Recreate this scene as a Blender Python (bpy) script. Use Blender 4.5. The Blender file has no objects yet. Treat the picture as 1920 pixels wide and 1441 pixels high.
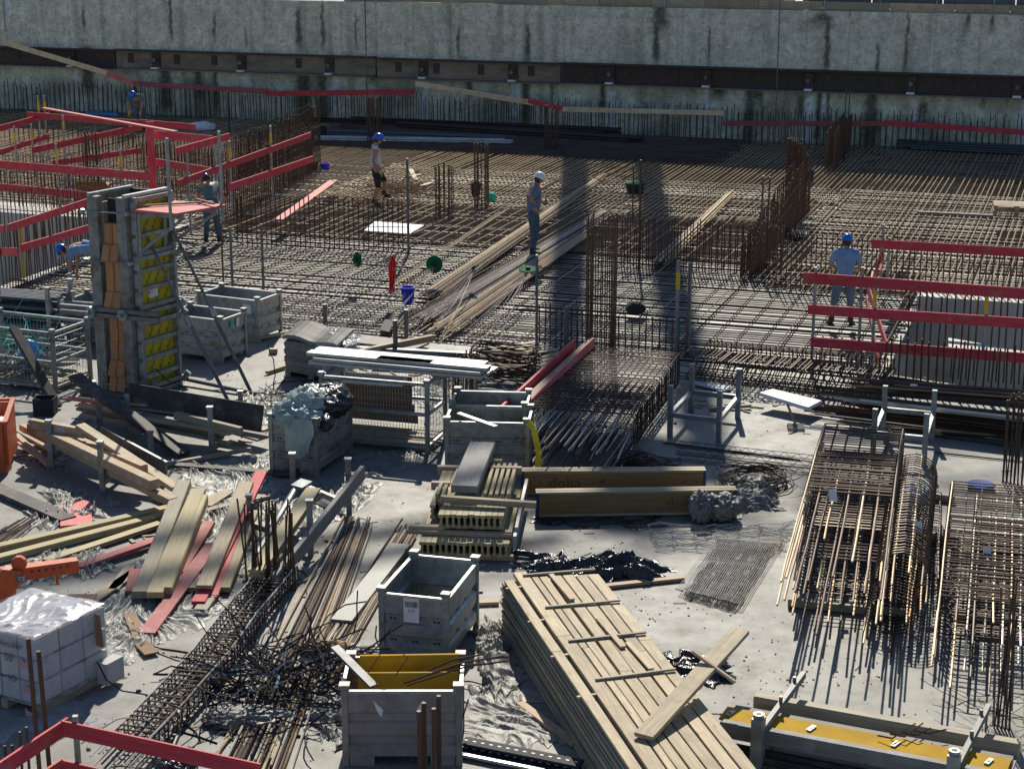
import bpy, math, random
from mathutils import Vector, Matrix, Euler, noise
R = math.radians
random.seed(7)
sc = bpy.context.scene
C = sc.collection

# ------------------------------------------------------------------ camera, world, sun
CAM_H = 8.3
PITCH = R(15.3)
FPX = 3374.0
cam = bpy.data.cameras.new('camera')
cam.sensor_width = 36.0
cam.lens = FPX / 1920.0 * 36.0
cam.clip_end = 2000
camo = bpy.data.objects.new('camera', cam)
C.objects.link(camo)
camo.location = (0, 0, CAM_H)
camo.rotation_euler = (math.pi / 2 - PITCH, 0, 0)
sc.camera = camo
SUN_EL, SUN_AZ = R(38), R(2.5)          # azimuth measured from +Y towards +X
world = bpy.data.worlds.new('World')
sc.world = world
world.use_nodes = True
wn = world.node_tree
bg = wn.nodes['Background']
sky = wn.nodes.new('ShaderNodeTexSky')
sky.sky_type = 'NISHITA'
sky.sun_disc = False
sky.sun_elevation = SUN_EL
sky.sun_rotation = SUN_AZ
sky.altitude = 500
sky.ozone_density = 3.5
sky.dust_density = 0.5
wn.links.new(sky.outputs[0], bg.inputs[0])
bg.inputs[1].default_value = 0.085
sl = bpy.data.lights.new('sun', 'SUN')
sl.energy = 5.0
sl.angle = R(0.5)
sl.color = (1.0, 0.93, 0.79)
slo = bpy.data.objects.new('sun', sl)
C.objects.link(slo)
_sd = Vector((math.sin(SUN_AZ) * math.cos(SUN_EL), math.cos(SUN_AZ) * math.cos(SUN_EL), math.sin(SUN_EL)))
slo.rotation_euler = _sd.to_track_quat('Z', 'Y').to_euler()
sc.view_settings.view_transform = 'Standard'
sc.view_settings.look = 'None'
sc.view_settings.exposure = 0.2
sc.view_settings.gamma = 1.0
sc.view_settings.use_curve_mapping = False
sc.cycles.max_bounces = 5
sc.cycles.transparent_max_bounces = 12

# ------------------------------------------------------------------ surveying helpers (photo pixel -> place)
def ray(x, y):
    a = (x - 960.0) / FPX
    b = (720.5 - y) / FPX
    return Vector((a, math.cos(PITCH) + b * math.sin(PITCH), -math.sin(PITCH) + b * math.cos(PITCH)))
def P(x, y, z=0.0):
    d = ray(x, y)
    t = (z - CAM_H) / d.z
    return Vector((d.x * t, d.y * t, z))
def D(x, y, Y):
    d = ray(x, y)
    t = Y / d.y
    return Vector((d.x * t, Y, CAM_H + d.z * t))
def HT(p, y):                       # height above z=0 at which a plumb line over p reaches photo row y
    return D(960, y, p.y).z
AL = R(18.3)
E1 = Vector((math.sin(AL), math.cos(AL), 0))      # site axis away from the camera
E2 = Vector((math.cos(AL), -math.sin(AL), 0))     # site axis along the retaining wall
UP = Vector((0, 0, 1))
def S(a, b, z=0.0): return E1 * a + E2 * b + UP * z
def AB(p): return p.dot(E1), p.dot(E2)
WALL_A = AB(P(960, 243))[0]
EDGE_A = AB(P(960, 655))[0]
def WP(x, y, off=0.0):              # point on the retaining wall plane (off metres in front of it)
    d = ray(x, y)
    t = (WALL_A - off) / d.dot(E1)
    return Vector((0, 0, CAM_H)) + d * t

# ------------------------------------------------------------------ materials
MATS = {}
def new_mat(name):
    m = bpy.data.materials.new(name)
    m.use_nodes = True
    MATS[name] = m
    nt = m.node_tree
    return m, nt, nt.nodes['Principled BSDF']
def nd(nt, t, **k):
    n = nt.nodes.new(t)
    for a, b in k.items():
        if a.startswith('i_'):
            n.inputs[int(a[2:])].default_value = b
        else:
            setattr(n, a, b)
    return n
def mixc(nt, fac, a, b, bt='MIX'):
    n = nt.nodes.new('ShaderNodeMix')
    n.data_type = 'RGBA'
    n.blend_type = bt
    for s, v in ((0, fac), (6, a), (7, b)):
        if hasattr(v, 'links') or hasattr(v, 'is_linked'):
            nt.links.new(v, n.inputs[s])
        else:
            n.inputs[s].default_value = v if s == 0 else (tuple(v) + (1,) if len(v) == 3 else v)
    return n.outputs[2]
def ramp(nt, src, a, b):
    n = nt.nodes.new('ShaderNodeMapRange')
    n.inputs[1].default_value = a
    n.inputs[2].default_value = b
    nt.links.new(src, n.inputs[0])
    return n.outputs[0]
def coords(nt, stretch=(1, 1, 1), rnd=True):
    tc = nt.nodes.new('ShaderNodeTexCoord')
    mp = nt.nodes.new('ShaderNodeMapping')
    mp.inputs['Scale'].default_value = stretch
    nt.links.new(tc.outputs['Object'], mp.inputs[0])
    if rnd:
        oi = nt.nodes.new('ShaderNodeObjectInfo')
        ml = nd(nt, 'ShaderNodeMath', operation='MULTIPLY', i_1=37.0)
        nt.links.new(oi.outputs['Random'], ml.inputs[0])
        nt.links.new(ml.outputs[0], mp.inputs['Location'])
    return mp.outputs[0]
def noi(nt, vec, scale, detail=4, rough=0.6):
    n = nt.nodes.new('ShaderNodeTexNoise')
    n.inputs['Scale'].default_value = scale
    n.inputs['Detail'].default_value = detail
    n.inputs['Roughness'].default_value = rough
    nt.links.new(vec, n.inputs['Vector'])
    return n.outputs[0]
def simple(name, c1, c2, scale=4, rough=0.6, metal=0.0, stretch=(1, 1, 1), bump=0.0, rnd=0.25, c3=None, c3at=(0.6, 0.72), spec=None):
    m, nt, p = new_mat(name)
    v = coords(nt, stretch)
    n = noi(nt, v, scale)
    col = mixc(nt, ramp(nt, n, 0.35, 0.65), c1, c2)
    if c3:
        n2 = noi(nt, v, scale * 0.45, 6, 0.7)
        col = mixc(nt, ramp(nt, n2, *c3at), col, c3)
    if rnd:
        oi = nt.nodes.new('ShaderNodeObjectInfo')
        mr = nt.nodes.new('ShaderNodeMapRange')
        mr.inputs[3].default_value = 1 - rnd
        mr.inputs[4].default_value = 1 + rnd
        nt.links.new(oi.outputs['Random'], mr.inputs[0])
        hs = nt.nodes.new('ShaderNodeHueSaturation')
        nt.links.new(col, hs.inputs['Color'])
        nt.links.new(mr.outputs[0], hs.inputs['Value'])
        col = hs.outputs[0]
    nt.links.new(col, p.inputs['Base Color'])
    p.inputs['Roughness'].default_value = rough
    p.inputs['Metallic'].default_value = metal
    if spec is not None:
        p.inputs['Specular IOR Level'].default_value = spec
    if bump:
        b = nt.nodes.new('ShaderNodeBump')
        b.inputs['Strength'].default_value = bump
        b.inputs['Distance'].default_value = 0.02
        nt.links.new(noi(nt, v, scale * 3, 5), b.inputs['Height'])
        nt.links.new(b.outputs[0], p.inputs['Normal'])
    return m
def wood(name, c1, c2, knot=(0.16, 0.10, 0.05), dirt=None, rnd=0.2):
    m, nt, p = new_mat(name)
    v = coords(nt, (1.0, 14, 14))
    g = noi(nt, v, 2.2, 6, 0.65)
    col = mixc(nt, ramp(nt, g, 0.36, 0.66), c1, c2)
    v2 = coords(nt, (2.2, 7, 7))
    vo = nt.nodes.new('ShaderNodeTexVoronoi')
    vo.inputs['Scale'].default_value = 1.3
    nt.links.new(v2, vo.inputs['Vector'])
    kn = ramp(nt, vo.outputs['Distance'], 0.17, 0.06)
    km = nd(nt, 'ShaderNodeMath', operation='MULTIPLY', i_1=0.6)
    nt.links.new(kn, km.inputs[0])
    col = mixc(nt, km.outputs[0], col, knot)
    if dirt:
        v3 = coords(nt)
        col = mixc(nt, ramp(nt, noi(nt, v3, 3.5, 6, 0.7), 0.5, 0.72), col, dirt)
    oi = nt.nodes.new('ShaderNodeObjectInfo')
    mr = nt.nodes.new('ShaderNodeMapRange')
    mr.inputs[3].default_value = 1 - rnd
    mr.inputs[4].default_value = 1 + rnd
    nt.links.new(oi.outputs['Random'], mr.inputs[0])
    hs = nt.nodes.new('ShaderNodeHueSaturation')
    nt.links.new(col, hs.inputs['Color'])
    nt.links.new(mr.outputs[0], hs.inputs['Value'])
    nt.links.new(hs.outputs[0], p.inputs['Base Color'])
    p.inputs['Roughness'].default_value = 0.7
    b = nt.nodes.new('ShaderNodeBump')
    b.inputs['Strength'].default_value = 0.35
    b.inputs['Distance'].default_value = 0.006
    nt.links.new(g, b.inputs['Height'])
    nt.links.new(b.outputs[0], p.inputs['Normal'])
    return m

PLANK = wood('pale spruce', (0.48, 0.385, 0.24), (0.30, 0.23, 0.135), dirt=(0.25, 0.205, 0.14))
DUSTWOOD = wood('dusty brown timber', (0.44, 0.31, 0.19), (0.36, 0.23, 0.13), dirt=(0.47, 0.46, 0.43), rnd=0.12)
OLIVE = wood('olive beam web', (0.30, 0.18, 0.065), (0.22, 0.13, 0.05), rnd=0.08)
OLDWOOD = wood('weathered wood', (0.38, 0.33, 0.23), (0.24, 0.20, 0.14), dirt=(0.28, 0.27, 0.23))
ORANGEWOOD = wood('orange timber', (0.55, 0.26, 0.10), (0.40, 0.17, 0.06), dirt=(0.28, 0.20, 0.14), rnd=0.12)
YELWOOD = wood('yellow coated wood', (0.46, 0.37, 0.19), (0.35, 0.28, 0.14), dirt=(0.30, 0.27, 0.20), rnd=0.12)
DARKWOOD = wood('dark film-faced ply', (0.030, 0.026, 0.024), (0.05, 0.045, 0.042), dirt=(0.16, 0.14, 0.13))
GREYWOOD = wood('grey dusty board', (0.25, 0.235, 0.22), (0.17, 0.155, 0.14), dirt=(0.33, 0.31, 0.28))
PLYEND = wood('brown ply', (0.22, 0.12, 0.06), (0.14, 0.08, 0.04), rnd=0.15)
RED = wood('red painted board', (0.66, 0.055, 0.075), (0.44, 0.03, 0.045), knot=(0.22, 0.02, 0.03), dirt=(0.46, 0.14, 0.12), rnd=0.12)
PINK = wood('faded red board', (0.64, 0.15, 0.14), (0.50, 0.10, 0.10), knot=(0.30, 0.06, 0.05), dirt=(0.50, 0.30, 0.24), rnd=0.12)
REDOLD = wood('dusty red board', (0.42, 0.09, 0.09), (0.28, 0.06, 0.06), knot=(0.14, 0.05, 0.04), dirt=(0.34, 0.24, 0.20), rnd=0.15)
GALV = simple('galvanised steel', (0.34, 0.37, 0.37), (0.22, 0.25, 0.26), 9, 0.42, 0.55, bump=0.08, rnd=0.14, c3=(0.19, 0.165, 0.14), c3at=(0.54, 0.70))
GALVD = simple('dirty galvanised steel', (0.32, 0.335, 0.315), (0.21, 0.22, 0.21), 7, 0.55, 0.35, bump=0.15, rnd=0.15, c3=(0.17, 0.12, 0.085), c3at=(0.50, 0.66))
BROWNSTEEL = simple('stained sheet steel', (0.32, 0.275, 0.25), (0.22, 0.185, 0.17), 5, 0.55, 0.2, bump=0.2, rnd=0.1, c3=(0.24, 0.21, 0.20))
ALU = simple('pale aluminium', (0.46, 0.47, 0.46), (0.34, 0.35, 0.35), 6, 0.38, 0.5, rnd=0.1)
STEELG = simple('grey steel tube', (0.10, 0.11, 0.12), (0.17, 0.17, 0.17), 8, 0.45, 0.5, rnd=0.15)
REBAR = simple('rusty rebar', (0.30, 0.18, 0.10), (0.46, 0.33, 0.20), 1.3, 0.42, 0.45, rnd=0.2, c3=(0.11, 0.055, 0.03))
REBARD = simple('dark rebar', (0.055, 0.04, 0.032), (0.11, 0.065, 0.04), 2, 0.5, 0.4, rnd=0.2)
REBARG = simple('grey rebar', (0.60, 0.58, 0.52), (0.38, 0.35, 0.30), 1.5, 0.4, 0.25, rnd=0.2, c3=(0.14, 0.08, 0.05))
REBART = simple('tan rebar', (0.64, 0.51, 0.32), (0.44, 0.32, 0.19), 1.2, 0.45, 0.2, rnd=0.2, c3=(0.17, 0.10, 0.06), c3at=(0.55, 0.7))
RUSTV = simple('red rust rebar', (0.12, 0.062, 0.036), (0.07, 0.04, 0.028), 2, 0.6, 0.3, rnd=0.2)
BLACKP = simple('black plastic film', (0.012, 0.013, 0.016), (0.03, 0.03, 0.035), 6, 0.22, 0.0, bump=0.6, rnd=0.1)
BLUE = simple('blue plastic', (0.005, 0.02, 0.62), (0.005, 0.015, 0.50), 3, 0.35, rnd=0)
TARP = simple('blue tarpaulin', (0.05, 0.25, 0.60), (0.08, 0.35, 0.70), 5, 0.4, rnd=0.1)
GREEN = simple('green plastic', (0.005, 0.13, 0.05), (0.01, 0.10, 0.045), 3, 0.85, rnd=0, spec=0.15)
TURQ = simple('turquoise plastic', (0.02, 0.45, 0.30), (0.02, 0.55, 0.36), 20, 0.5, rnd=0)
HIVIS = simple('orange fabric', (0.85, 0.06, 0.02), (0.75, 0.04, 0.015), 9, 0.75, rnd=0)
REFLECT = simple('reflective grey tape', (0.45, 0.47, 0.50), (0.38, 0.40, 0.43), 9, 0.4, rnd=0)
YELLOW = simple('yellow film-faced panel', (0.55, 0.42, 0.01), (0.42, 0.31, 0.015), 4, 0.5, rnd=0.1, c3=(0.30, 0.24, 0.10), c3at=(0.62, 0.78))
OCHRE = simple('ochre ply face', (0.54, 0.33, 0.03), (0.44, 0.27, 0.03), 3, 0.8, rnd=0.08, spec=0.1, c3=(0.34, 0.25, 0.13))
YTAPE = simple('yellow sleeve', (0.75, 0.45, 0.01), (0.65, 0.38, 0.01), 3, 0.5, rnd=0)
STRAP = simple('yellow webbing', (0.75, 0.60, 0.02), (0.60, 0.46, 0.02), 12, 0.6, rnd=0)
ORANGE = simple('orange paint', (0.58, 0.09, 0.015), (0.42, 0.07, 0.02), 4, 0.5, rnd=0.05, bump=0.1, c3=(0.25, 0.08, 0.04), c3at=(0.62, 0.75))
WHITE = simple('white sheet', (0.78, 0.80, 0.84), (0.70, 0.72, 0.76), 3, 0.6, rnd=0)
PAPER = simple('white label', (0.75, 0.75, 0.73), (0.68, 0.68, 0.66), 8, 0.6, rnd=0)
INK = simple('black ink', (0.02, 0.02, 0.02), (0.03, 0.03, 0.03), 3, 0.6, rnd=0)
PALEINK = simple('faded brown ink', (0.09, 0.07, 0.045), (0.11, 0.08, 0.05), 3, 0.7, rnd=0)
NAVY = simple('navy label', (0.02, 0.04, 0.14), (0.02, 0.04, 0.16), 3, 0.5, rnd=0)
CARD = simple('brown cardboard', (0.28, 0.17, 0.09), (0.22, 0.13, 0.07), 5, 0.8, rnd=0.1)
DARKCONC = simple('dark grout', (0.10, 0.095, 0.09), (0.15, 0.14, 0.13), 5, 0.8, rnd=0)
BRICKGREY = simple('grey spacer strip', (0.30, 0.29, 0.26), (0.20, 0.195, 0.18), 5, 0.7, rnd=0.2)
SKIN = simple('skin', (0.42, 0.22, 0.14), (0.36, 0.18, 0.11), 5, 0.5, rnd=0)
HAIR = simple('dark hair', (0.03, 0.02, 0.015), (0.04, 0.03, 0.02), 9, 0.6, rnd=0)
DENIM = simple('blue denim', (0.045, 0.075, 0.115), (0.08, 0.12, 0.17), 9, 0.85, rnd=0)
DENIML = simple('light work trousers', (0.13, 0.18, 0.24), (0.09, 0.13, 0.18), 7, 0.85, rnd=0)
SHIRTW = simple('white cotton', (0.66, 0.66, 0.66), (0.52, 0.52, 0.53), 7, 0.85, rnd=0)
SHIRTB = simple('blue cotton', (0.20, 0.32, 0.50), (0.14, 0.24, 0.40), 7, 0.85, rnd=0)
SHIRTG = simple('grey green cotton', (0.12, 0.19, 0.19), (0.09, 0.14, 0.15), 7, 0.85, rnd=0)
BLACKC = simple('black cloth', (0.015, 0.016, 0.02), (0.025, 0.025, 0.03), 9, 0.8, rnd=0)
BOOT = simple('dark leather', (0.03, 0.025, 0.022), (0.05, 0.04, 0.035), 9, 0.6, rnd=0)
HELMB = simple('blue hard hat', (0.01, 0.13, 0.62), (0.01, 0.11, 0.55), 3, 0.25, rnd=0)
HELMW = simple('white hard hat', (0.80, 0.80, 0.80), (0.75, 0.75, 0.75), 3, 0.25, rnd=0)
GLOVE = simple('yellow work glove', (0.55, 0.42, 0.15), (0.42, 0.31, 0.12), 9, 0.8, rnd=0)

def plaid():
    m, nt, p = new_mat('checked shirt')
    tc = nd(nt, 'ShaderNodeTexCoord')
    col = None
    fs = []
    for d in ('X', 'Z'):
        w = nd(nt, 'ShaderNodeTexWave', bands_direction=d)
        w.inputs['Scale'].default_value = 9
        nt.links.new(tc.outputs['Object'], w.inputs[0])
        fs.append(ramp(nt, w.outputs[1], 0.6, 0.8))
    c = mixc(nt, fs[0], (0.04, 0.06, 0.11), (0.17, 0.21, 0.27))
    c = mixc(nt, fs[1], c, (0.20, 0.25, 0.32))
    nt.links.new(c, p.inputs['Base Color'])
    p.inputs['Roughness'].default_value = 0.85
    return m
PLAID = plaid()

def concrete(name, base, lo, stain, amt=(0.52, 0.72), speck=0.0, rough=0.62):
    m, nt, p = new_mat(name)
    tc = nd(nt, 'ShaderNodeTexCoord')
    v = tc.outputs['Object']
    n1 = noi(nt, v, 0.35, 6, 0.6)
    n2 = noi(nt, v, 2.2, 8, 0.72)
    n3 = noi(nt, v, 38, 3, 0.6)
    c = mixc(nt, ramp(nt, n1, 0.42, 0.60), base, lo)
    c = mixc(nt, ramp(nt, n2, amt[0], amt[1]), c, stain)
    n4 = noi(nt, v, 0.9, 9, 0.75)
    k = nd(nt, 'ShaderNodeMath', operation='MULTIPLY', i_1=0.8)
    nt.links.new(ramp(nt, n4, 0.56, 0.72), k.inputs[0])
    c = mixc(nt, k.outputs[0], c, tuple(s * 0.55 for s in stain))
    k2 = nd(nt, 'ShaderNodeMath', operation='MULTIPLY', i_1=0.55)
    nt.links.new(ramp(nt, n3, 0.60, 0.75), k2.inputs[0])
    c = mixc(nt, k2.outputs[0], c, tuple(s * 0.45 for s in base))
    nt.links.new(c, p.inputs['Base Color'])
    mr = nd(nt, 'ShaderNodeMapRange')
    mr.inputs[3].default_value = rough - 0.15
    mr.inputs[4].default_value = rough + 0.2
    nt.links.new(n2, mr.inputs[0])
    nt.links.new(mr.outputs[0], p.inputs['Roughness'])
    b = nd(nt, 'ShaderNodeBump')
    b.inputs['Strength'].default_value = 0.25
    b.inputs['Distance'].default_value = 0.01
    nt.links.new(noi(nt, v, 14, 8, 0.7), b.inputs['Height'])
    nt.links.new(b.outputs[0], p.inputs['Normal'])
    return m
SLAB = concrete('slab concrete', (0.215, 0.21, 0.19), (0.15, 0.15, 0.145), (0.155, 0.12, 0.08))
BLIND = concrete('blinding concrete', (0.36, 0.35, 0.32), (0.24, 0.225, 0.20), (0.17, 0.13, 0.09))
PITC = concrete('pit wall concrete', (0.44, 0.43, 0.38), (0.37, 0.36, 0.32), (0.42, 0.39, 0.32), amt=(0.6, 0.9))
EARTH = concrete('earth', (0.20, 0.16, 0.11), (0.15, 0.12, 0.08), (0.12, 0.10, 0.07))

def film(name, col=(0.55, 0.58, 0.60), op=0.55, rough=0.22):
    m, nt, p = new_mat(name)
    p.inputs['Base Color'].default_value = col + (1,)
    p.inputs['Roughness'].default_value = rough
    v = coords(nt, (1, 1, 1))
    tr = nd(nt, 'ShaderNodeBsdfTransparent')
    mx = nd(nt, 'ShaderNodeMixShader')
    n = noi(nt, v, 3, 5, 0.7)
    mr = nd(nt, 'ShaderNodeMapRange')
    mr.inputs[1].default_value = 0.35
    mr.inputs[2].default_value = 0.65
    mr.inputs[3].default_value = max(0, op - 0.25)
    mr.inputs[4].default_value = min(1, op + 0.25)
    nt.links.new(n, mr.inputs[0])
    nt.links.new(mr.outputs[0], mx.inputs[0])
    nt.links.new(tr.outputs[0], mx.inputs[1])
    nt.links.new(p.outputs[0], mx.inputs[2])
    nt.links.new(mx.outputs[0], nt.nodes['Material Output'].inputs[0])
    b = nd(nt, 'ShaderNodeBump')
    b.inputs['Strength'].default_value = 0.35
    b.inputs['Distance'].default_value = 0.02
    nt.links.new(noi(nt, v, 9, 5, 0.6), b.inputs['Height'])
    nt.links.new(b.outputs[0], p.inputs['Normal'])
    return m
FILM = film('clear plastic film', (0.30, 0.31, 0.29), 0.55, 0.46)
FILMD = film('dusty grey film', (0.26, 0.255, 0.235), 0.9, 0.55)
FILMW = film('shrink wrap', (0.60, 0.60, 0.66), 0.30, 0.28)
FILMT = film('crumpled top wrap', (0.46, 0.46, 0.50), 0.80, 0.28)
FILMB = film('pale green bag film', (0.36, 0.43, 0.42), 0.9, 0.3)

# ------------------------------------------------------------------ mesh collector
class MB:
    def __init__(s): s.v, s.f = [], []
    def quad(s, a, b, c, d):
        n = len(s.v); s.v += [Vector(a), Vector(b), Vector(c), Vector(d)]; s.f.append((n, n + 1, n + 2, n + 3)); return s
    def hexa(s, b, t):                       # bottom 4, top 4 (counter-clockwise from above)
        n = len(s.v); s.v += [Vector(q) for q in b] + [Vector(q) for q in t]
        s.f += [(n + 3, n + 2, n + 1, n), (n + 4, n + 5, n + 6, n + 7)]
        for i in range(4):
            j = (i + 1) % 4
            s.f.append((n + i, n + j, n + 4 + j, n + 4 + i))
        return s
    def box(s, x0, x1, y0, y1, z0, z1):
        return s.hexa([(x0, y0, z0), (x1, y0, z0), (x1, y1, z0), (x0, y1, z0)], [(x0, y0, z1), (x1, y0, z1), (x1, y1, z1), (x0, y1, z1)])
    def bar(s, a, b, w, h, up=UP):           # rectangular bar from a to b, centred on the line
        a, b = Vector(a), Vector(b)
        d = (b - a)
        if d.length < 1e-6: return s
        d.normalize()
        sd = d.cross(up)
        if sd.length < 1e-3: sd = d.cross(Vector((0, 1, 0)))
        sd.normalize(); u = sd.cross(d)
        sd = sd * (w / 2); u = u * (h / 2)
        return s.hexa([a - sd - u, a + sd - u, b + sd - u, b - sd - u], [a - sd + u, a + sd + u, b + sd + u, b - sd + u])
    def tube(s, pts, r, n=5, caps=True):
        pts = [Vector(p) for p in pts]
        if len(pts) < 2: return s
        rs = r if isinstance(r, (list, tuple)) else [r] * len(pts)
        base = len(s.v)
        d0 = (pts[1] - pts[0]).normalized()
        ref = UP if abs(d0.z) < 0.9 else Vector((1, 0, 0))
        sd = d0.cross(ref).normalized()
        for i, p in enumerate(pts):
            if i == 0: d = pts[1] - pts[0]
            elif i == len(pts) - 1: d = pts[-1] - pts[-2]
            else: d = (pts[i + 1] - pts[i]).normalized() + (pts[i] - pts[i - 1]).normalized()
            if d.length < 1e-9: d = pts[i] - pts[i - 1]
            d.normalize()
            sd = sd - d * sd.dot(d)
            if sd.length < 1e-6: sd = d.cross(UP)
            sd.normalize(); u = d.cross(sd)
            for k in range(n):
                a = 2 * math.pi * k / n
                s.v.append(p + sd * (math.cos(a) * rs[i]) + u * (math.sin(a) * rs[i]))
        for i in range(len(pts) - 1):
            for k in range(n):
                j = (k + 1) % n
                s.f.append((base + i * n + k, base + i * n + j, base + (i + 1) * n + j, base + (i + 1) * n + k))
        if caps:
            s.f.append(tuple(base + k for k in range(n))[::-1])
            s.f.append(tuple(base + (len(pts) - 1) * n + k for k in range(n)))
        return s
    def lathe(s, c, prof, n=16):             # prof: (radius, z)
        base = len(s.v); c = Vector(c)
        for r, z in prof:
            for k in range(n):
                a = 2 * math.pi * k / n
                s.v.append(c + Vector((math.cos(a) * r, math.sin(a) * r, z)))
        for i in range(len(prof) - 1):
            for k in range(n):
                j = (k + 1) % n
                s.f.append((base + i * n + k, base + i * n + j, base + (i + 1) * n + j, base + (i + 1) * n + k))
        return s
    def prism(s, poly, dvec):                # planar polygon extruded by dvec
        n = len(s.v); k = len(poly); dvec = Vector(dvec)
        s.v += [Vector(p) for p in poly] + [Vector(p) + dvec for p in poly]
        s.f.append(tuple(range(n, n + k))[::-1]); s.f.append(tuple(range(n + k, n + 2 * k)))
        for i in range(k):
            j = (i + 1) % k
            s.f.append((n + i, n + j, n + k + j, n + k + i))
        return s

def mesh(name, mb, m, smooth=False):
    me = bpy.data.meshes.new(name)
    me.from_pydata([tuple(p) for p in mb.v], [], mb.f)
    me.materials.append(m)
    if smooth:
        me.polygons.foreach_set('use_smooth', [True] * len(me.polygons))
    me.update()
    return me
def tagit(o, label=None, cat=None, group=None, kind=None):
    if label: o['label'] = label
    if cat: o['category'] = cat
    if group: o['group'] = group
    if kind: o['kind'] = kind
    return o
class Thing:
    def __init__(s, name, label, cat, loc=(0, 0, 0), group=None, kind=None):
        s.loc = Vector(loc)
        s.o = bpy.data.objects.new(name, None)
        s.o.empty_display_size = 0.1
        s.o.location = s.loc
        C.objects.link(s.o)
        tagit(s.o, label, cat, group, kind)
    def add(s, name, mb, m, parent=None, smooth=False, kind=None, label=None):
        p = parent or s.o
        off = s.loc if parent is None else Vector((0, 0, 0)) + s.loc + Vector(parent.location)
        me = mesh(name, mb, m, smooth)
        me.transform(Matrix.Translation(-off))
        o = bpy.data.objects.new(name, me)
        C.objects.link(o)
        o.parent = p
        tagit(o, label, None, None, kind)
        return o
    def beam(s, name, a, b, w, h, m, up=UP, bev=0.0, parent=None, label=None, twist=0):
        o = beam_obj(name, a, b, w, h, m, up, twist)
        o.matrix_basis = Matrix.Translation(-s.loc) @ o.matrix_basis
        if parent is not None:
            o.matrix_basis = parent.matrix_basis.inverted() @ o.matrix_basis
        o.parent = parent or s.o
        if label: o['label'] = label
        return o
def frame_of(a, b, up=UP):
    x = (Vector(b) - Vector(a)).normalized()
    y = Vector(up).cross(x)
    if y.length < 1e-3: y = Vector((0, 1, 0)).cross(x)
    y.normalize(); z = x.cross(y)
    return Matrix(((x.x, y.x, z.x, a[0]), (x.y, y.y, z.y, a[1]), (x.z, y.z, z.z, a[2]), (0, 0, 0, 1)))
def beam_obj(name, a, b, w, h, m, up=UP, twist=0):
    """board with local X along its length, slightly irregular, chamfered long edges; a..b runs along its centre line"""
    a, b = Vector(a), Vector(b)
    L = (b - a).length
    c = min(w, h) * 0.10
    mb = MB()
    prof = [(-w / 2 + c, -h / 2), (w / 2 - c, -h / 2), (w / 2, -h / 2 + c), (w / 2, h / 2 - c), (w / 2 - c, h / 2), (-w / 2 + c, h / 2), (-w / 2, h / 2 - c), (-w / 2, -h / 2 + c)]
    nseg = 1 if L < 0.8 else 3
    bow = random.uniform(-1, 1) * 0.0022 * L
    for i in range(nseg + 1):
        t = i / nseg
        sgy = bow * math.sin(math.pi * t)
        for (y, z) in prof:
            mb.v.append(Vector((L * t, y + sgy, z)))
    for i in range(nseg):
        for k in range(8):
            j = (k + 1) % 8
            mb.f.append((i * 8 + k, i * 8 + j, i * 8 + 8 + j, i * 8 + 8 + k))
    mb.f.append(tuple(range(8))[::-1]); mb.f.append(tuple(nseg * 8 + k for k in range(8)))
    o = bpy.data.objects.new(name, mesh(name, mb, m))
    mm = frame_of(a, b, up)
    if twist: mm = mm @ Matrix.Rotation(twist, 4, 'X')
    o.matrix_basis = mm
    C.objects.link(o)
    return o
def single(name, mb, m, label, cat, group=None, kind=None, smooth=False, at=None):
    """a thing that is one mesh; its origin goes to its base"""
    if at is None:
        n = len(mb.v)
        at = Vector((sum(v.x for v in mb.v) / n, sum(v.y for v in mb.v) / n, min(v.z for v in mb.v)))
    me = mesh(name, mb, m, smooth)
    me.transform(Matrix.Translation(-Vector(at)))
    o = bpy.data.objects.new(name, me)
    o.location = at
    C.objects.link(o)
    return tagit(o, label, cat, group, kind)
def board(name, a, b, w, h, m, label, cat='board', group=None, up=UP, twist=0):
    o = beam_obj(name, a, b, w, h, m, up, twist)
    return tagit(o, label, cat, group)
def structure(name, mb, m):
    o = bpy.data.objects.new(name, mesh(name, mb, m))
    C.objects.link(o)
    o['kind'] = 'structure'
    return o
def copy_tree(o, parent=None):
    c = o.copy()
    C.objects.link(c)
    if parent is not None: c.parent = parent
    for ch in list(o.children): copy_tree(ch, c)
    return c
def lerp(a, b, t): return a + (b - a) * t
def rj(s): return random.uniform(-s, s)
def jit(s): return Vector((rj(s), rj(s), rj(s)))
def text_mesh(body, size, M, m, name, parent=None, align='CENTER'):
    cu = bpy.data.curves.new(name, 'FONT')
    cu.body = body; cu.size = size; cu.align_x = align; cu.align_y = 'CENTER'; cu.resolution_u = 2
    t = bpy.data.objects.new(name, cu)
    C.objects.link(t)
    me = bpy.data.meshes.new_from_object(t.evaluated_get(bpy.context.evaluated_depsgraph_get()))
    bpy.data.objects.remove(t)
    me.materials.clear(); me.materials.append(m)
    o = bpy.data.objects.new(name, me)
    C.objects.link(o)
    o.matrix_basis = M
    if parent is not None: o.parent = parent
    return o
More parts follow.
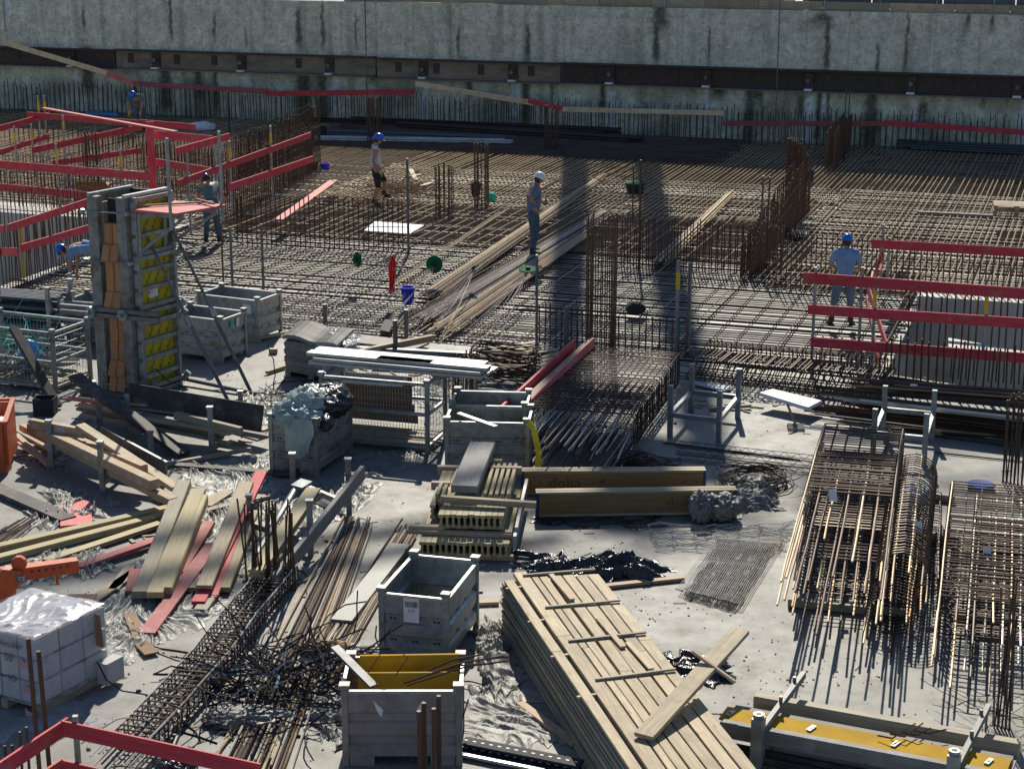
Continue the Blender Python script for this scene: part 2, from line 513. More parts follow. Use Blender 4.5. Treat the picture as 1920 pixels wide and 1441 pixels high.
# ================================================================== THE SETTING
PIT_Z = -0.42
HOLE_Z = -2.3
RA0, RA1 = EDGE_A + 0.12, AB(P(1800, 557))[0]
RB0 = AB(P(1668, 660))[1]
LB1 = AB(P(100, 500))[1]
LA1 = AB(P(90, 405, -0.1))[0]
LA0 = AB(P(-80, 585))[0]
BL, BR = -50.0, 34.0
def sheet(mb, a0, a1, b0, b1, z, na=1, nb=1):
    mb.quad(S(a0, b0, z), S(a0, b1, z), S(a1, b1, z), S(a1, b0, z))
def block(mb, a0, a1, b0, b1, z0, z1):
    mb.hexa([S(a0, b0, z0), S(a0, b1, z0), S(a1, b1, z0), S(a1, b0, z0)], [S(a0, b0, z1), S(a0, b1, z1), S(a1, b1, z1), S(a1, b0, z1)])
m_ = MB(); block(m_, -30, EDGE_A, BL - 10, BR, -0.9, 0.0)
structure('slab', m_, SLAB)
m_ = MB()
for (a0, a1, b0, b1) in ((EDGE_A, RA1 + .0, LB1, RB0), (RA1, WALL_A + 1, LB1, BR), (LA1, WALL_A + 1, BL, LB1), (EDGE_A, LA0, BL, LB1)):
    block(m_, a0, a1, b0, b1, PIT_Z - 0.3, PIT_Z)
structure('pit_floor', m_, BLIND)
AM_ = AB(P(1100, 470))[0]
m_ = MB(); block(m_, EDGE_A + .005, AM_, LB1 + .31, RB0 - .33, PIT_Z + .004, -0.11)  # raised pale floor put in so the gaps between bars look lit
structure('blinding_slab', m_, PITC)
m_ = MB()
block(m_, RA1 - 0.35, RA1 - 0.002, RB0 - .02, BR, HOLE_Z, 0.04)
block(m_, RA0 - 0.1, RA1 - 0.36, RB0 - 0.32, RB0 - 0.02, HOLE_Z, -0.35)
structure('pit_wall', m_, PITC)
m_ = MB()
block(m_, LA1 - 0.35, LA1 - 0.002, BL, LB1 + .02, HOLE_Z, 0.0)
block(m_, LA0, LA1 - 0.36, LB1 - 0.002, LB1 + 0.3, HOLE_Z, -0.02)
block(m_, LA1 + .01, LA1 + 1.0, BL, LB1 - 2.2, -0.3, 0.02)
structure('pit_wall', m_, PITC)
m_ = MB()
sheet(m_, EDGE_A - 1, RA1, RB0 - 1, BR, HOLE_Z + .01); sheet(m_, LA0 - 1, LA1, BL, LB1 + 1, HOLE_Z + .012)
structure('pit_floor', m_, PITC)

# ---- retaining wall: relief and stains are worked out per vertex
def wall_b(x, y): return AB(WP(x, y))[1]
def wall_z(x, y): return WP(x, y).z
WTOP = wall_z(1100, 12)
ZT = lambda b: WTOP + 0.0 * b
stains = []      # (b, ztop, zbot, halfwidth, kind)
def st(x, y0, y1, w, k):
    stains.append((wall_b(x, (y0 + y1) / 2), wall_z(x, y0), wall_z(x, y1), w / 2 / 54.0, k))
for (x, y0, y1, w) in ((157, 20, 62, 7), (320, -10, 80, 7), (402, 30, 82, 6), (462, 60, 90, 4), (560, 22, 96, 13), (605, 12, 96, 8), (668, 30, 95, 4), (990, 55, 118, 9), (1238, 12, 62, 30),
                       (1230, 55, 125, 12), (1540, 32, 52, 46), (1551, 45, 142, 10), (1645, 90, 146, 6), (1700, 30, 140, 6), (1815, 30, 60, 9), (1860, 35, 62, 9), (1330, 60, 125, 5), (860, 60, 112, 6)):
    st(x, y0, y1, w, 'd')
for (x, y0, y1, w) in ((310, 100, 215, 30), (165, 92, 180, 30), (372, 108, 190, 16), (405, 108, 215, 9), (568, 115, 235, 34), (605, 120, 235, 26), (985, 145, 245, 18), (880, 140, 190, 12), (1035, 150, 200, 6),
                       (1130, 155, 215, 12), (1405, 160, 275, 20), (1345, 165, 190, 34), (1535, 165, 275, 12), (1551, 165, 275, 8), (1632, 172, 292, 28), (1500, 185, 230, 14), (1730, 195, 230, 20), (1842, 182, 205, 8), (1420, 176, 200, 26), (700, 130, 160, 20)):
    st(x, y0, y1, w, 'd')
for (x, y0, y1, w) in ((18, -5, 50, 7), (40, -5, 52, 8), (140, 92, 160, 9), (462, 112, 175, 14), (628, 120, 235, 17), (797, 130, 230, 13), (745, 190, 240, 6), (968, 145, 225, 17), (1147, 148, 262, 22), (1325, 162, 240, 10),
                       (1517, 165, 285, 15), (1545, 176, 230, 7), (1712, 182, 255, 9), (1915, 195, 300, 14), (1865, 225, 290, 6)):
    st(x, y0, y1, w, 'w')
NB, NZ = 700, 90
W0, W1 = wall_b(-120, 100), wall_b(2050, 100)
wv, wf, wc = [], [], []
Z0 = PIT_Z - 0.2
for j in range(NZ + 1):
    z = Z0 + (WTOP - Z0) * j / NZ
    for i in range(NB + 1):
        b = W0 + (W1 - W0) * i / NB
        n1 = noise.noise(Vector((b * 1.2, z * 1.2, 0)))
        n2 = noise.noise(Vector((b * 6, z * 6, 3)))
        n3 = noise.noise(Vector((b * 2.6, z * 0.22, 9)))
        n4 = noise.noise(Vector((b * 0.5, z * 0.9, 5)))
        wv.append((b, -0.02 * n1 - 0.025 * n2, z))
        r, g, bl = 0.74, 0.72, 0.60
        if z < 2.35: r, g, bl = r * .97, g * 1.0, bl * .96
        k = 1 + 0.16 * n1 + 0.10 * n2
        t = max(0.0, min(1.0, (n3 - 0.08) * 2.2)) * 0.45
        r, g, bl = [q * (1 - t) + s * t for q, s in zip((r, g, bl), (0.17, 0.165, 0.095))]
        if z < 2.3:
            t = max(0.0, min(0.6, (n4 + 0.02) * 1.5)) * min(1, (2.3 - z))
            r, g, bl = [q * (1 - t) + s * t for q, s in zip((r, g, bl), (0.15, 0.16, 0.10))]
        jn = (b / 1.43) % 1.0                      # pour joints
        if jn < 0.035: k *= 0.8
        for (sb, zt, zb, hw, kd) in stains:
            if abs(b - sb) < hw * 2.6 + 0.1 and zb - .25 < z < zt + .25:
                d = abs(b - sb + 0.05 * noise.noise(Vector((0, z * 4, sb)))) / (hw * (0.75 + 0.5 * (zt - z) / max(.1, zt - zb)) * (1 + 0.6 * n2))
                t = max(0.0, min(1.0, 1.5 - d)) * max(0.0, min(1.0, (zt - z) * 4 + 1)) * max(0.0, min(1.0, (z - zb) * 2 + 0.3))
                tgt = (0.07, 0.08, 0.045) if kd == 'd' else (0.80, 0.86, 0.92)
                t *= 0.9 if kd == 'd' else (0.75 + .5 * n2)
                t = max(0, min(1, t))
                r, g, bl = [q * (1 - t) + s * t for q, s in zip((r, g, bl), tgt)]
        wc.append((r * k, g * k, bl * k, 1))
for j in range(NZ):
    for i in range(NB):
        a = j * (NB + 1) + i
        wf.append((a, a + 1, a + NB + 2, a + NB + 1))
nf = len(wv)
T = 0.75
wv += [(W0, 0, WTOP + .001), (W1, 0, WTOP + .001), (W1, T, WTOP + .001), (W0, T, WTOP + .001), (W0, T, Z0), (W1, T, Z0)]
wf += [(nf, nf + 1, nf + 2, nf + 3), (nf + 3, nf + 2, nf + 5, nf + 4), (nf, nf + 3, nf + 4, 0), (nf + 1, NB, nf + 5, nf + 2)]
wc += [(0.5, 0.49, 0.46, 1)] * 6
wme = bpy.data.meshes.new('wall_body')
wme.from_pydata(wv, [], wf)
ca = wme.color_attributes.new('stain', 'FLOAT_COLOR', 'POINT')
ca.data.foreach_set('color', [c for q in wc for c in q])
wm, nt, p = new_mat('stained retaining concrete')
at = nd(nt, 'ShaderNodeAttribute', attribute_name='stain')
tc = nd(nt, 'ShaderNodeTexCoord')
vo = nd(nt, 'ShaderNodeTexVoronoi'); vo.inputs['Scale'].default_value = 9
nt.links.new(tc.outputs['Object'], vo.inputs['Vector'])
nn = noi(nt, tc.outputs['Object'], 3.0, 8, 0.8)
c = mixc(nt, ramp(nt, nn, 0.3, 0.7), (0.52, 0.53, 0.50), (1.40, 1.40, 1.36))
c = mixc(nt, 1.0, at.outputs['Color'], c, 'MULTIPLY')
nfine = noi(nt, tc.outputs['Object'], 10, 5, 0.85)
sp = nd(nt, 'ShaderNodeMath', operation='MULTIPLY', i_1=0.9)
nt.links.new(ramp(nt, nfine, 0.54, 0.66), sp.inputs[0])
c = mixc(nt, sp.outputs[0], c, (0.10, 0.105, 0.10))
sp2 = nd(nt, 'ShaderNodeMath', operation='MULTIPLY', i_1=0.7)
nt.links.new(ramp(nt, nfine, 0.46, 0.34), sp2.inputs[0])
c = mixc(nt, sp2.outputs[0], c, (0.62, 0.62, 0.60))
nt.links.new(c, p.inputs['Base Color'])
p.inputs['Roughness'].default_value = 0.85
bm_ = nd(nt, 'ShaderNodeBump'); bm_.inputs['Strength'].default_value = 0.9; bm_.inputs['Distance'].default_value = 0.05
nt.links.new(nfine, bm_.inputs['Height']); nt.links.new(bm_.outputs[0], p.inputs['Normal'])
wme.materials.append(wm)
WM = Matrix(((E2.x, E1.x, 0, S(WALL_A, 0).x), (E2.y, E1.y, 0, S(WALL_A, 0).y), (0, 0, 1, 0), (0, 0, 0, 1)))
rw = bpy.data.objects.new('retaining_wall', wme)
rw.matrix_basis = WM
C.objects.link(rw)
tagit(rw, 'tall rough grey concrete retaining wall with green and white water stains at the back of the pit', 'retaining wall')
def WL(b, off, z): return S(WALL_A - off, b, z)       # point off metres in front of the wall
def wblock(mb, b0, b1, o0, o1, z0, z1):
    mb.hexa([WL(b0, o1, z0), WL(b1, o1, z0), WL(b1, o0, z0), WL(b0, o0, z0)], [WL(b0, o1, z1), WL(b1, o1, z1), WL(b1, o0, z1), WL(b0, o0, z1)])

# ---- waler beams with anchor heads
WAL_T = wall_z(960, 115); WAL_H = 0.74
TANW = simple('lime-crusted steel web', (0.27, 0.22, 0.165), (0.16, 0.13, 0.10), 1.4, 0.8, 0.05, stretch=(1, 1, 3), rnd=0.06, c3=(0.33, 0.31, 0.27))
DARKW = simple('dark brown steel web', (0.045, 0.033, 0.030), (0.085, 0.06, 0.05), 5, 0.7, 0.2, stretch=(4, 4, 1), rnd=0.1, c3=(0.03, 0.03, 0.035))
WALLAB = {0: ('dark grimy waler beam at the far left end of the retaining wall', DARKW), 1: ('lime-crusted tan waler beam behind the left barrier boards on the wall', TANW),
          2: ('shorter tan waler beam in the middle of the retaining wall', TANW), 3: ('long dark brown waler beam along the right half of the retaining wall', DARKW)}
anch = {0: (140,), 1: (298, 458, 622), 2: (797, 965), 3: (1147, 1328, 1520, 1712, 1912)}
for k, (xa, xb) in enumerate(((-60, 221), (222, 708), (709, 1054), (1055, 2000))):
    b0, b1 = wall_b(xa, 120) + .02, wall_b(xb, 120) - .02
    lab, wmat = WALLAB[k]
    zt = WAL_T + (0.03 if k in (1, 3) else 0.0)
    t = Thing('waler_beam', lab, 'waler beam', WL((b0 + b1) / 2, 0.1, zt - WAL_H), 'steel walers anchored to the retaining wall')
    mb = MB(); wblock(mb, b0, b1, 0.10, 0.16, zt - WAL_H + 0.05, zt - 0.05); t.add('web', mb, wmat)
    mb = MB(); wblock(mb, b0, b1, 0.03, 0.40, zt - 0.05, zt); t.add('flange', mb, DARKW)
    mb = MB(); wblock(mb, b0, b1, 0.03, 0.44, zt - WAL_H, zt - WAL_H + 0.05); t.add('flange', mb, STEELG)
    for xx in anch[k]:
        b = wall_b(xx, 120)
        mb = MB(); wblock(mb, b - .17, b + .17, 0.16, 0.24, zt - 0.62, zt - 0.1)
        pl = t.add('anchor_plate', mb, DARKW)
        mb = MB(); mb.tube([WL(b, 0.24, zt - .36), WL(b, 0.38, zt - .36)], 0.075, 8)
        mb2 = MB(); wblock(mb2, b - .13, b + .13, .16, .42, zt - WAL_H + .051, zt - WAL_H + .11)
        pl2 = t.add('anchor_head', mb, STEELG)
        t.add('lime_lump', mb2, WHITE)
    for q in range(int((b1 - b0) / 1.7)):
        bb = b0 + 0.9 + q * 1.7 + rj(.3)
        if all(abs(bb - wall_b(xx, 120)) > .45 for xx in anch[k]):
            mb = MB(); wblock(mb, bb - .13, bb + .1, 0.16, 0.19, zt - 0.5, zt - 0.14); t.add('cover_plate', mb, DARKW)
# ---- thin poles standing in front of the wall
for (x, y0, y1, w) in ((689, -30, 222, .05), (1454, -30, 225, .045), (1583, 168, 245, .05), (1590, 168, 245, .05), (10, 0, 60, .03)):
    a_ = WP(x, y1, 0.5); b_ = WP(x, y0, 0.5); b_ = Vector((a_.x, a_.y, b_.z))
    single('wall_pole', MB().tube([a_, b_], w / 2, 6), STEELG, {689: 'thin grey pole standing before the wall left of the middle tan waler', 1454: 'thin pale pole standing before the wall at the right half', 1583: 'left one of two close grey poles on the wall under the dark waler', 1590: 'right one of two close grey poles on the wall under the dark waler', 10: 'short thin pole at the far left end of the wall'}[x], 'pole', 'poles against the retaining wall')
# ---- upper edge: timber upstand boards, posts, ground above
t = Thing('timber_upstand', 'row of tan timber boards standing on top of the retaining wall', 'timber kerb', WL(0, -0.2, WTOP))
bx = wall_b(640, 0); k = 0
while bx < W1 - 2:
    L = 2.0 + rj(.25)
    o = t.beam('board', WL(bx, -0.28, WTOP + 0.15), WL(bx + L - .015, -0.28, WTOP + 0.15 + rj(.01)), 0.05, 0.29, PLANK if k % 3 else OLDWOOD)
    bx += L; k += 1
for i in range(15):
    bq = wall_b(600, 0) + i * 1.85
    mb = MB().tube([WL(bq, -0.20, WTOP), WL(bq, -0.20, WTOP + 1.2)], 0.02, 5)
    t.add('post', mb, GALV)
mb = MB(); block(mb, WALL_A + .76, WALL_A + 90, -70, 70, WTOP - 1.0, WTOP - .05)
structure('upper_ground', mb, EARTH)
for i, (bb, aa, L) in enumerate(((15, 1.6, 9), (20.5, 2.6, 7))):
    board('stored_plank', S(WALL_A + aa, bb, WTOP + .08), S(WALL_A + aa + .3, bb + L, WTOP + .08), .3, .25, PLANK, 'pale beam lying on the ground above the wall, ' + ('closer to the wall edge' if i == 0 else 'farther behind the wall edge'), 'beam')

# ---- tower crane behind the wall; container and hoarding added there to shade the pit
hx = Thing('shade_container', 'white container added out of view behind the wall top for its shade', 'container', S(WALL_A + 1.9, 5.0, WTOP - .05))
b0, b1 = AB(WP(1105, 20))[1] - 1.6, AB(WP(1350, 20))[1] + 1.6
mb = MB(); block(mb, WALL_A + 2.2, WALL_A + 4.6, b0 + .4, b1 + .2, WTOP + .0, WTOP + 2.7); hx.add('body', mb, ALU)
mb = MB(); block(mb, WALL_A + 2.15, WALL_A + 4.65, b0 + .35, b1 + .25, WTOP + 2.7, WTOP + 2.8); hx.add('roof', mb, STEELG)
hd = Thing('shade_hoarding', 'dark closed hoarding added behind the right end of the wall top to lengthen its shade', 'hoarding', S(WALL_A + 2.0, 18, WTOP - .05))  # added to carry the wall's shade farther over the mats
for i in range(9):
    q0 = b1 + .9 + i * 2.4
    mb = MB(); block(mb, WALL_A + 2.0, WALL_A + 2.06, q0, q0 + 2.36, WTOP + .0, WTOP + 2.6); hd.add('panel', mb, STEELG)
CRX, CRY = 3.75, 70.5
cr = Thing('tower_crane', 'yellow lattice tower crane rising behind the retaining wall', 'crane', (CRX, CRY, WTOP - .05))
cz0, cz1 = WTOP - .05, 34.6
hw = 1.15
for sx in (-1, 1):
    for sy in (-1, 1):
        cr.add('mast_leg', MB().tube([(CRX + sx * hw, CRY + sy * hw, cz0), (CRX + sx * hw, CRY + sy * hw, cz1)], 0.36, 4), YTAPE)
zz = cz0; fl = 1
while zz < cz1 - 2:
    mb = MB()
    for sy in (-1, 1):
        mb.tube([(CRX - hw * fl, CRY + sy * hw, zz), (CRX + hw * fl, CRY + sy * hw, zz + 2.0)], 0.07, 4)
        mb.tube([(CRX + sy * hw, CRY - hw * fl, zz), (CRX + sy * hw, CRY + hw * fl, zz + 2.0)], 0.07, 4)
        mb.tube([(CRX - hw, CRY + sy * hw, zz), (CRX + hw, CRY + sy * hw, zz)], 0.045, 4)
    cr.add('mast_brace', mb, YTAPE)
    zz += 2.0; fl = -fl
cr.add('slewing_ring', MB().lathe((CRX, CRY, cz1), [(0, 0), (1.25, 0), (1.25, .6), (0, .6)], 12), STEELG)
mb = MB().box(CRX - .6, CRX + .6, CRY - .6, CRY + .6, cz1 + .6, cz1 + 2.4); cr.add('tower_head', mb, YTAPE)
mb = MB().box(CRX + 2.4, CRX + 3.6, CRY - 1.5, CRY, cz1 + .9, cz1 + 2.9); cr.add('cab', mb, ALU)
mb = MB()
for sy in (-.7, .7): mb.tube([(CRX - 2, CRY + sy, cz1 + 2.7), (CRX + 46, CRY + 20 + sy, cz1 + 2.7)], .09, 4)
mb.tube([(CRX - 2, CRY, cz1 + 4.0), (CRX + 46, CRY + 20, cz1 + 4.0)], .1, 4)
for i in range(30):
    f0, f1 = i / 30, (i + .5) / 30
    A0 = Vector((CRX - 2 + 48 * f0, CRY + 20 * f0, cz1 + 2.7)); A1 = Vector((CRX - 2 + 48 * f1, CRY + 20 * f1, cz1 + 4.0))
    mb.tube([A0 + Vector((0, .7, 0)), A1], .05, 4); mb.tube([A0 - Vector((0, .7, 0)), A1], .05, 4)
cr.add('jib', mb, YTAPE)
mb = MB().box(CRX - 14, CRX - 12, CRY - 6.2, CRY - 4.2, cz1 + .6, cz1 + 2.4); cr.add('counterweight', mb, PITC)
mb = MB()
for sy in (-.6, .6): mb.bar((CRX - 1, CRY + sy, cz1 + 2.4), (CRX - 13, CRY - 5 + sy, cz1 + 2.4), .25, .3)
cr.add('counter_jib', mb, YTAPE)

# ================================================================== REINFORCEMENT MATS
def bars(mb, axis, a0, a1, b0, b1, sp, z, r=0.014, wob=0.02, n=4, skip=0.0, jl=0.3, zj=0.008):
    q = b0 if axis == 1 else a0
    end = b1 if axis == 1 else a1
    while q < end:
        if random.random() >= skip:
            e = rj(wob)
            dz = rj(zj)
            if axis == 1: mb.tube([S(a0 + rj(jl), q + e, z + dz), S(a1 + rj(jl), q + e + rj(wob * 2), z + dz)], r, n)
            else: mb.tube([S(q + e, b0 + rj(jl), z + dz), S(q + e + rj(wob * 2), b1 + rj(jl), z + dz)], r, n)
        q += sp
def zone(a0, a1, b0, b1, top, label, layers):
    t = Thing('rebar_mat', label, 'rebar mat', S(a0, (b0 + b1) / 2, PIT_Z), 'reinforcement mats laid over the pit floor')
    for (nm, axis, sp, z, r, mt, skip) in layers:
        mb = MB(); bars(mb, axis, a0, a1, b0, b1, sp, z, r, skip=skip)
        t.add(nm, mb, mt, kind='stuff')
    return t
A480 = AB(P(1100, 480))[0]; A400 = AB(P(900, 455))[0]; AW = WALL_A - .1
AM = AB(P(1100, 470))[0]
BM = AB(P(1470, 470))[1]
# near, mostly cross bars, coloured dark for their shaded fronts over a pale floor
zone(EDGE_A + .05, AM, LB1 + .05, RB0 - .1, 0, 'mat of closely laid grey cross bars nearest the slab edge, below the green discs',
     [('cross_bars', 0, .175, -0.02, .0135, REBARD, .0), ('long_bars', 1, .95, 0.01, .014, REBAR, .1), ('lower_long_bars', 1, .45, -.06, .012, REBARD, 0)])
BMID = AB(P(700, 430))[1]
zone(AM, AM + 5.2, LB1 + .05, BM, 0, 'dark dense mat in the middle of the pit under the white-helmeted worker',
     [('cross_bars', 0, .17, -0.03, .014, REBAR, .02), ('long_bars', 1, .30, 0.0, .015, REBART, .25), ('lower_cross_bars', 0, .25, -.28, .014, REBARD, .0), ('lower_long_bars', 1, .25, -.31, .014, REBARD, 0)])
zone(AM + 5.2, AW, LB1 + 1.5, BM, 0, 'mat of rusty long bars reaching back to the shaded foot of the wall',
     [('long_bars', 1, .15, 0.0, .014, REBART, .03), ('cross_bars', 0, .22, -0.035, .013, REBAR, .0), ('lower_cross_bars', 0, .34, -.28, .013, REBARD, .0), ('lower_long_bars', 1, .34, -.31, .013, REBARD, 0)])
zone(RA1 + .1, AW, BM, BR - 8, 0, 'large mat of tan long bars behind the right pit and its red guardrails',
     [('long_bars', 1, .16, 0.0, .0155, REBART, .02), ('cross_bars', 0, .24, -0.035, .013, REBAR, .0), ('lower_cross_bars', 0, .4, -.28, .013, REBARD, .0), ('lower_long_bars', 1, .4, -.31, .013, REBARD, 0)])
zone(AM, RA1 + .1, BM, RB0 - .1, 0, 'small strip of mat left of the right pit under the worker in blue',
     [('cross_bars', 0, .20, -0.02, .013, REBARD, .0), ('long_bars', 1, .40, 0.01, .014, REBAR, .1), ('lower_cross_bars', 0, .4, -.30, .014, REBARD, .0)])
zone(LA1 + 1.4, AW, BL + 4, LB1 + 1.5, 0, 'mat behind the left pit among the red guardrails',
     [('cross_bars', 0, .20, -0.02, .016, REBART, .0), ('long_bars', 1, .2, 0.01, .014, REBAR, .1), ('lower_cross_bars', 0, .4, -.30, .014, REBARD, .0)])
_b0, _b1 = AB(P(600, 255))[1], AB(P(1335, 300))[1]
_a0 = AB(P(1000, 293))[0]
t = Thing('rebar_mat', 'close layer of bars, darkened to deepen the shade along the foot of the wall', 'rebar mat', S(_a0, (_b0 + _b1) / 2, PIT_Z), 'reinforcement mats laid over the pit floor')
mb = MB(); bars(mb, 0, _a0, AW - .3, _b0, _b1, .085, .045, .018, jl=.6); t.add('cross_bars', mb, REBARD, kind='stuff')  # dense dark bars add to the shade below the wall
# lap bars sticking out over the slab edge
mb = MB()
b = AB(P(560, 620))[1]
while b < RB0 - 1.2:
    if random.random() < .8:
        L = random.uniform(1.2, 2.2)
        mb.tube([S(EDGE_A - .1 - rj(.15), b, .03), S(EDGE_A + L, b + rj(.08), .01)], .013, 4)
    b += .33
single('lap_bars', mb, REBART, 'loose row of tan lap bars along the slab edge in front of the near mat', 'rebar', kind='stuff')
# starter bars along the wall
mb = MB()
b = W0 + .3
while b < W1 - .3:
    h = 1.15 + rj(.12)
    for off in (.35, .62):
        p0 = WL(b + rj(.03), off, PIT_Z); p1 = WL(b + rj(.06), off + rj(.05), h + (0 if off < .5 else -.1))
        mb.tube([p0, p1], .014, 4)
    b += .21
single('starter_bars', mb, REBARD, 'long row of dark upright starter bars along the foot of the retaining wall', 'starter bars', kind='stuff')

# ---- upright starter-bar rows and column cages in the pit
def row(label, x0, y0, x1, y1, n, top0, top1=None, dbl=0.0, r=.014, mt=RUSTV, name='starter_bars', lean=.02, cat='starter bars', ties=0, single_parts=False, z0=-.1, hj=.06):
    """n bars from ground pixel (x0,y0) to (x1,y1); top0/top1 = photo rows of the tips"""
    A, B = P(x0, y0), P(x1, y1)
    h0 = HT(A, top0); h1 = HT(B, top1 if top1 is not None else top0 + (y1 - y0))
    t = Thing(name, label, cat, (A + B) / 2 + UP * z0, 'upright starter bars in the pit')
    mb = MB()
    offs = [Vector((0, 0, 0))] + ([(E1 * dbl) if abs((B - A).normalized().dot(E2)) > .7 else E2 * dbl] if dbl else [])
    for i in range(n):
        f = i / max(1, n - 1)
        for of in offs:
            p = A.lerp(B, f) + of
            h = h0 + (h1 - h0) * f + rj(hj)
            q = Vector((p.x + rj(lean), p.y + rj(lean), h))
            if single_parts: t.add('vertical_bar', MB().tube([Vector((p.x, p.y, z0)), q], r, 5), mt)
            else: mb.tube([Vector((p.x, p.y, z0)), q], r, 4)
    if mb.v: t.add('vertical_bars', mb, mt, kind='stuff')
    if ties:
        mb = MB()
        for k in range(ties):
            f = (k + .5) / ties * .8
            for of in offs:
                mb.tube([A + of + UP * (h0 * f), B + of + UP * (h1 * f)], .010, 4)
        t.add('tie_bars', mb, mt, kind='stuff')
    return t
def colcage(label, x, y, w, top, nper=4, r=.014, mt=RUSTV, ties=6, th=1.0, deep=None):
    c = P(x, y); h = HT(c, top); w2 = w / 2; d2 = (deep or w) / 2
    t = Thing('column_cage', label, 'column cage', c, 'column starter cages standing in the pit')
    for i in range(nper):
        for j in range(nper):
            if 0 < i < nper - 1 and 0 < j < nper - 1: continue
            p = c + E2 * (-w2 + w * i / (nper - 1)) + E1 * (-d2 + 2 * d2 * j / (nper - 1))
            t.add('vertical_bar', MB().tube([p + UP * -.1, p + UP * (h + rj(.08)) + jit(.015)], r, 5), mt)
    for k in range(ties):
        z = th * (k + .4) / ties
        q = [c + E2 * sx * w2 + E1 * sy * d2 + UP * z for sx, sy in ((-1, -1), (1, -1), (1, 1), (-1, 1), (-1, -1))]
        t.add('link', MB().tube(q, .008, 4), mt)
colcage('tall rusty column cage in front of the crane shadow, the tallest in the middle', 1126, 655, .45, 405, 6, r=.012, mt=REBARD, ties=4, th=.8)
colcage('short rusty column cage right of the man in the tank top', 833, 408, .36, 308, 4)
colcage('rusty column cage with a black bucket before it', 903, 388, .30, 268, 4, ties=8, th=1.2)
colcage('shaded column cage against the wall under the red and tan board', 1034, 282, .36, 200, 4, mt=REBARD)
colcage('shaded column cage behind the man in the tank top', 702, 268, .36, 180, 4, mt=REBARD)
colcage('column cage by the left pit beside the yellow sleeved posts', 735 - 560, 350, .35, 250, 4, mt=REBARD)
row('row of rusty upright bars behind the vest and green discs', 446, 455, 765, 462, 36, 365, 372, dbl=.0, ties=1)
row('row of rusty upright bars right of the crane shadow, before the tilted bar bundle', 1165, 492, 1462, 512, 26, 408, 425, dbl=.25)
row('low row of upright bars left of the tall column cage', 1012, 648, 1092, 655, 9, 572, 580)
row('low row of upright bars right of the tall column cage', 1148, 655, 1285, 662, 12, 588, 595, mt=REBARD)
row('dense wall of rusty bars running back beside the black bucket', 1388, 515, 1502, 395, 60, 455, 275, dbl=.22, ties=4, r=.013)
row('tall rusty cluster of bars at the far end of the dense bar wall', 1470, 408, 1500, 408, 9, 262, 268, dbl=.3, r=.017)
row('rusty double row of bars running back to the wall', 1546, 322, 1580, 275, 26, 248, 210, dbl=.25, ties=3)
row('rusty upright bars behind the red guardrail of the right pit', 1455, 532, 1650, 545, 22, 432, 445, r=.013)
row('dark upright bars in front of the right pit wall', 1668, 545, 1925, 566, 24, 442, 462, mt=REBARD, r=.016)
row('upright bars along the near edge of the right pit', 1655, 722, 1930, 752, 20, 632, 655, mt=REBARD, r=.016, lean=.05)
row('upright bars rising from the floor of the right pit', 1700, 690, 1925, 712, 17, 548, 560, mt=REBARD, r=.016, lean=.03)
row('low bars behind the bottom rail of the right guardrail', 1520, 694, 1650, 706, 8, 622, 640, mt=REBARD, r=.016)
row('long dense row of rusty bars behind the red boards left of the tank-top man', 425, 345, 583, 268, 60, 265, 195, dbl=.35, ties=5, r=.014)
row('nearer dense row of rusty bars under the sloping red boards', 420, 408, 585, 322, 50, 305, 235, dbl=.3, ties=5, r=.014)
row('row of bars on the edge of the left pit', 8, 545, 172, 475, 34, 432, 388, mt=RUSTV, r=.015, lean=.05)
row('row of dark bars on the mat behind the left pit rails', -10, 352, 150, 362, 26, 285, 292, mt=REBARD, r=.013)
row('farther row of dark bars near the blue sheet', 20, 285, 250, 292, 26, 240, 248, mt=REBARD, r=.012)
row('row of bars before the corner post under the middle rails', 100, 395, 340, 405, 36, 322, 338, mt=RUSTV, r=.013)
row('row of thin bars in the left pit behind the sloping red rail', -10, 470, 175, 462, 26, 350, 352, mt=RUSTV, r=.013)
row('row of bars between the middle red rails on the left', 150, 310, 400, 322, 40, 242, 256, mt=RUSTV, r=.013)
row('row of bars before the uppermost red rails on the left', 0, 262, 270, 275, 30, 215, 225, mt=REBARD, r=.012)
row('row of bars behind the red corner post', 262, 352, 425, 372, 26, 268, 285, mt=RUSTV, r=.013, dbl=.3)
row('rusty bars at the far left edge under the red rails', -8, 385, 130, 392, 20, 318, 326, mt=RUSTV, r=.013)
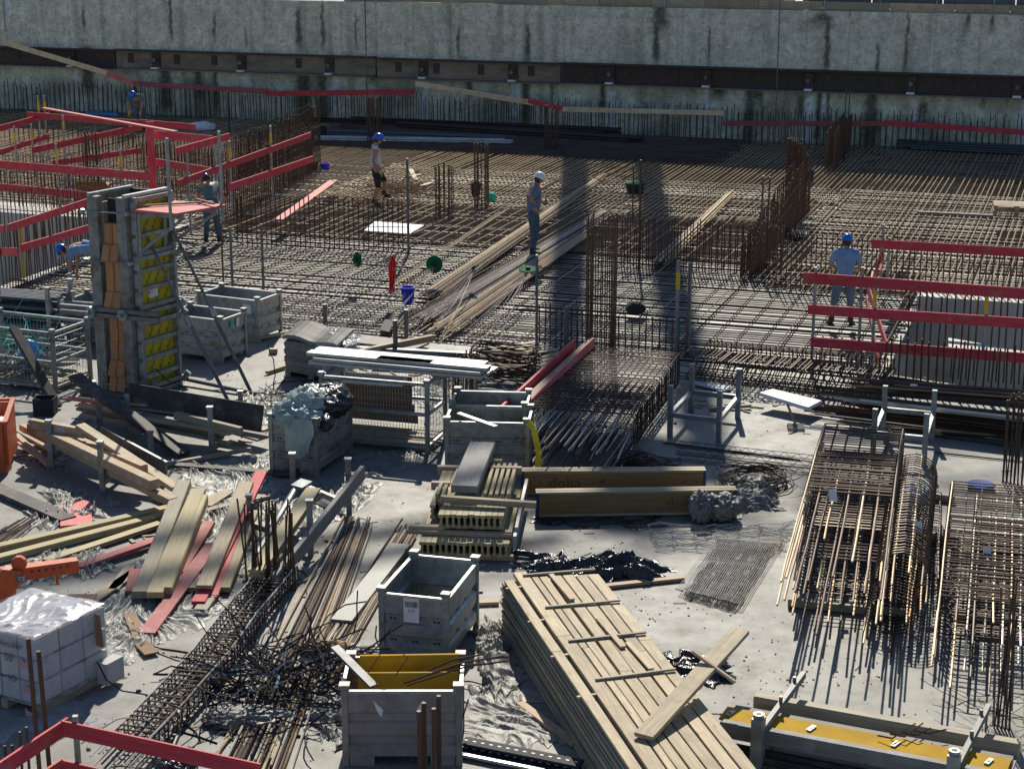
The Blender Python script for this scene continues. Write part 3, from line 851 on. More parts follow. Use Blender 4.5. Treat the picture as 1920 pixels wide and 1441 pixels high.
# free-standing thick bars and poles
def pole(x, y, top, r, mt, label, name='rebar_pole', cat='pole', z0=-.1, dx=0, parts=None):
    c = P(x, y); h = HT(c, top)
    if parts is None:
        return single(name, MB().tube([c + UP * z0, Vector((c.x + dx, c.y, h))], r, 6), mt, label, cat, 'single upright poles and bars')
polel = [(1006, 672, 478, .03, STEELG, 'dark upright pole before the green-lidded disc and pallet'), (1198, 498, 300, .028, RUSTV, 'rusty upright pole in front of the green-lidded tub'), (1186, 420, 310, .02, RUSTV, 'thinner rusty bar beside the green-lidded tub'),
         (766, 468, 297, .035, STEELG, 'dark upright pole at the corner of the white sheet'), (495, 565, 420, .03, STEELG, 'dark pole behind the farthest steel box'), (420, 555, 462 - 45, .02, RUSTV, 'thin rusty bar left of the farthest steel box'),
         (437, 560, 425, .03, STEELG, 'dark pole close left of the farthest steel box'), (1425, 500, 330, .028, STEELG, 'dark pole before the dense bar wall'), (1437, 500, 332, .022, REBARD, 'thin pole twin before the dense bar wall'),
         (371, 242, 168, .03, RUSTV, 'rusty pole right of the bending worker at the back'), (430, 250, 172, .03, RUSTV, 'rusty pole at the left end of the long bar row'), (256, 238, 160, .04, RUSTV, 'thick rusty pole in front of the bending worker at the back'),
         (188, 260, 185, .03, REBARD, 'dark double pole before the blue sheet on the left'), (1583, 300, 220, .03, REBARD, 'dark pole at the back end of the rusty double row'), (1290, 655, 492, .04, STEELG, 'dark thick pole beside the sleeved post at the crane shadow'), (1337, 600, 405 + 20, .0001, REBARD, None)]
sp_ = P(1268, 655); hz_ = HT(sp_, 488)
t = Thing('sleeved_post', 'grey post with a yellow sleeve standing before the mat right of the crane shadow', 'post', sp_)
t.add('post', MB().bar(sp_, sp_ + UP * hz_, .06, .06, up=Vector((0, 1, 0))), GALV); t.add('yellow_sleeve', MB().bar(sp_ + UP * (hz_ - .22), sp_ + UP * (hz_ - .55), .075, .075, up=Vector((0, 1, 0))), YTAPE)
for (x, y, tp, r, mt, lb) in polel:
    if lb: pole(x, y, tp, r, mt, lb)
# ================================================================== GUARDRAILS
def rail_pts(pts, z_from, base=None): pass
def grail(label, posts, rails, mt=RED, group='red timber guardrails', sleeve=True, th=.035, h=.15, postw=.045):
    """posts: [(x, y_base, y_top, sleeve?, z0)]; rails: [((x,y),(x,y), Y or None, h)] placed in the vertical plane through the post line"""
    first = P(posts[0][0], posts[0][1], posts[0][4] if len(posts[0]) > 4 else 0)
    t = Thing('guardrail', label, 'guardrail', first, group)
    return t
def plane_pt(A, B, x, y):
    """point seen at photo pixel (x,y) on the vertical plane through A and B"""
    n = (B - A).cross(UP).normalized()
    o = Vector((0, 0, CAM_H)); d = ray(x, y)
    return o + d * ((A - o).dot(n) / d.dot(n))
def guard(label, A, B, rails, posts, group='red timber guardrails', mt=RED, post_m=GALV, zb=0.0, hh=None):
    """A,B ground points of the run; rails in photo pixels of their centre line; posts (x_at_base, y_top, sleeved)"""
    A = P(*A, zb) if len(A) == 2 else Vector(A)
    B = P(*B, zb) if len(B) == 2 else Vector(B)
    t = Thing('guardrail', label, 'guardrail', A, group)
    n = (B - A).cross(UP).normalized()
    if n.y > 0: n = -n          # towards the camera
    for r in rails:
        (x0, y0), (x1, y1) = r[0], r[1]
        wpx = r[2] if len(r) > 2 else .15
        m = r[3] if len(r) > 3 else mt
        a = plane_pt(A, B, x0, y0) + n * (.045 + rj(.004)); b = plane_pt(A, B, x1, y1) + n * (.045 + rj(.004))
        t.beam('rail', a, b, .03, wpx, m)
    for (x, yb, yt, sl) in posts:
        p = plane_pt(A, B, x, yb); q = plane_pt(A, B, x, yt)
        q = Vector((p.x, p.y, q.z)); p = Vector((p.x, p.y, min(p.z, q.z - .2)))
        o = t.beam('post', p, q, .05, .05, post_m, up=Vector((0, 1, 0)))
        if sl:
            L = (q - p).length
            t.add('yellow_sleeve', MB().bar(q - UP * .18, q - UP * .46, .056, .056, up=Vector((0, 1, 0))), YTAPE)
    return t
# right pit guardrail (three long rails)
guard('three-rail red guardrail before the right pit, crossing in front of the worker in blue', (1520, 702), (1930, 740),
      [((1507, 519), (1925, 550), .19), ((1516, 579), (1925, 605), .18), ((1521, 640), (1925, 670), .18)],
      [(1521, 690, 500, 0), (1607, 700, 500, 0), (1633, 700, 525, 1), (1838, 732, 537, 1)])
guard('single far red rail behind the right pit, with a grey post at its left end', (1650, 552), (1930, 575),
      [((1635, 456), (1925, 473), .19)], [(1662, 548, 445, 0), (1650, 545, 420, 0)])
# zig-zag boards at the corner of the right pit
for i, (a, b, za, zb) in enumerate((((1655, 462), (1630, 560), 1.0, 1.0), ((1628, 540), (1663, 650), .8, .4), ((1624, 560), (1650, 690), .5, .15), ((1636, 515), (1632, 535), 1.0, 1.0), ((1657, 478), (1650, 512), .8, .8))):
    A = P(1632, 700) if i in (1, 2) else None
    p0 = D(a[0], a[1], 37.0 - (0 if i in (0, 4) else 4.5)); p1 = D(b[0], b[1], (36.2, 30.9, 30.7, 31.9, 36.4)[i])
    board('barrier_board', p0, p1, .03, .15, PINK, ('faded red board rising steeply to the far rail of the right pit', 'faded red board slanting down behind the sleeved post', 'second faded red board slanting to the pit edge, left of the other', 'stub of red board at the end of the top right rail', 'short dark-shaded red board by the grey corner post')[i], 'board', 'loose red boards at the right pit corner')
# far boards hung before the retaining wall
PALEB = wood('pale barrier board', (0.80, 0.64, 0.40), (0.62, 0.48, 0.28), dirt=(0.60, 0.20, 0.16), rnd=0.05)
WB = [((8, 80), (200, 137), .20, PALEB, 'bare tan board at the far left, sloping down across the wall'), ((185, 133), (256, 158), .19, PINK, 'short faded red board joining the tan one on the far left of the wall'),
      ((250, 157), (505, 172), .19, REDOLD, 'dark red board on the wall behind the bending worker'), ((500, 176), (776, 172), .19, RED, 'level red board on the wall above the tank-top man'),
      ((779, 157), (1000, 193), .19, PALEB, 'tan board sloping right down across the wall centre'), ((985, 188), (1056, 204), .17, RED, 'short red board at the low end of the sloping tan one'),
      ((1054, 205), (1357, 212), .17, PALEB, 'level tan board with red marks before the starter bars'), ((1356, 231), (1660, 232), .17, REDOLD, 'red and tan level board right of the centre of the wall'),
      ((1658, 230), (1930, 249), .18, RED, 'red board at the right end of the wall, sagging slightly')]
for (a, b, w, m, lab) in WB:
    board('barrier_board', WP(a[0], a[1], .95), WP(b[0], b[1], .95), .04, w, m, lab, 'board', 'barrier boards along the retaining wall')
for i, (a, b) in enumerate((((1200, 211), (1290, 213)), ((1500, 232), (1560, 232)), ((1715, 234), (1790, 239)))):
    pass
# red guardrails round the left pit
guard('long red top rail with a second below, left of the column formwork', (-20, 392), (375, 420), [((-10, 307), (280, 330), .21), ((-10, 349), (175, 367), .20)], [(113, 395, 270, 1), (233, 402, 280, 1)])
guard('lowest sloping red double rail along the left pit edge', (22, 548), (185, 470), [((10, 428), (178, 373), .17), ((36, 465), (182, 422), .17)], [(45, 520, 410, 0)], post_m=OCHRE)
guard('red double rail running in from the left edge below the pit corner', (-30, 520), (14, 545), [((-20, 424), (12, 430), .17), ((-20, 470), (38, 472), .17)], [])
guard('red rail pair sloping up from the left edge at the back of the pit', (-15, 330), (95, 300), [((-10, 243), (90, 216), .19), ((-10, 288), (90, 255), .17)], [(80, 318, 178, 1), (92, 320, 178, 1)])
guard('red rails sloping up to the bending worker', (60, 352), (260, 318), [((58, 282), (262, 238), .19), ((96, 306), (262, 282), .17)], [(33, 330, 236, 1), (65, 330, 232, 1), (126, 345, 215, 1), (160, 340, 252, 0)])
guard('uppermost red rail in two lengths under the blue sheet', (50, 305), (370, 330), [((52, 215), (275, 232), .19), ((262, 229), (368, 238), .18)], [])
board('barrier_board', D(82, 203, 44), D(330, 247, 40), .12, .035, PINK, 'narrow pale red board laid slantwise across the uppermost rails', 'board')
guard('red rails on the near side of the red corner post', (275, 400), (410, 425), [((276, 250), (402, 262), .21), ((277, 301), (400, 321), .20)], [(211, 400, 350, 0)])
A_ = P(290, 408); 
for i in range(1):
    t = Thing('corner_post', 'upright red timber post where the left guardrails meet', 'post', A_)
    t.beam('post_board', A_, Vector((A_.x, A_.y, HT(A_, 228))), .04, .2, RED, up=Vector((0, 1, 0)).cross(UP).normalized())
guard('red rails rising to the right from the grey post beside the form', (332, 470), (592, 350), [((327, 284), (427, 256), .18), ((330, 344), (580, 253), .17), ((425, 352), (584, 298), .19)],
      [(358, 440, 273, 0), (411, 445, 255, 0), (436, 400, 262, 1), (512, 380, 234, 1)])
guard('red double rail at the lower left corner of the picture', (148, 1500), (700, 1560), [((118, 1360), (490, 1441), .155), ((118, 1432), (490, 1520), .15)], [(152, 1500, 1342, 0)], post_m=GALVD)
guard('red double rail running down to the left in the lower left corner', (120, 1500), (-30, 1620), [((120, 1357), (-20, 1450), .155), ((108, 1434), (-20, 1520), .15)], [])

# ================================================================== COLUMN FORMWORK
FA, FB = P(197, 738), P(262, 745)
fx = (FB - FA); FWW = fx.length; fx.normalize(); fy = UP.cross(fx)
FWD = 0.95
fdir = (P(332, 722) - FB); FWD = fdir.length; fdir.normalize(); fy = fdir
FH = HT(FA, 366)
def F(u, v, z): return FA + fx * u + fy * v + UP * z
t = Thing('column_formwork', 'tall column formwork with yellow panels, steel frames and orange timbers in the gap', 'column formwork', FA)
def fbox(mb, u0, u1, v0, v1, z0, z1):
    return mb.hexa([F(u0, v0, z0), F(u1, v0, z0), F(u1, v1, z0), F(u0, v1, z0)], [F(u0, v0, z1), F(u1, v0, z1), F(u1, v1, z1), F(u0, v1, z1)])
W = FWW
for (u0, u1) in ((-.04, .15), (W - .17, W)):
    t.add('frame_stile', fbox(MB(), u0, u1, -.10, .02, 0, FH), GALVD)
t.add('inner_ply', fbox(MB(), .15, .19, .0, FWD, 0, FH - .1), OLDWOOD)
t.add('left_panel', fbox(MB(), -.04, .0, .021, FWD, 0, FH), GALVD)
t.add('form_lining', fbox(MB(), .191, W - .171, .10, .13, 0, FH - .05), BLACKC)
t.add('back_panel', fbox(MB(), -.04, W, FWD - .05, FWD, 0, FH), DARKWOOD)
zz = .12
tw = (W - .17 - .19) / 2
for sgm, (z0, z1) in enumerate(((.25, .95), (.95, 1.75), (1.75, 2.45), (2.45, FH - .45))):
    for k in range(2):
        u0 = .195 + k * tw
        o = t.beam('infill_timber', F(u0 + tw / 2, 0.0 + .02 * (sgm % 2), z0), F(u0 + tw / 2, .0 + .02 * (sgm % 2), z1), .14, tw - .012, ORANGEWOOD, up=fx)
        if sgm in (0, 2, 3): pass
for z in (.10, .36, 1.35 + .2, 2.35):
    for k in range(2):
        u0 = .195 + k * tw
        t.beam('packing_block', F(u0 + tw / 2, -.10, z), F(u0 + tw / 2 + rj(.01), -.03, z + .26), .16, tw - .01, ORANGEWOOD, up=fx)
# yellow side face with steel cross ribs
side = t.add('yellow_panel', fbox(MB(), W - .02, W + .015, .03, FWD, .05, FH - .06), YELLOW)
N = 11
for i in range(N + 1):
    z = .05 + (FH - .1) * i / N
    t.add('cross_rib', MB().hexa([F(W + .016, .0, z - .035), F(W + .10, .0, z - .035), F(W + .10, FWD, z - .035), F(W + .016, FWD, z - .035)],
                                 [F(W + .016, .0, z + .035), F(W + .10, .0, z + .035), F(W + .10, FWD, z + .035), F(W + .016, FWD, z + .035)]), GALV)
for v in (0.0, FWD - .06):
    t.add('edge_stile', fbox(MB(), W + .017, W + .12, v, v + .06, 0, FH), GALV)
# printed dashes: the maker's name repeated in slanting rows on each yellow panel
MS = Matrix(((fy.x, 0, fx.x, 0), (fy.y, 0, fx.y, 0), (0, 1, 0, 0), (0, 0, 0, 1)))
tm = None
for i in range(N):
    z = .05 + (FH - .1) * (i + .5) / N
    for k in range(4):
        M = Matrix.Translation(F(W + .018, .15 + k * .21, z) - t.loc) @ MS @ Matrix.Rotation(R(62), 4, 'Z')
        if tm is None: tm = text_mesh('doka', .125, M, INK, 'print', t.o)
        else:
            c = tm.copy(); C.objects.link(c); c.parent = t.o; c.matrix_basis = M
zl = .05 + (FH - .1) * 5.55 / N
t.add('label', fbox(MB(), W + .019, W + .022, .33, .55, zl - .06, zl + .12), PAPER)
M = Matrix.Translation(F(W + .024, .44, zl + .03) - t.loc) @ MS
text_mesh('# 1 DV', .075, M, INK, 'print', t.o)
t.add('label', fbox(MB(), W + .019, W + .022, .33, .55, zl - .55, zl - .33), NAVY)
M = Matrix.Translation(F(W + .024, .44, zl - .44) - t.loc) @ MS
text_mesh('Xlife', .075, M, PAPER, 'print', t.o)
# walers and tie rods round the form
zw = HT(F(0, -.2, 0), 585)
for zq, ext in ((zw, 1),):
    for dz in (-.04, .06):
        t.add('waler', MB().bar(F(-.62, -.18, zq + dz), F(W + .62, -.18, zq + dz), .07, .07), STEELG)
    for u in (.0, W - .06):
        t.add('tie_plate', MB().tube([F(u, -.24, zq), F(u, -.20, zq)], .10, 12), GALV)
        t.add('tie_nut', MB().tube([F(u, -.31, zq), F(u, -.20, zq)], .035, 8), GALV)
for zq in (.22, 2.35, FH - .25):
    t.add('tie_rod', MB().tube([F(-.12, -.14, zq), F(W + .12, -.14, zq)], .012, 6), GALV)
    for u in (-.10, W + .08): t.add('tie_nut', MB().tube([F(u, -.18, zq), F(u, -.11, zq)], .04, 8), GALV)
for zq in (.18, 1.3, zw, 2.4):
    t.add('corner_clamp', MB().bar(F(W + .13, -.05, zq), F(W + .13, FWD + .12, zq), .05, .06), GALV)
    t.add('clamp_head', MB().box(-.06, .06, -.06, .06, -.06, .06) if False else MB().tube([F(W + .10, FWD + .02, zq - .07), F(W + .2, FWD + .06, zq + .07)], .06, 7), GALV)
t.add('base_beam', MB().bar(F(-.35, -.16, .06), F(W + .35, -.16, .06), .08, .1), STEELG)
t.add('top_cap', fbox(MB(), -.04, .03, -.1, FWD, FH, FH + .05), GALV)
t.add('top_cap', fbox(MB(), W - .05, W + .03, -.1, FWD, FH, FH + .05), ALU)
# working platform
zp = HT(F(W + .3, 0, 0), 392)
pt = Thing('work_platform', 'sloping-edged red board platform on brackets hung on the column formwork', 'platform', F(W + .13, .2, zp - .1))
p1 = D(248, 401, F(W + .13, -.1, 0).y); p2 = D(330, 416, F(W + .9, -.25, 0).y); p3 = D(425, 375, F(W + 1.2, .9, 0).y); p4 = D(322, 366, F(W + .2, 1.0, 0).y)
for q in (p1, p2, p3, p4): q.z = zp
for k in range(4):
    f0, f1 = k / 4 + .004, (k + 1) / 4 - .004
    a = p1.lerp(p4, f0); b = p2.lerp(p3, f0); c = p2.lerp(p3, f1); d = p1.lerp(p4, f1)
    mb = MB().hexa([a - UP * .04, b - UP * .04, c - UP * .04, d - UP * .04], [a, b, c, d])
    pt.add('board', mb, PINK)
for q in (p2, p3):
    pt.beam('handrail_post', q - UP * .28 + (p1 - p2).normalized() * .1, q + UP * 1.22 + (p1 - p2).normalized() * .1, .05, .04, GALV, up=Vector((0, 1, 0)))
for (a, b) in ((p1.lerp(p4, .15), p2.lerp(p3, .15)), (p1.lerp(p4, .8), p2.lerp(p3, .8))):
    pt.add('bracket', MB().bar(a - UP * .08, b - UP * .08, .05, .07).bar(a - UP * .75, b - UP * .1, .04, .05).bar(a - UP * .1, a - UP * .85, .05, .05), GALV)
pt.beam('lath', p1.lerp(p4, .2) + UP * .03, p3.lerp(p4, .25) + UP * .03, .04, .03, PLANK)
pt.beam('lath', p3.lerp(p4, .55) + UP * .05, p2.lerp(p3, .75) + UP * .05, .04, .03, REDOLD)
# push-pull props
def prop(label, a, b, r=.032):
    t = Thing('push_pull_prop', label, 'prop', b, 'props bracing the column formwork')
    m = a.lerp(b, .52)
    t.add('inner_tube', MB().tube([a, m], r * .8, 8), STEELG)
    t.add('outer_tube', MB().tube([m.lerp(a, .08), b], r, 8), STEELG)
    t.add('adjusting_nut', MB().tube([m.lerp(a, .08), m.lerp(b, .03)], r * 1.7, 8), GALV)
    t.add('foot_plate', MB().box(b.x - .09, b.x + .09, b.y - .09, b.y + .09, 0, .02), GALV)
    return t
prop('long steel prop bracing the column formwork, the right one reaching farther out', D(322, 425, F(W, FWD, 0).y - .1), P(472, 738))
prop('shorter steel prop bracing the column formwork, beside the right one', D(275, 442, F(W + .1, .3, 0).y), P(432, 760))
single('prop_tube', MB().tube([P(335, 708, .1), P(478, 738, .05)], .035, 8), STEELG, 'steel tube lying low between the column form and the prop feet', 'tube')
single('prop_tube', MB().tube([P(304, 735, .06), P(470, 770, .06)], .035, 8), STEELG, 'steel tube lying in front of the column form base', 'tube')
# hoses behind the form top
for i, (x0, y0, x1, y1, hh) in enumerate(((120, 375, 165, 362, .6), (128, 375, 172, 365, .75), (160, 352, 205, 352, .5), (170, 352, 225, 350, .6), (0, 345, 35, 350, .6))):
    A, B = P(x0, y0), P(x1, y1)
    pts = [A.lerp(B, k / 10) + UP * (math.sin(math.pi * k / 10) * hh + .15) for k in range(11)]
    single('hose', MB().tube(pts, .02, 6), ALU, ('left arching pale hose behind the column form', 'second arching pale hose behind the column form', 'low arching hose beside the cardboard box', 'taller arching hose beside the cardboard box', 'arching hose at the left picture edge')[i], 'hose', 'pale hoses arching up behind the form')
c = P(178, 372); mb = MB().box(c.x - .45, c.x + .45, c.y - .3, c.y + .3, 0, .45)
bx_ = Thing('cardboard_box', 'brown cardboard box among the pale hoses behind the form', 'box', c)
bx_.add('box_body', MB().box(c.x - .45, c.x + .45, c.y - .3, c.y + .3, 0, .42), CARD); bx_.add('flap', MB().quad(Vector((c.x - .45, c.y - .3, .42)), Vector((c.x + .45, c.y - .3, .42)), Vector((c.x + .42, c.y - .5, .55)), Vector((c.x - .42, c.y - .5, .55))), CARD)

# ================================================================== STEEL TRANSPORT BOXES
def local_frame(A, B, right_back=None):
    x = (B - A); L = x.length; x.normalize(); y = UP.cross(x)
    return x, y, L
def side_profile(h, foot=.10):
    z0 = foot
    H = h - foot
    return [(0, z0), (0, z0 + H * .16), (-.025, z0 + H * .19), (-.025, z0 + H * .30), (0, z0 + H * .33), (0, z0 + H * .52), (-.025, z0 + H * .55), (-.025, z0 + H * .66), (0, z0 + H * .69), (0, h)]
def steel_box(label, A, B, depth, h=.78, m=GALV, group='galvanised transport boxes', lab=True, z=0.0, feet=.10, holes=True):
    A = Vector(A) + UP * z; B = Vector(B) + UP * z
    x, y, L = local_frame(A, B)
    t = Thing('transport_box', label, 'transport box', A + (B - A) * .5 + y * depth / 2, group)
    def G(u, v, zz): return A + x * u + y * v + UP * zz
    prof = side_profile(h, feet)
    corners = [(0, 0), (L, 0), (L, depth), (0, depth)]
    for k in range(4):
        (u0, v0), (u1, v1) = corners[k], corners[(k + 1) % 4]
        du, dv = u1 - u0, v1 - v0; ll = math.hypot(du, dv); du /= ll; dv /= ll
        nx, ny = dv, -du                    # outward
        e = .045
        mb = MB()
        for s_, th in ((0, 0), (1, .012)):
            pass
        P0 = [G(u0 + du * e + nx * (o), v0 + dv * e + ny * (o), zz) for o, zz in prof]
        P1 = [G(u1 - du * e + nx * (o), v1 - dv * e + ny * (o), zz) for o, zz in prof]
        Q0 = [p - (x * nx + y * ny) * .012 for p in P0]; Q1 = [p - (x * nx + y * ny) * .012 for p in P1]
        for i in range(len(prof) - 1):
            mb.quad(P0[i], P1[i], P1[i + 1], P0[i + 1]); mb.quad(Q1[i], Q0[i], Q0[i + 1], Q1[i + 1])
        sp = t.add('side_panel', mb, m)
        if holes:
            mb = MB(); nslot = max(3, int(ll / .26))
            for zf in (.24, .60):
                for s_ in range(nslot):
                    c0 = .14 + (ll - .28) * s_ / (nslot - 1)
                    for q in (-.03, .015):
                        a = c0 + q
                        zc = feet + (h - feet) * zf
                        o = -.025 + .0035
                        pa = [G(u0 + du * (a + dd) + nx * o, v0 + dv * (a + dd) + ny * o, zc + dz) for dd, dz in ((0, -.012), (.032, -.012), (.032, .012), (0, .012))]
                        mb.quad(*pa)
            t.add('slots', mb, INK, kind='stuff')
        # rim
        a = G(u0 + du * e, v0 + dv * e, h + .008); b = G(u1 - du * e, v1 - dv * e, h + .008)
        t.add('rim', MB().bar(a, b, .035, .03), ALU if m is GALV else GALV)
    for (u, v) in corners:
        su = 1 if u == 0 else -1; sv = 1 if v == 0 else -1
        mb = MB()
        ua, ub = sorted((u - su * .012, u + su * .05)); va, vb = sorted((v - sv * .012, v + sv * .05))
        mb.hexa([G(ua, va, .0), G(ub, va, .0), G(ub, vb, .0), G(ua, vb, .0)], [G(ua, va, h + .03), G(ub, va, h + .03), G(ub, vb, h + .03), G(ua, vb, h + .03)])
        t.add('corner_post', mb, m)
        mb = MB()
        ua, ub = sorted((u - su * .02, u + su * .065)); va, vb = sorted((v - sv * .02, v + sv * .065))
        mb.hexa([G(ua, va, h + .03), G(ub, va, h + .03), G(ub, vb, h + .03), G(ua, vb, h + .03)], [G(ua - .01, va - .01, h + .085), G(ub + .01, va - .01, h + .085), G(ub + .01, vb + .01, h + .085), G(ua - .01, vb + .01, h + .085)])
        t.add('stacking_lug', mb, GALVD if m is GALV else m)
    t.add('floor_panel', MB().hexa([G(.01, .01, feet), G(L - .01, .01, feet), G(L - .01, depth - .01, feet), G(.01, depth - .01, feet)], [G(.01, .01, feet + .02), G(L - .01, .01, feet + .02), G(L - .01, depth - .01, feet + .02), G(.01, depth - .01, feet + .02)]), m)
    for u in (.06, L - .30):
        t.add('foot', MB().hexa([G(u, 0.0, 0), G(u + .24, 0.0, 0), G(u + .24, .03, 0), G(u, .03, 0)], [G(u, 0.0, feet), G(u + .24, 0.0, feet), G(u + .24, .03, feet), G(u, .03, feet)]), m)
    MF = Matrix(((x.x, 0, -y.x, 0), (x.y, 0, -y.y, 0), (0, 1, 0, 0), (0, 0, 0, 1)))
    return t, G, L, MF
t, G, L, MF = steel_box('open empty galvanised transport box in the lower middle, with a barcode label', P(714, 1238), P(840, 1252), 1.22, .80)
t.add('label', MB().quad(G(.28, -.004, .50), G(.46, -.004, .50), G(.46, -.004, .79), G(.28, -.004, .79)), PAPER)
mb = MB()
xx = .30
while xx < .44:
    w = random.choice((.003, .006)); mb.quad(G(xx, -.008, .68), G(xx + w, -.008, .68), G(xx + w, -.008, .75), G(xx, -.008, .75)); xx += w + random.choice((.004, .007))
t.add('barcode', mb, INK)
text_mesh('L15', .05, Matrix.Translation(G(.37, -.008, .64) - t.loc) @ MF, INK, 'print', t.o)
t, G, L, MF = steel_box('stained brown steel box at the bottom edge, filled with scrap bars and a yellow sheet', P(645, 1434), P(865, 1434), .80, .78, BROWNSTEEL, holes=False)
t.add('torn_sticker', MB().prism([G(.30, -.006, .70), G(.36, -.006, .64), G(.40, -.006, .60), G(.38, -.006, .52), G(.34, -.006, .58), G(.32, -.006, .64)], y if False else Vector((0, -.002, 0))), PAPER)
t.add('torn_sticker', MB().prism([G(.72, -.006, .60), G(.79, -.006, .60), G(.79, -.006, .71)], Vector((0, -.002, 0))), PAPER)
BIN2 = (t, G, L)
t, G, L, MF = steel_box('galvanised transport box left of the tall beam stack, with a yellow strap at its corner', P(836, 889), P(990, 893), .80, .80, GALVD)
BIN3 = G
t, G, L, MF = steel_box('dirty transport box heaped with pale bags and black plastic', P(508, 884), P(597, 894), 1.22, .82, GALVD)
BIN4 = G
t, G, L, MF = steel_box('empty transport box right behind the column formwork, with a green sticker', P(312, 668), P(417, 682), .8, .80)
t.add('sticker', MB().quad(G(L + .02, .28, .62), G(L + .02, .38, .62), G(L + .02, .38, .74), G(L + .02, .28, .74)), TURQ)
t.add('sticker', MB().quad(G(L + .02, .46, .60), G(L + .02, .56, .60), G(L + .02, .56, .76), G(L + .02, .46, .76)), PAPER)
t, G, L, MF = steel_box('farthest transport box standing at the slab edge under two dark poles', P(374, 628), P(486, 642), .8, .80)
t.add('label', MB().quad(G(L - .34, -.006, .55), G(L - .16, -.006, .55), G(L - .16, -.006, .72), G(L - .34, -.006, .72)), PAPER)
steel_box('transport box half hidden behind the left side of the column formwork', P(128, 642), P(252, 652), .8, .80)

# contents
def rod_tangle(name, c, n, rx, ry, rz, r, m, label, cat, wire=3, group=None, L=(.3, .9)):
    mb = MB()
    for i in range(n):
        p = c + Vector((random.gauss(0, rx * .5), random.gauss(0, ry * .5), 0))
        hgt = rz * max(0, 1 - ((p.x - c.x) / rx) ** 2 * .6 - ((p.y - c.y) / ry) ** 2 * .6)
        p.z = c.z + r + random.random() * hgt
        a = random.uniform(0, 6.28); l = random.uniform(*L)
        d = Vector((math.cos(a), math.sin(a), rj(.25)))
        pts = [p]
        for k in range(wire):
            d = (d + jit(.45)).normalized()
            q = pts[-1] + d * (l / wire)
            q.z = max(c.z + r, q.z)
            pts.append(q)
        mb.tube(pts, r, 4)
    return single(name, mb, m, label, cat, group, kind='stuff')
G = BIN2[1]
sh = Thing('yellow_sheet', 'yellow formwork strip lying inside the stained brown box', 'formwork strip', G(.6, .5, .4))
sh.beam('strip', G(.12, .42, .70), G(1.12, .44, .70), .03, .2, OCHRE); sh.beam('strip', G(.12, .66, .78), G(1.12, .70, .78), .04, .2, OCHRE)
for i in range(5):
    a = G(.55 + rj(.1), .35 + rj(.1), .72); b = a + Vector((.75 + rj(.3), .15 + rj(.2), .25 + rj(.15)))
    single('bent_bar', MB().tube([a, a.lerp(b, .6) + UP * .05, b], .010, 5), RUSTV, ('longest rusty bar poking out right of the stained box', 'rusty hooked bar in the stained box', 'short rusty bar over the box lug', 'thin rusty bar lying low in the stained box', 'rusty bar end beside the yellow strip')[i], 'bar', 'rusty bars in the stained box')
single('mesh_offcut', MB().tube([G(.2, .3, .8), G(.42, .4, 1.12), G(.62, .45, .95), G(.5, .35, .8)], .006, 4), RUSTV, 'bent wire mesh offcut standing up in the stained box', 'wire mesh')
board('metal_channel', G(-.12, .55, 1.02), G(.30, .1, .80), .10, .03, STEELG, 'grey metal channel leaning out of the left of the stained box', 'channel')
# yellow strap
G = BIN3
st_ = Thing('ratchet_strap', 'yellow lashing strap hanging from the box corner into a heap', 'strap', P(1008, 890))
pa = G(1.2, .0, .86)
pts = [pa, pa + Vector((.10, -.12, -.1)), pa + Vector((.17, -.16, -.45)), pa + Vector((.15, -.2, -.80)), P(1010, 888, .04), P(1022, 884, .03)]
mb = MB()
for a, b in zip(pts, pts[1:]): mb.bar(a, b, .085, .015, up=Vector((0, 1, 0)))
st_.add('webbing', mb, STRAP)
mb = MB()
for i in range(14):
    c = P(1003 + rj(12), 888 + rj(5), .04 + random.random() * .08)
    mb.bar(c, c + Vector((rj(.12), rj(.1), rj(.04))), .05, .012)
st_.add('webbing_heap', mb, STRAP)
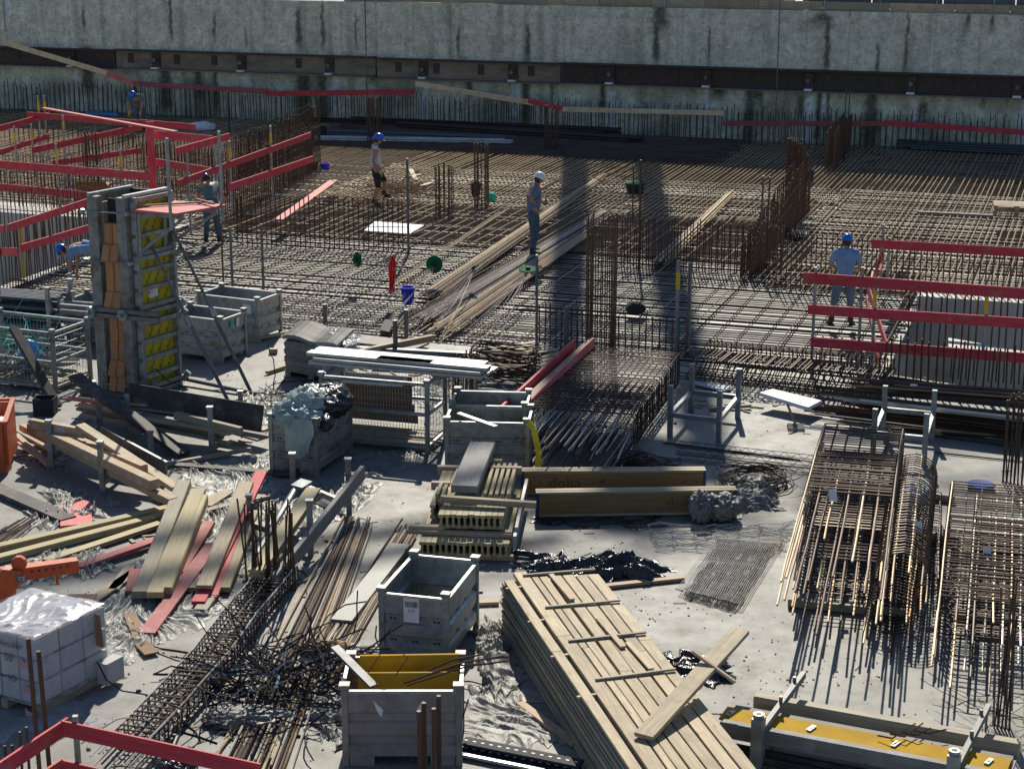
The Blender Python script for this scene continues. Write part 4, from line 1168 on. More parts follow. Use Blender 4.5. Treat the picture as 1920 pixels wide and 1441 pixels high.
# ================================================================== MESH CAGES
def mesh_cage(label, A, B, depth, h, rails=(.08, .5, 1.0), hm=1.0, deckm=OLDWOOD, sides=('f', 'r', 'b', 'l'), step=.05, open_front=0.0):
    x, y, L = local_frame(A, B)
    t = Thing('mesh_container', label, 'mesh container', A + (B - A) * .5 + y * depth / 2, 'steel mesh containers')
    def G(u, v, z): return A + x * u + y * v + UP * z
    for (u, v) in ((0, 0), (L, 0), (L, depth), (0, depth)):
        t.add('corner_post', MB().bar(G(u, v, 0), G(u, v, h), .06, .06, up=y), GALVD)
        t.add('post_cap', MB().bar(G(u, v, h), G(u, v, h + .05), .085, .085, up=y), GALV)
    runs = {'f': ((0, 0), (L, 0)), 'r': ((L, 0), (L, depth)), 'b': ((0, depth), (L, depth)), 'l': ((0, 0), (0, depth))}
    for k, ((u0, v0), (u1, v1)) in runs.items():
        for z in rails: t.add('rail', MB().bar(G(u0, v0, h * z if z < 1 else h - .03), G(u1, v1, h * z if z < 1 else h - .03), .04, .05), GALV)
        if k in sides:
            mb = MB(); ll = math.hypot(u1 - u0, v1 - v0); n = int(ll / step)
            zt = h * (rails[-1] if not (k == 'f' and open_front) else rails[1]) - .03
            for i in range(1, n):
                f = i / n
                mb.tube([G(lerp(u0, u1, f), lerp(v0, v1, f), .16), G(lerp(u0, u1, f), lerp(v0, v1, f), zt)], .0035, 3, caps=False)
            z = .22
            while z < zt:
                mb.tube([G(u0, v0, z), G(u1, v1, z)], .0035, 3, caps=False); z += .10 if step < .06 else .15
            t.add('wire_panel', mb, GALV, kind='stuff')
    n = int(depth / .16)
    for i in range(n):
        v0 = depth * i / n
        t.beam('deck_board', G(.03, v0 + .07, .14), G(L - .03, v0 + .07, .14), .13, .025, deckm)
    for u in (.1, L - .3):
        t.add('foot', MB().bar(G(u, .04, .04), G(u + .2, .04, .04), .04, .08), GALVD)
    return t, G, L
t, G, L = mesh_cage('large mesh container carrying long grey planks, with boards standing inside', P(606, 832), P(802, 850), .85, 1.12, rails=(.09, .55, 1.0))
CG = G; CL = L
for i in range(2):
    pn = Thing('leaning_panel', ('brown timber panel with cut-outs leaning in the mesh container, left one', 'shorter brown ply panel standing behind in the mesh container')[i], 'panel', G(.1, .5, .16))
    if i == 0:
        for k in range(4):
            pn.beam('panel_board', G(.18 + k * .0, .70 - k * .03, .32 + k * .165), G(1.32 - k * .05, .70 - k * .03, .32 + k * .165), .025, .155, PLYEND, up=UP)
    else:
        pn.beam('panel_board', G(.10, .78, .60), G(1.2, .78, .60), .03, .75, PLYEND, up=UP)
single('paper_parcel', MB().hexa([G(.15, .45, .9), G(1.15, .45, .9), G(1.15, .75, .9), G(.15, .75, .9)], [G(.17, .47, .98), G(1.13, .47, .98), G(1.13, .73, .98), G(.17, .73, .98)]), PAPER, 'pale printed wrapping lying on top inside the mesh container under the long planks', 'wrapping')
# long planks on the cage
pa, pb = D(573, 674, CG(0, .4, 0).y), D(905, 704, CG(CL, .4, 0).y)
zc = 1.17
a0 = P(573, 682, zc); b0 = P(905, 712, zc)
d_ = (b0 - a0).normalized(); n_ = UP.cross(d_)
lt = Thing('steel_plank_stack', 'stack of long pale grey deck planks laid across the top of the mesh container', 'plank stack', (a0 + b0) / 2)
for k, (o, s0, s1, lev) in enumerate(((0.0, .05, -.02, 0), (.22, 0.03, .0, 0), (.02, .12, -.05, 1), (.24, 0, -.03, 1), (.44, .1, .02, 0), (.10, -.03, -.9, 2), (.10, 1.15, .03, 2), (.33, .0, -.1, 2))):
    lt.beam('deck_plank', a0 + d_ * s0 + n_ * (o + .1) + UP * (.025 + lev * .055), b0 + d_ * s1 + n_ * (o + .1) + UP * (.025 + lev * .055), .21, .05, ALU)
# left mesh cages
A, B = P(-60, 716), P(105, 737)
t, G, L = mesh_cage('mesh container at the left edge with a blue bundle and metal parts inside', A, B, 1.0, 1.08, rails=(.09, .5, 1.0), step=.07)
tt = Thing('blue_bundle', 'bright blue bundle inside the mesh container at the left edge', 'bundle', G(L * .52, .5, .2))
tt.add('bundle_body', MB().lathe(G(L * .52, .5, .2), [(0, 0), (.17, .02), (.19, .3), (.15, .5), (0, .56)], 10), TARP, smooth=True)
rod_tangle('metal_parts', G(L * .5, .5, .18), 60, .7, .4, .3, .022, GALVD, 'jumble of grey metal formwork parts in the left mesh container', 'metal parts', 1)
rod_tangle('green_cord', G(L * .35, .4, .5), 40, .5, .3, .5, .006, TURQ, 'thin green cords hanging over the left mesh container', 'cord')
board('steel_channel', P(50, 650, 1.3) if False else G(L * .68, -.25, 1.15), P(108, 762, .05), .16, .08, DARKWOOD, 'dark rough channel section leaning steeply against the left mesh container', 'channel')
# rack of dark tubes above it
A, B = P(-80, 640), P(96, 655)
x, y, L = local_frame(A, B)
def G(u, v, z): return A + x * u + y * v + UP * z
rk = Thing('tube_rack', 'rack stacked with long dark steel props at the left edge', 'rack', A + (B - A) * .5, None)
for (u, v) in ((L, 0), (L, .8), (.2, 0), (.2, .8)):
    rk.add('rack_post', MB().bar(G(u, v, 0), G(u, v, 1.15), .07, .07, up=y), GALV); rk.add('post_cap', MB().bar(G(u, v, 1.15), G(u, v, 1.2), .11, .11, up=y), GALV)
rk.add('rack_beam', MB().bar(G(0, 0, .12), G(L, 0, .12), .06, .1).bar(G(0, .8, .12), G(L, .8, .12), .06, .1), GALV)
for lev in range(5):
    for k in range(7):
        o = rj(.1)
        pr = Thing('steel_prop', 'dark prop in the %s layer of the left rack, %s' % (('lowest', 'second lowest', 'middle', 'second highest', 'topmost')[lev], ('nearest one', 'second nearest one', 'third nearest one', 'central one one', 'third farthest one', 'second farthest one', 'farthest one')[k]), 'prop', G(0, .1 + k * .1, .2 + lev * .17), 'props stacked in the left rack')
        p0, p1 = G(-.3 + o, .1 + k * .1 + rj(.01), .23 + lev * .17), G(L - .05 + o, .1 + k * .1 + rj(.01), .23 + lev * .17)
        pr.add('tube', MB().tube([p0, p1], .04, 7), STEELG)
        pr.add('end_plate', MB().bar(p1, p1 + x * .015, .11, .11), GALV)
rod_tangle('clamp_heap', P(118, 640, .1), 50, .5, .4, .6, .03, GALV, 'heap of shiny clamps and prop heads between the rack and the column form', 'clamps', 1, L=(.1, .3))
for (x0, y0, yt) in ((5, 640, 510), (134, 575, 512), (141, 640, 545), (183, 560, 520)):
    c = P(x0, y0); pole(x0, y0, yt, .045, GALV, {5: 'short thick galvanised post at the left edge above the prop rack', 134: 'galvanised post under the bent worker, the farther one', 141: 'galvanised post with a green tag near the clamps', 183: 'galvanised post close beside the column form'}[x0])

# ================================================================== WRAPPED STACKS
def crumple(mb, P00, P10, P11, P01, nu, nv, amp, freq, seed, zfun=None, edge=0.0, ang=0.3, heap=0.0):
    """film between four corners: long sharp creases along ang, gathered and irregular at the edge"""
    n0 = len(mb.v); ca, sa = math.cos(ang), math.sin(ang)
    for j in range(nv + 1):
        for i in range(nu + 1):
            u, v = i / nu, j / nv
            p = (P00 * (1 - u) + P10 * u) * (1 - v) + (P01 * (1 - u) + P11 * u) * v
            al, ac = p.x * ca + p.y * sa, -p.x * sa + p.y * ca
            w = noise.noise(Vector((p.x * 1.1, p.y * 1.1, seed))) * .55
            q = Vector((al * freq[0] * .45, (ac + w) * freq[1] * 1.7, seed))
            h = 0
            for o, a_ in ((1, .55), (2.1, .33), (4.3, .22)):
                r = 1 - abs(noise.noise(q * o)) * 2.4
                h += a_ * max(0, r) ** 2
            big = .5 + .5 * noise.noise(Vector((p.x * 1.6, p.y * 1.6, seed + 9)))
            e = min(1, min(u, 1 - u, v, 1 - v) * 7)
            z = amp * h * (.45 + .8 * big) * (.3 + .7 * e) + heap * max(0, big) ** 2 * 1.6 * e
            if zfun: z += zfun(u, v)
            eu = noise.noise(Vector((v * 6, seed, 1))) + .4 * noise.noise(Vector((v * 19, seed, 1))); ev = noise.noise(Vector((u * 6, seed, 2))) + .4 * noise.noise(Vector((u * 19, seed, 2)))
            cu = abs(u - .5) * 2; cv = abs(v - .5) * 2
            p = p + (P10 - P00).normalized() * (edge * 3 * eu * cu ** 3) + (P01 - P00).normalized() * (edge * 3 * ev * cv ** 3)
            mb.v.append(Vector((p.x, p.y, p.z + max(.004, z))))
    for j in range(nv):
        for i in range(nu):
            a = n0 + j * (nu + 1) + i
            mb.f.append((a, a + 1, a + nu + 2, a + nu + 1))
    return mb
def sheet_px(name, px, amp, freq, m, label, cat='plastic sheet', nu=60, nv=50, group=None, seed=None, zfun=None, edge=.10, ang=None, heap=0.0):
    c = [P(*q) for q in px]         # near-left, near-right, far-right, far-left
    if ang is None: ang = math.atan2((c[3] - c[0]).y, (c[3] - c[0]).x)
    mb = crumple(MB(), c[0], c[1], c[2], c[3], int(nu * 1.7), int(nv * 1.7), amp, freq, seed or random.random() * 50, zfun, edge=edge, ang=ang, heap=heap)
    return single(name, mb, m, label, cat, group, smooth=True)
# pallet of white parcels, lower left
A, B = P(-62, 1310), P(76, 1345); Bk = P(206, 1275)
x, y, L = local_frame(A, B); y = (Bk - B); DP = y.length; y.normalize()
HP = HT(B, 1196)
def G(u, v, z): return A + x * u + y * v + UP * z
t = Thing('parcel_pallet', 'pallet of white cartons in shrink wrap with handwriting, lower left', 'wrapped pallet', A + x * L / 2 + y * DP / 2)
CART = simple('pale printed carton', (0.50, 0.49, 0.48), (0.42, 0.41, 0.41), 3, 0.7, rnd=0.10, c3=(0.50, 0.40, 0.38), c3at=(.62, .8))
for k in range(3):
    z0 = .15 + k * (HP - .15) / 3; z1 = z0 + (HP - .15) / 3 - .03
    for i in range(4):
        for j in range(3):
            u0, u1 = L * i / 4 + .01, L * (i + 1) / 4 - .01
            v0, v1 = DP * j / 3 + .01, DP * (j + 1) / 3 - .01
            if 0 < i < 3 and 0 < j < 2 and k < 2: continue
            t.add('carton', MB().hexa([G(u0, v0, z0), G(u1, v0, z0), G(u1, v1, z0), G(u0, v1, z0)], [G(u0, v0, z1), G(u1, v0, z1), G(u1, v1, z1), G(u0, v1, z1)]), CART)
for k in range(4):
    t.beam('pallet_board', G(0, DP * (k + .5) / 4, .125), G(L, DP * (k + .5) / 4, .125), .12, .03, OLDWOOD)
for u in (.07, L / 2, L - .07):
    t.beam('pallet_block', G(u, 0.02, .05), G(u, DP - .02, .05), .1, .1, OLDWOOD)
mb = MB(); nx_, nz_ = 30, 14
ring = [(0, 0), (L, 0), (L, DP), (0, DP), (0, 0)]
for s_ in range(4):
    (u0, v0), (u1, v1) = ring[s_], ring[s_ + 1]
    n0 = len(mb.v)
    for j in range(nz_ + 1):
        for i in range(nx_ + 1):
            f = i / nx_; z = .12 + (HP - .10) * j / nz_
            d = .012 + .012 * noise.noise(Vector((f * 6 + s_ * 9, z * 14, f * 3)))
            u, v = lerp(u0, u1, f), lerp(v0, v1, f)
            du, dv = u1 - u0, v1 - v0; l = math.hypot(du, dv)
            if 0 < i < nx_: u += dv / l * d; v -= du / l * d
            mb.v.append(G(u, v, z))
    for j in range(nz_):
        for i in range(nx_):
            a = n0 + j * (nx_ + 1) + i; mb.f.append((a, a + 1, a + nx_ + 2, a + nx_ + 1))
t.add('shrink_wrap', mb, FILMW, smooth=True); mb = MB()
crumple(mb, G(-.01, -.01, HP), G(L + .01, -.01, HP), G(L + .01, DP + .01, HP), G(-.01, DP + .01, HP), 60, 50, .05, (3, 2), 4.2, edge=.01, heap=.02)
t.add('top_wrap', mb, FILMT, smooth=True)
t.beam('torn_cardboard', G(L + .02, DP * .84, HP - .05), G(L + .05, DP * .84, HP - .42), .10, .012, CARD, up=y)
MF = Matrix(((x.x, 0, -y.x, 0), (x.y, 0, -y.y, 0), (0, 1, 0, 0), (0, 0, 0, 1)))
PK = simple('pink print', (.45, .25, .23), (.50, .32, .30), 4, .6, rnd=0)
for (txt, u, z, s_, m) in (('Fleischmuller', L * .60, HP - .12, .10, INK), ('50', L * .66, HP - .27, .12, PALEINK), ('10', L * .68, HP - .50, .12, PALEINK)):
    text_mesh(txt, s_, Matrix.Translation(G(u, -.035, z) - t.loc) @ MF, m, 'handwriting', t.o)
for (u, z) in ((L * .90, HP - .58), (L * .90, HP - .86), (L * .88, HP - .30)):
    t.add('bow_print', MB().prism([G(u - .07, -.03, z - .06), G(u, -.03, z - .02), G(u + .07, -.03, z - .06), G(u + .07, -.03, z + .06), G(u, -.03, z + .02), G(u - .07, -.03, z + .06)], y * -.002), PK)
t.add('loose_carton', MB().hexa([G(L + .02, DP * .8, .05), G(L + .02, DP * 1.05, .05), G(L + .16, DP * 1.05, .05), G(L + .16, DP * .8, .05)], [G(L + .02, DP * .8, .3), G(L + .02, DP * 1.05, .3), G(L + .16, DP * 1.05, .3), G(L + .16, DP * .8, .3)]), CART)
sheet_px('plastic_sheet', [(-40, 1390), (190, 1360), (230, 1300), (-40, 1330)], .02, (3, 3), FILMW, 'thin blue-white wrap spread on the slab in front of the parcel pallet', seed=3.3)
# grey spacer stack with wrap, centre left
A, B = P(535, 705), P(640, 724); x, y, L = local_frame(A, B); y = (P(668, 695) - B).normalized(); DP = 1.15
HS = HT(A.lerp(B, .3), 643)
t = Thing('spacer_stack', 'stack of thin ribbed grey strips half wrapped in clear film behind the mesh container', 'strip stack', A + x * L / 2 + y * DP / 2)
nl = 16
for k in range(nl):
    z0 = .10 + (HS - .1) * k / nl; z1 = .10 + (HS - .1) * (k + .82) / nl
    o = rj(.02)
    t.add('strip_layer', MB().hexa([G_ for G_ in (A + x * (o) + UP * z0, A + x * (L * .62 + o) + UP * z0, A + x * (L * .62 + o) + y * DP + UP * z0, A + x * o + y * DP + UP * z0)],
                                   [G_ for G_ in (A + x * (o) + UP * z1, A + x * (L * .62 + o) + UP * z1, A + x * (L * .62 + o) + y * DP + UP * z1, A + x * o + y * DP + UP * z1)]), BRICKGREY)
ns = 26
for k in range(ns):
    v = DP * (k + .3) / ns; pts = []
    for q in range(11):
        f = q / 10
        pts.append(A + x * (L * .98 * f - .03) + y * (v + .05 * math.sin(f * 5)) + UP * (HS + .05 + .03 * math.sin(f * 9)))
    mb = MB()
    for a, b in zip(pts, pts[1:]): mb.bar(a, b, .022, .07)
    t.add('corrugated_strip', mb, BRICKGREY)
for s_ in range(3):
    t.beam('pallet_block', A + x * (.05 + s_ * L * .42) + y * .02 + UP * .05, A + x * (.05 + s_ * L * .42) + y * DP + UP * .05, .1, .1, OLDWOOD)
t.add('strip_bundle', MB().hexa([A + x * (L * .66) + UP * .1, A + x * L + UP * .1, A + x * L + y * DP + UP * .1, A + x * L * .66 + y * DP + UP * .1], [A + x * (L * .66) + UP * (HS - .02), A + x * L + UP * (HS - .05), A + x * L + y * DP + UP * (HS - .05), A + x * L * .66 + y * DP + UP * (HS - .02)]), BRICKGREY)
mb = MB(); c1 = A + x * (L * .60); c2 = A + x * (L + .03); c3 = c2 + y * (DP + .02)
for (p, q, s_) in ((c1 - y * .03, c2 - y * .03, 1.0), (c2, c3, 5.0)):
    n0 = len(mb.v)
    nn_ = (q - p).normalized().cross(UP)
    for j in range(25):
        for i in range(25):
            f = i / 24; z = .12 + (HS + .05) * j / 24
            mb.v.append(p.lerp(q, f) + UP * z + nn_ * (.03 + .05 * noise.noise(Vector((f * 5, z * 8, s_)))))
    for j in range(24):
        for i in range(24):
            a = n0 + j * 25 + i; mb.f.append((a, a + 1, a + 26, a + 25))
crumple(mb, c1 + UP * (HS + .06) + y * .5, c2 + UP * (HS + .02) + x * .12 + y * .2, c3 + UP * (HS - .05) + x * .15, c1 + y * DP + UP * (HS + .08), 40, 40, .10, (4, 3), 9.1, edge=.03)
t.add('clear_wrap', mb, FILMW, smooth=True)

# bags in the dirty box
G = BIN4
def blob(c, rx, ry, rz, seed, nseg=36, nr=24, amp=.3, f=3.0):
    mb = MB()
    for j in range(nr + 1):
        th = math.pi * j / nr
        for i in range(nseg):
            ph = 2 * math.pi * i / nseg
            d = Vector((math.sin(th) * math.cos(ph), math.sin(th) * math.sin(ph), math.cos(th)))
            h = 1 + amp * (1 - 2.4 * abs(noise.noise(d * f + Vector((seed, 0, 0)))) + .7 * noise.noise(d * f * 2.7 + Vector((seed, 2, 0))))
            mb.v.append(Vector(c) + Vector((d.x * rx * h, d.y * ry * h, d.z * rz * h)))
    for j in range(nr):
        for i in range(nseg):
            k = (i + 1) % nseg
            mb.f.append((j * nseg + i, (j + 1) * nseg + i, (j + 1) * nseg + k, j * nseg + k))
    return mb
t = Thing('film_heap', 'crumpled pale green plastic bags heaped in the dirty box and hanging over its front', 'plastic bags', G(.4, .5, .75))
for i, (u, v, z, r) in enumerate(((.30, .25, .85, .30), (.42, .55, .98, .30), (.55, .20, .83, .22), (.28, .85, .95, .24))):
    t.add('bag', blob(G(u, v, z), r, r * 1.1, r * .62, i * 7.3), FILMB, smooth=True)
mb = MB(); n0 = 0
for j in range(20):
    for i in range(14):
        f = i / 13; g = j / 19
        u = .30 + (.42 + .05 * math.sin(g * 5)) * f; z = .88 - g * (.62 - .25 * abs(f - .5))
        mb.v.append(G(u, -.07 - .05 * abs(noise.noise(Vector((f * 6, g * 2, 3)))) - .03 * math.sin(g * 3), z))
for j in range(19):
    for i in range(13):
        a = j * 14 + i; mb.f.append((a, a + 1, a + 15, a + 14))
t.add('hanging_film', mb, FILMB, smooth=True)
t = Thing('black_sack', 'shiny black plastic sack on the far side of the heaped box', 'sack', G(.6, .8, .8))
t.add('sack_body', blob(G(.58, .82, .93), .33, .45, .22, 31.0, amp=.22), BLACKP, smooth=True)
t.add('sack_flap', blob(G(.80, .30, .78), .09, .30, .12, 12.0, amp=.2), BLACKP, smooth=True)

# ================================================================== STACKING FRAMES
def stack_frame(label, c1, c2, c3, tops, m=GALV, low=.35, sec=.075):
    """c1 near-left, c2 near-right, c3 far-right foot pixels; tops: photo rows of post tops for near-left"""
    A, B, Cc = P(*c1), P(*c2), P(*c3)
    Dd = A + (Cc - B)
    h = HT(A, tops)
    t = Thing('stacking_frame', label, 'stacking frame', (A + Cc) / 2, 'galvanised stacking frames')
    for q in (A, B, Cc, Dd):
        t.add('post', MB().bar(q, q + UP * h, sec, sec, up=(B - A).normalized()), m)
    for (a, b) in ((A, B), (Dd, Cc)):
        t.add('rail', MB().bar(a + UP * low, b + UP * low, sec * .8, sec), m)
    for (a, b) in ((A, Dd), (B, Cc)):
        t.add('rail', MB().bar(a + UP * low, b + UP * low, sec * .8, sec), m)
    return t, h
stack_frame('empty galvanised stacking frame standing on the slab right of the long red-edged cage', (1256, 817), (1347, 828), (1383, 783), 722)
stack_frame('galvanised stacking frame behind the tall rusty cage, with its posts rising above it', (1636, 862), (1732, 872), (1747, 824), 766, low=.42)
# long frames holding timbers on the left
def timber_rack(label, posts, beams_, h=.8, m=GALVD):
    t = Thing('timber_rack', label, 'timber rack', P(*posts[0][:2]), 'galvanised timber racks')
    pts = []
    for (x, yb, yt) in posts:
        p = P(x, yb); hh = HT(p, yt); pts.append(p)
        t.add('post', MB().bar(p, p + UP * hh, .075, .075, up=Vector((1, 0, 0))), m)
        t.add('post_cap', MB().bar(p + UP * hh, p + UP * (hh + .03), .10, .10, up=Vector((1, 0, 0))), GALV)
    for (i, j) in beams_:
        t.add('cross_rail', MB().bar(pts[i] + UP * .14, pts[j] + UP * .14, .06, .08), m)
    return t, pts
timber_rack('timber rack holding grey boards in front of the column form', [(243, 815, 742), (397, 846, 765), (292, 745, 715), (452, 770, 735)], [(0, 2), (1, 3)])
timber_rack('timber rack holding the long orange timbers on the left', [(97, 876, 790), (193, 922, 830), (188, 815, 762), (284, 860, 812)], [(0, 2), (1, 3)])
timber_rack('timber rack with a yellow beam and grey beam in the lower left centre', [(583, 1040, 940), (655, 965, 862), (550, 920, 852), (470, 1000, 930)], [(0, 3), (1, 2)])
METALG = simple('dull grey steel plank', (0.20, 0.205, 0.20), (0.13, 0.135, 0.13), 12, 0.6, 0.3, stretch=(8, 1, 1), rnd=0)
PALEBLUE = simple('pale blue strip', (0.25, 0.42, 0.52), (0.18, 0.32, 0.42), 5, 0.4, rnd=0.1)
# ================================================================== TIMBER, LEFT SIDE (boards given by photo pixels and heights)
def pb(x0, y0, z0, x1, y1, z1, w, h, m, label, cat='board', group='loose boards on the left', name='board', twist=0):
    return board(name, P(x0, y0, z0 + h / 2), P(x1, y1, z1 + h / 2), w, h, m, label, cat, group, twist=twist)
G1 = 'loose timbers on the left'
pb(45, 800, .30, 325, 940, .22, .16, .10, DUSTWOOD, 'orange-edged timber in the left rack, lowest and nearest', 'timber', G1)
pb(60, 800, .42, 290, 908, .35, .17, .14, DUSTWOOD, 'thick frosted timber on top in the left rack', 'timber', G1)
pb(95, 805, .32, 270, 880, .30, .13, .14, DUSTWOOD, 'thick dusty timber behind the frosted one in the left rack', 'timber', G1)
pb(150, 798, .62, 330, 915, .12, .17, .07, PLANK, 'pale green-tinted plank crossing over the left rack timbers', 'plank', G1)
pb(58, 793, .55, 160, 812, .50, .11, .14, DUSTWOOD, 'short orange timber lying across the back of the left rack', 'timber', G1)
pb(190, 812, .35, 312, 878, .12, .05, .22, STEELG, 'dark steel channel beside the pale plank in the left rack', 'channel', G1)
pb(295, 930, .02, 335, 945, .02, .20, .05, PLANK, 'short board end under the left rack timbers', 'board', G1)
for i, (a, b, c, d) in enumerate(((28, 805, 100, 845), (36, 830, 78, 858), (30, 815, 90, 870), (45, 812, 95, 832), (22, 822, 62, 838))):
    pb(a, b, .05 + .04 * (i % 3), c, d, .05, .09, .05, DUSTWOOD, ('longest brown batten lying by the orange skip', 'lowest brown batten by the orange skip', 'brown batten nearest the rack post by the skip', 'short battens top piece by the orange skip', 'small batten touching the skip')[i], 'batten', 'battens beside the orange skip')
# grey boards in the rack in front of the form
Gp = 'boards in the rack before the column form'
for i, (x0, y0, z0, x1, y1, z1, w, h, m, lb) in enumerate((
    (150, 758, .30, 432, 812, .30, .10, .06, DUSTWOOD, 'brown timber on the near side of the rack before the form'),
    (160, 776, .12, 430, 828, .10, .10, .06, OLDWOOD, 'lower brown timber on the near side of the rack'),
    (148, 765, .18, 420, 815, .18, .14, .05, GREYWOOD, 'grey board under the brown timber in the rack'),
    (255, 758, .44, 410, 776, .42, .45, .03, GREYWOOD, 'wide pale panel lying flat on the rack before the form'),
    (270, 785, .36, 440, 808, .34, .14, .04, PLANK, 'pale sunlit board lying on the rack'),
    (180, 752, .50, 340, 764, .48, .06, .04, PLANK, 'thin pale lath on top of the rack'),
    (330, 778, .40, 452, 808, .36, .10, .12, OLDWOOD, 'old beam with a splintered end on the rack'),
    (125, 746, .36, 260, 762, .36, .12, .04, PINK, 'thin reddish board end sticking out left of the rack'),
    (405, 788, .26, 500, 806, .24, .16, .04, DUSTWOOD, 'brown board sticking out right of the rack'),
    (420, 800, .16, 495, 822, .14, .30, .03, GREYWOOD, 'grey plate lying low at the right end of the rack'))):
    pb(x0, y0, z0, x1, y1, z1, w, h, m, lb, 'board', Gp)
board('film_faced_board', P(240, 742, .62), P(492, 785, .50), .03, .42, DARKWOOD, 'long dark film-faced panel standing on edge behind the rack', 'panel', None, twist=R(-12))
board('dark_plank', P(140, 705, .9), P(345, 852, .05), .24, .08, DARKWOOD, 'long black plank leaning down across the rack from upper left', 'plank', None)
board('dark_plank', P(-15, 912, .05), P(128, 975, .05), .26, .07, DARKWOOD, 'dark dusty plank at the left edge pointing at the red board', 'plank', None)
board('red_sheet', P(143, 940, .03), P(143, 985, .06), .42, .03, PINK, 'short bright red board propped among clear film on the left', 'board')
# hollow steel box section
c = P(86, 776); hb = HT(c, 744)
t = Thing('box_section', 'short black square steel tube standing upright near the orange skip', 'steel tube', c)
for (a, b) in (((-.17, -.14), (.17, -.13)), ((-.17, .13), (.17, .14)), ((-.17, -.13), (-.16, .13)), ((.16, -.13), (.17, .13))):
    t.add('tube_wall', MB().box(c.x + a[0], c.x + b[0], c.y + a[1], c.y + b[1], 0, hb), BLACKC)
# yellow beams, red board etc
Gy = 'long yellow formwork beams on the left'
def h20(name, a, b, label=None, group=None, parent=None, hh=.20, fw=.08, m=YELWOOD, cap=False):
    """timber formwork I-beam standing upright between two centre points"""
    o = Thing(name, label, 'formwork beam', (a + b) / 2, group) if parent is None else None
    T_ = o or parent
    for (dz, w, h) in ((hh / 2 - .02, fw, .04), (0, .028, hh - .08), (-hh / 2 + .02, fw, .04)):
        if parent is None:
            T_.beam('flange' if dz else 'web', a + UP * dz, b + UP * dz, w, h, m)
    return T_
def h20_mesh(L, hh=.20, fw=.08):
    prof = [(-fw / 2, -hh / 2), (fw / 2, -hh / 2), (fw / 2, -hh / 2 + .035), (.014, -hh / 2 + .05), (.014, hh / 2 - .05), (fw / 2, hh / 2 - .035), (fw / 2, hh / 2), (-fw / 2, hh / 2), (-fw / 2, hh / 2 - .035), (-.014, hh / 2 - .05), (-.014, -hh / 2 + .05), (-fw / 2, -hh / 2 + .035)]
    mb = MB()
    mb.prism([Vector((0, y, z)) for y, z in prof], Vector((L, 0, 0)))
    return mb
def h20_obj(name, a, b, m=YELWOOD, hh=.20, fw=.08, up=UP):
    o = bpy.data.objects.new(name, mesh(name, h20_mesh((b - a).length, hh, fw), m))
    o.matrix_basis = frame_of(a, b, up)
    C.objects.link(o)
    return o
for i, (x0, y0, x1, y1, lb) in enumerate(((-20, 1030, 330, 950, 'yellow I-beam on the left, farthest of the three, reaching the picture edge'), (-15, 1050, 325, 962, 'middle yellow I-beam on the left with a blue end'), (85, 1052, 320, 975, 'nearest and shortest yellow I-beam on the left'))):
    o = h20_obj('formwork_beam', P(x0, y0, .05), P(x1, y1, .05), hh=.08 if i < 2 else .05, fw=.2 if False else .14); tagit(o, lb, 'formwork beam', Gy)
pb(145, 1063, .03, 305, 1008, .06, .16, .05, PINK, 'faded red board running up to the board heap from the orange fork')
pb(275, 1188, .02, 400, 1020, .10, .20, .04, REDOLD, 'long dusty red board lying nearest the stirrup cage')
pb(160, 1135, .02, 255, 1070, .02, .16, .03, PLANK, 'pale dusty board reaching up to the red board block')
pb(213, 1105, .02, 245, 1060, .02, .14, .03, OLDWOOD, 'small brown board under the film near the red block')
# heap of wide boards
Gh = 'heap of boards in the lower left'
for i, (x0, y0, z0, x1, y1, z1, w, h, m, lb) in enumerate((
    (262, 1115, .05, 345, 905, .25, .20, .10, OLDWOOD, 'leftmost wide muddy beam of the board heap'),
    (290, 1115, .10, 372, 920, .30, .20, .08, YELWOOD, 'dusty yellow beam second from the left in the heap'),
    (312, 1110, .05, 380, 935, .22, .15, .14, YELWOOD, 'dirty yellow I-shaped beam in the middle of the heap'),
    (335, 1075, .04, 392, 980, .10, .16, .06, REDOLD, 'short dark red board between the beams of the heap'),
    (383, 1100, .14, 462, 905, .36, .20, .05, PLANK, 'pale clean plank on top of the board heap'),
    (372, 1130, .05, 490, 885, .34, .17, .05, RED, 'long red board under the pale plank'),
    (398, 1118, .04, 460, 950, .20, .14, .05, PINK, 'faded red board right of the pale plank'),
    (420, 1105, .03, 474, 960, .16, .15, .07, YELWOOD, 'yellow dusty board at the right side of the heap'),
    (376, 1145, .02, 400, 1110, .04, .17, .05, OLDWOOD, 'short grey board end under the red boards'),
    (360, 1105, .03, 372, 1080, .03, .15, .06, YELWOOD, 'stub of yellow beam below the heap'),
    (250, 1110, .03, 258, 1068, .12, .20, .05, REDOLD, 'red board block at the left foot of the heap'),
    (310, 870, .03, 470, 842, .05, .08, .05, OLDWOOD, 'thin brown board above the heap pointing at the dirty box'),
    (375, 960, .03, 500, 930, .03, .12, .04, OLDWOOD, 'thin board behind the top of the heap'),
    (330, 872, .02, 560, 890, .02, .15, .05, DARKWOOD, 'dark flat bar lying on the film above the heap'),
    (385, 948, .02, 425, 922, .02, .20, .03, PLANK, 'small pale board on the film right above the heap'))):
    pb(x0, y0, z0, x1, y1, z1, w, h, m, lb, 'board', Gh)
pb(243, 1150, .02, 268, 1205, .02, .15, .02, CARD, 'upper piece of torn cardboard strip left of the stirrup cage', 'cardboard', None)
pb(250, 1190, .02, 285, 1225, .03, .17, .02, CARD, 'lower piece of torn cardboard strip left of the stirrup cage', 'cardboard', None)
pb(122, 1128, .75, 175, 1128, .80, .22, .012, CARD, 'brown cardboard flap sticking up behind the wrapped pallet', 'cardboard', None, twist=R(30))
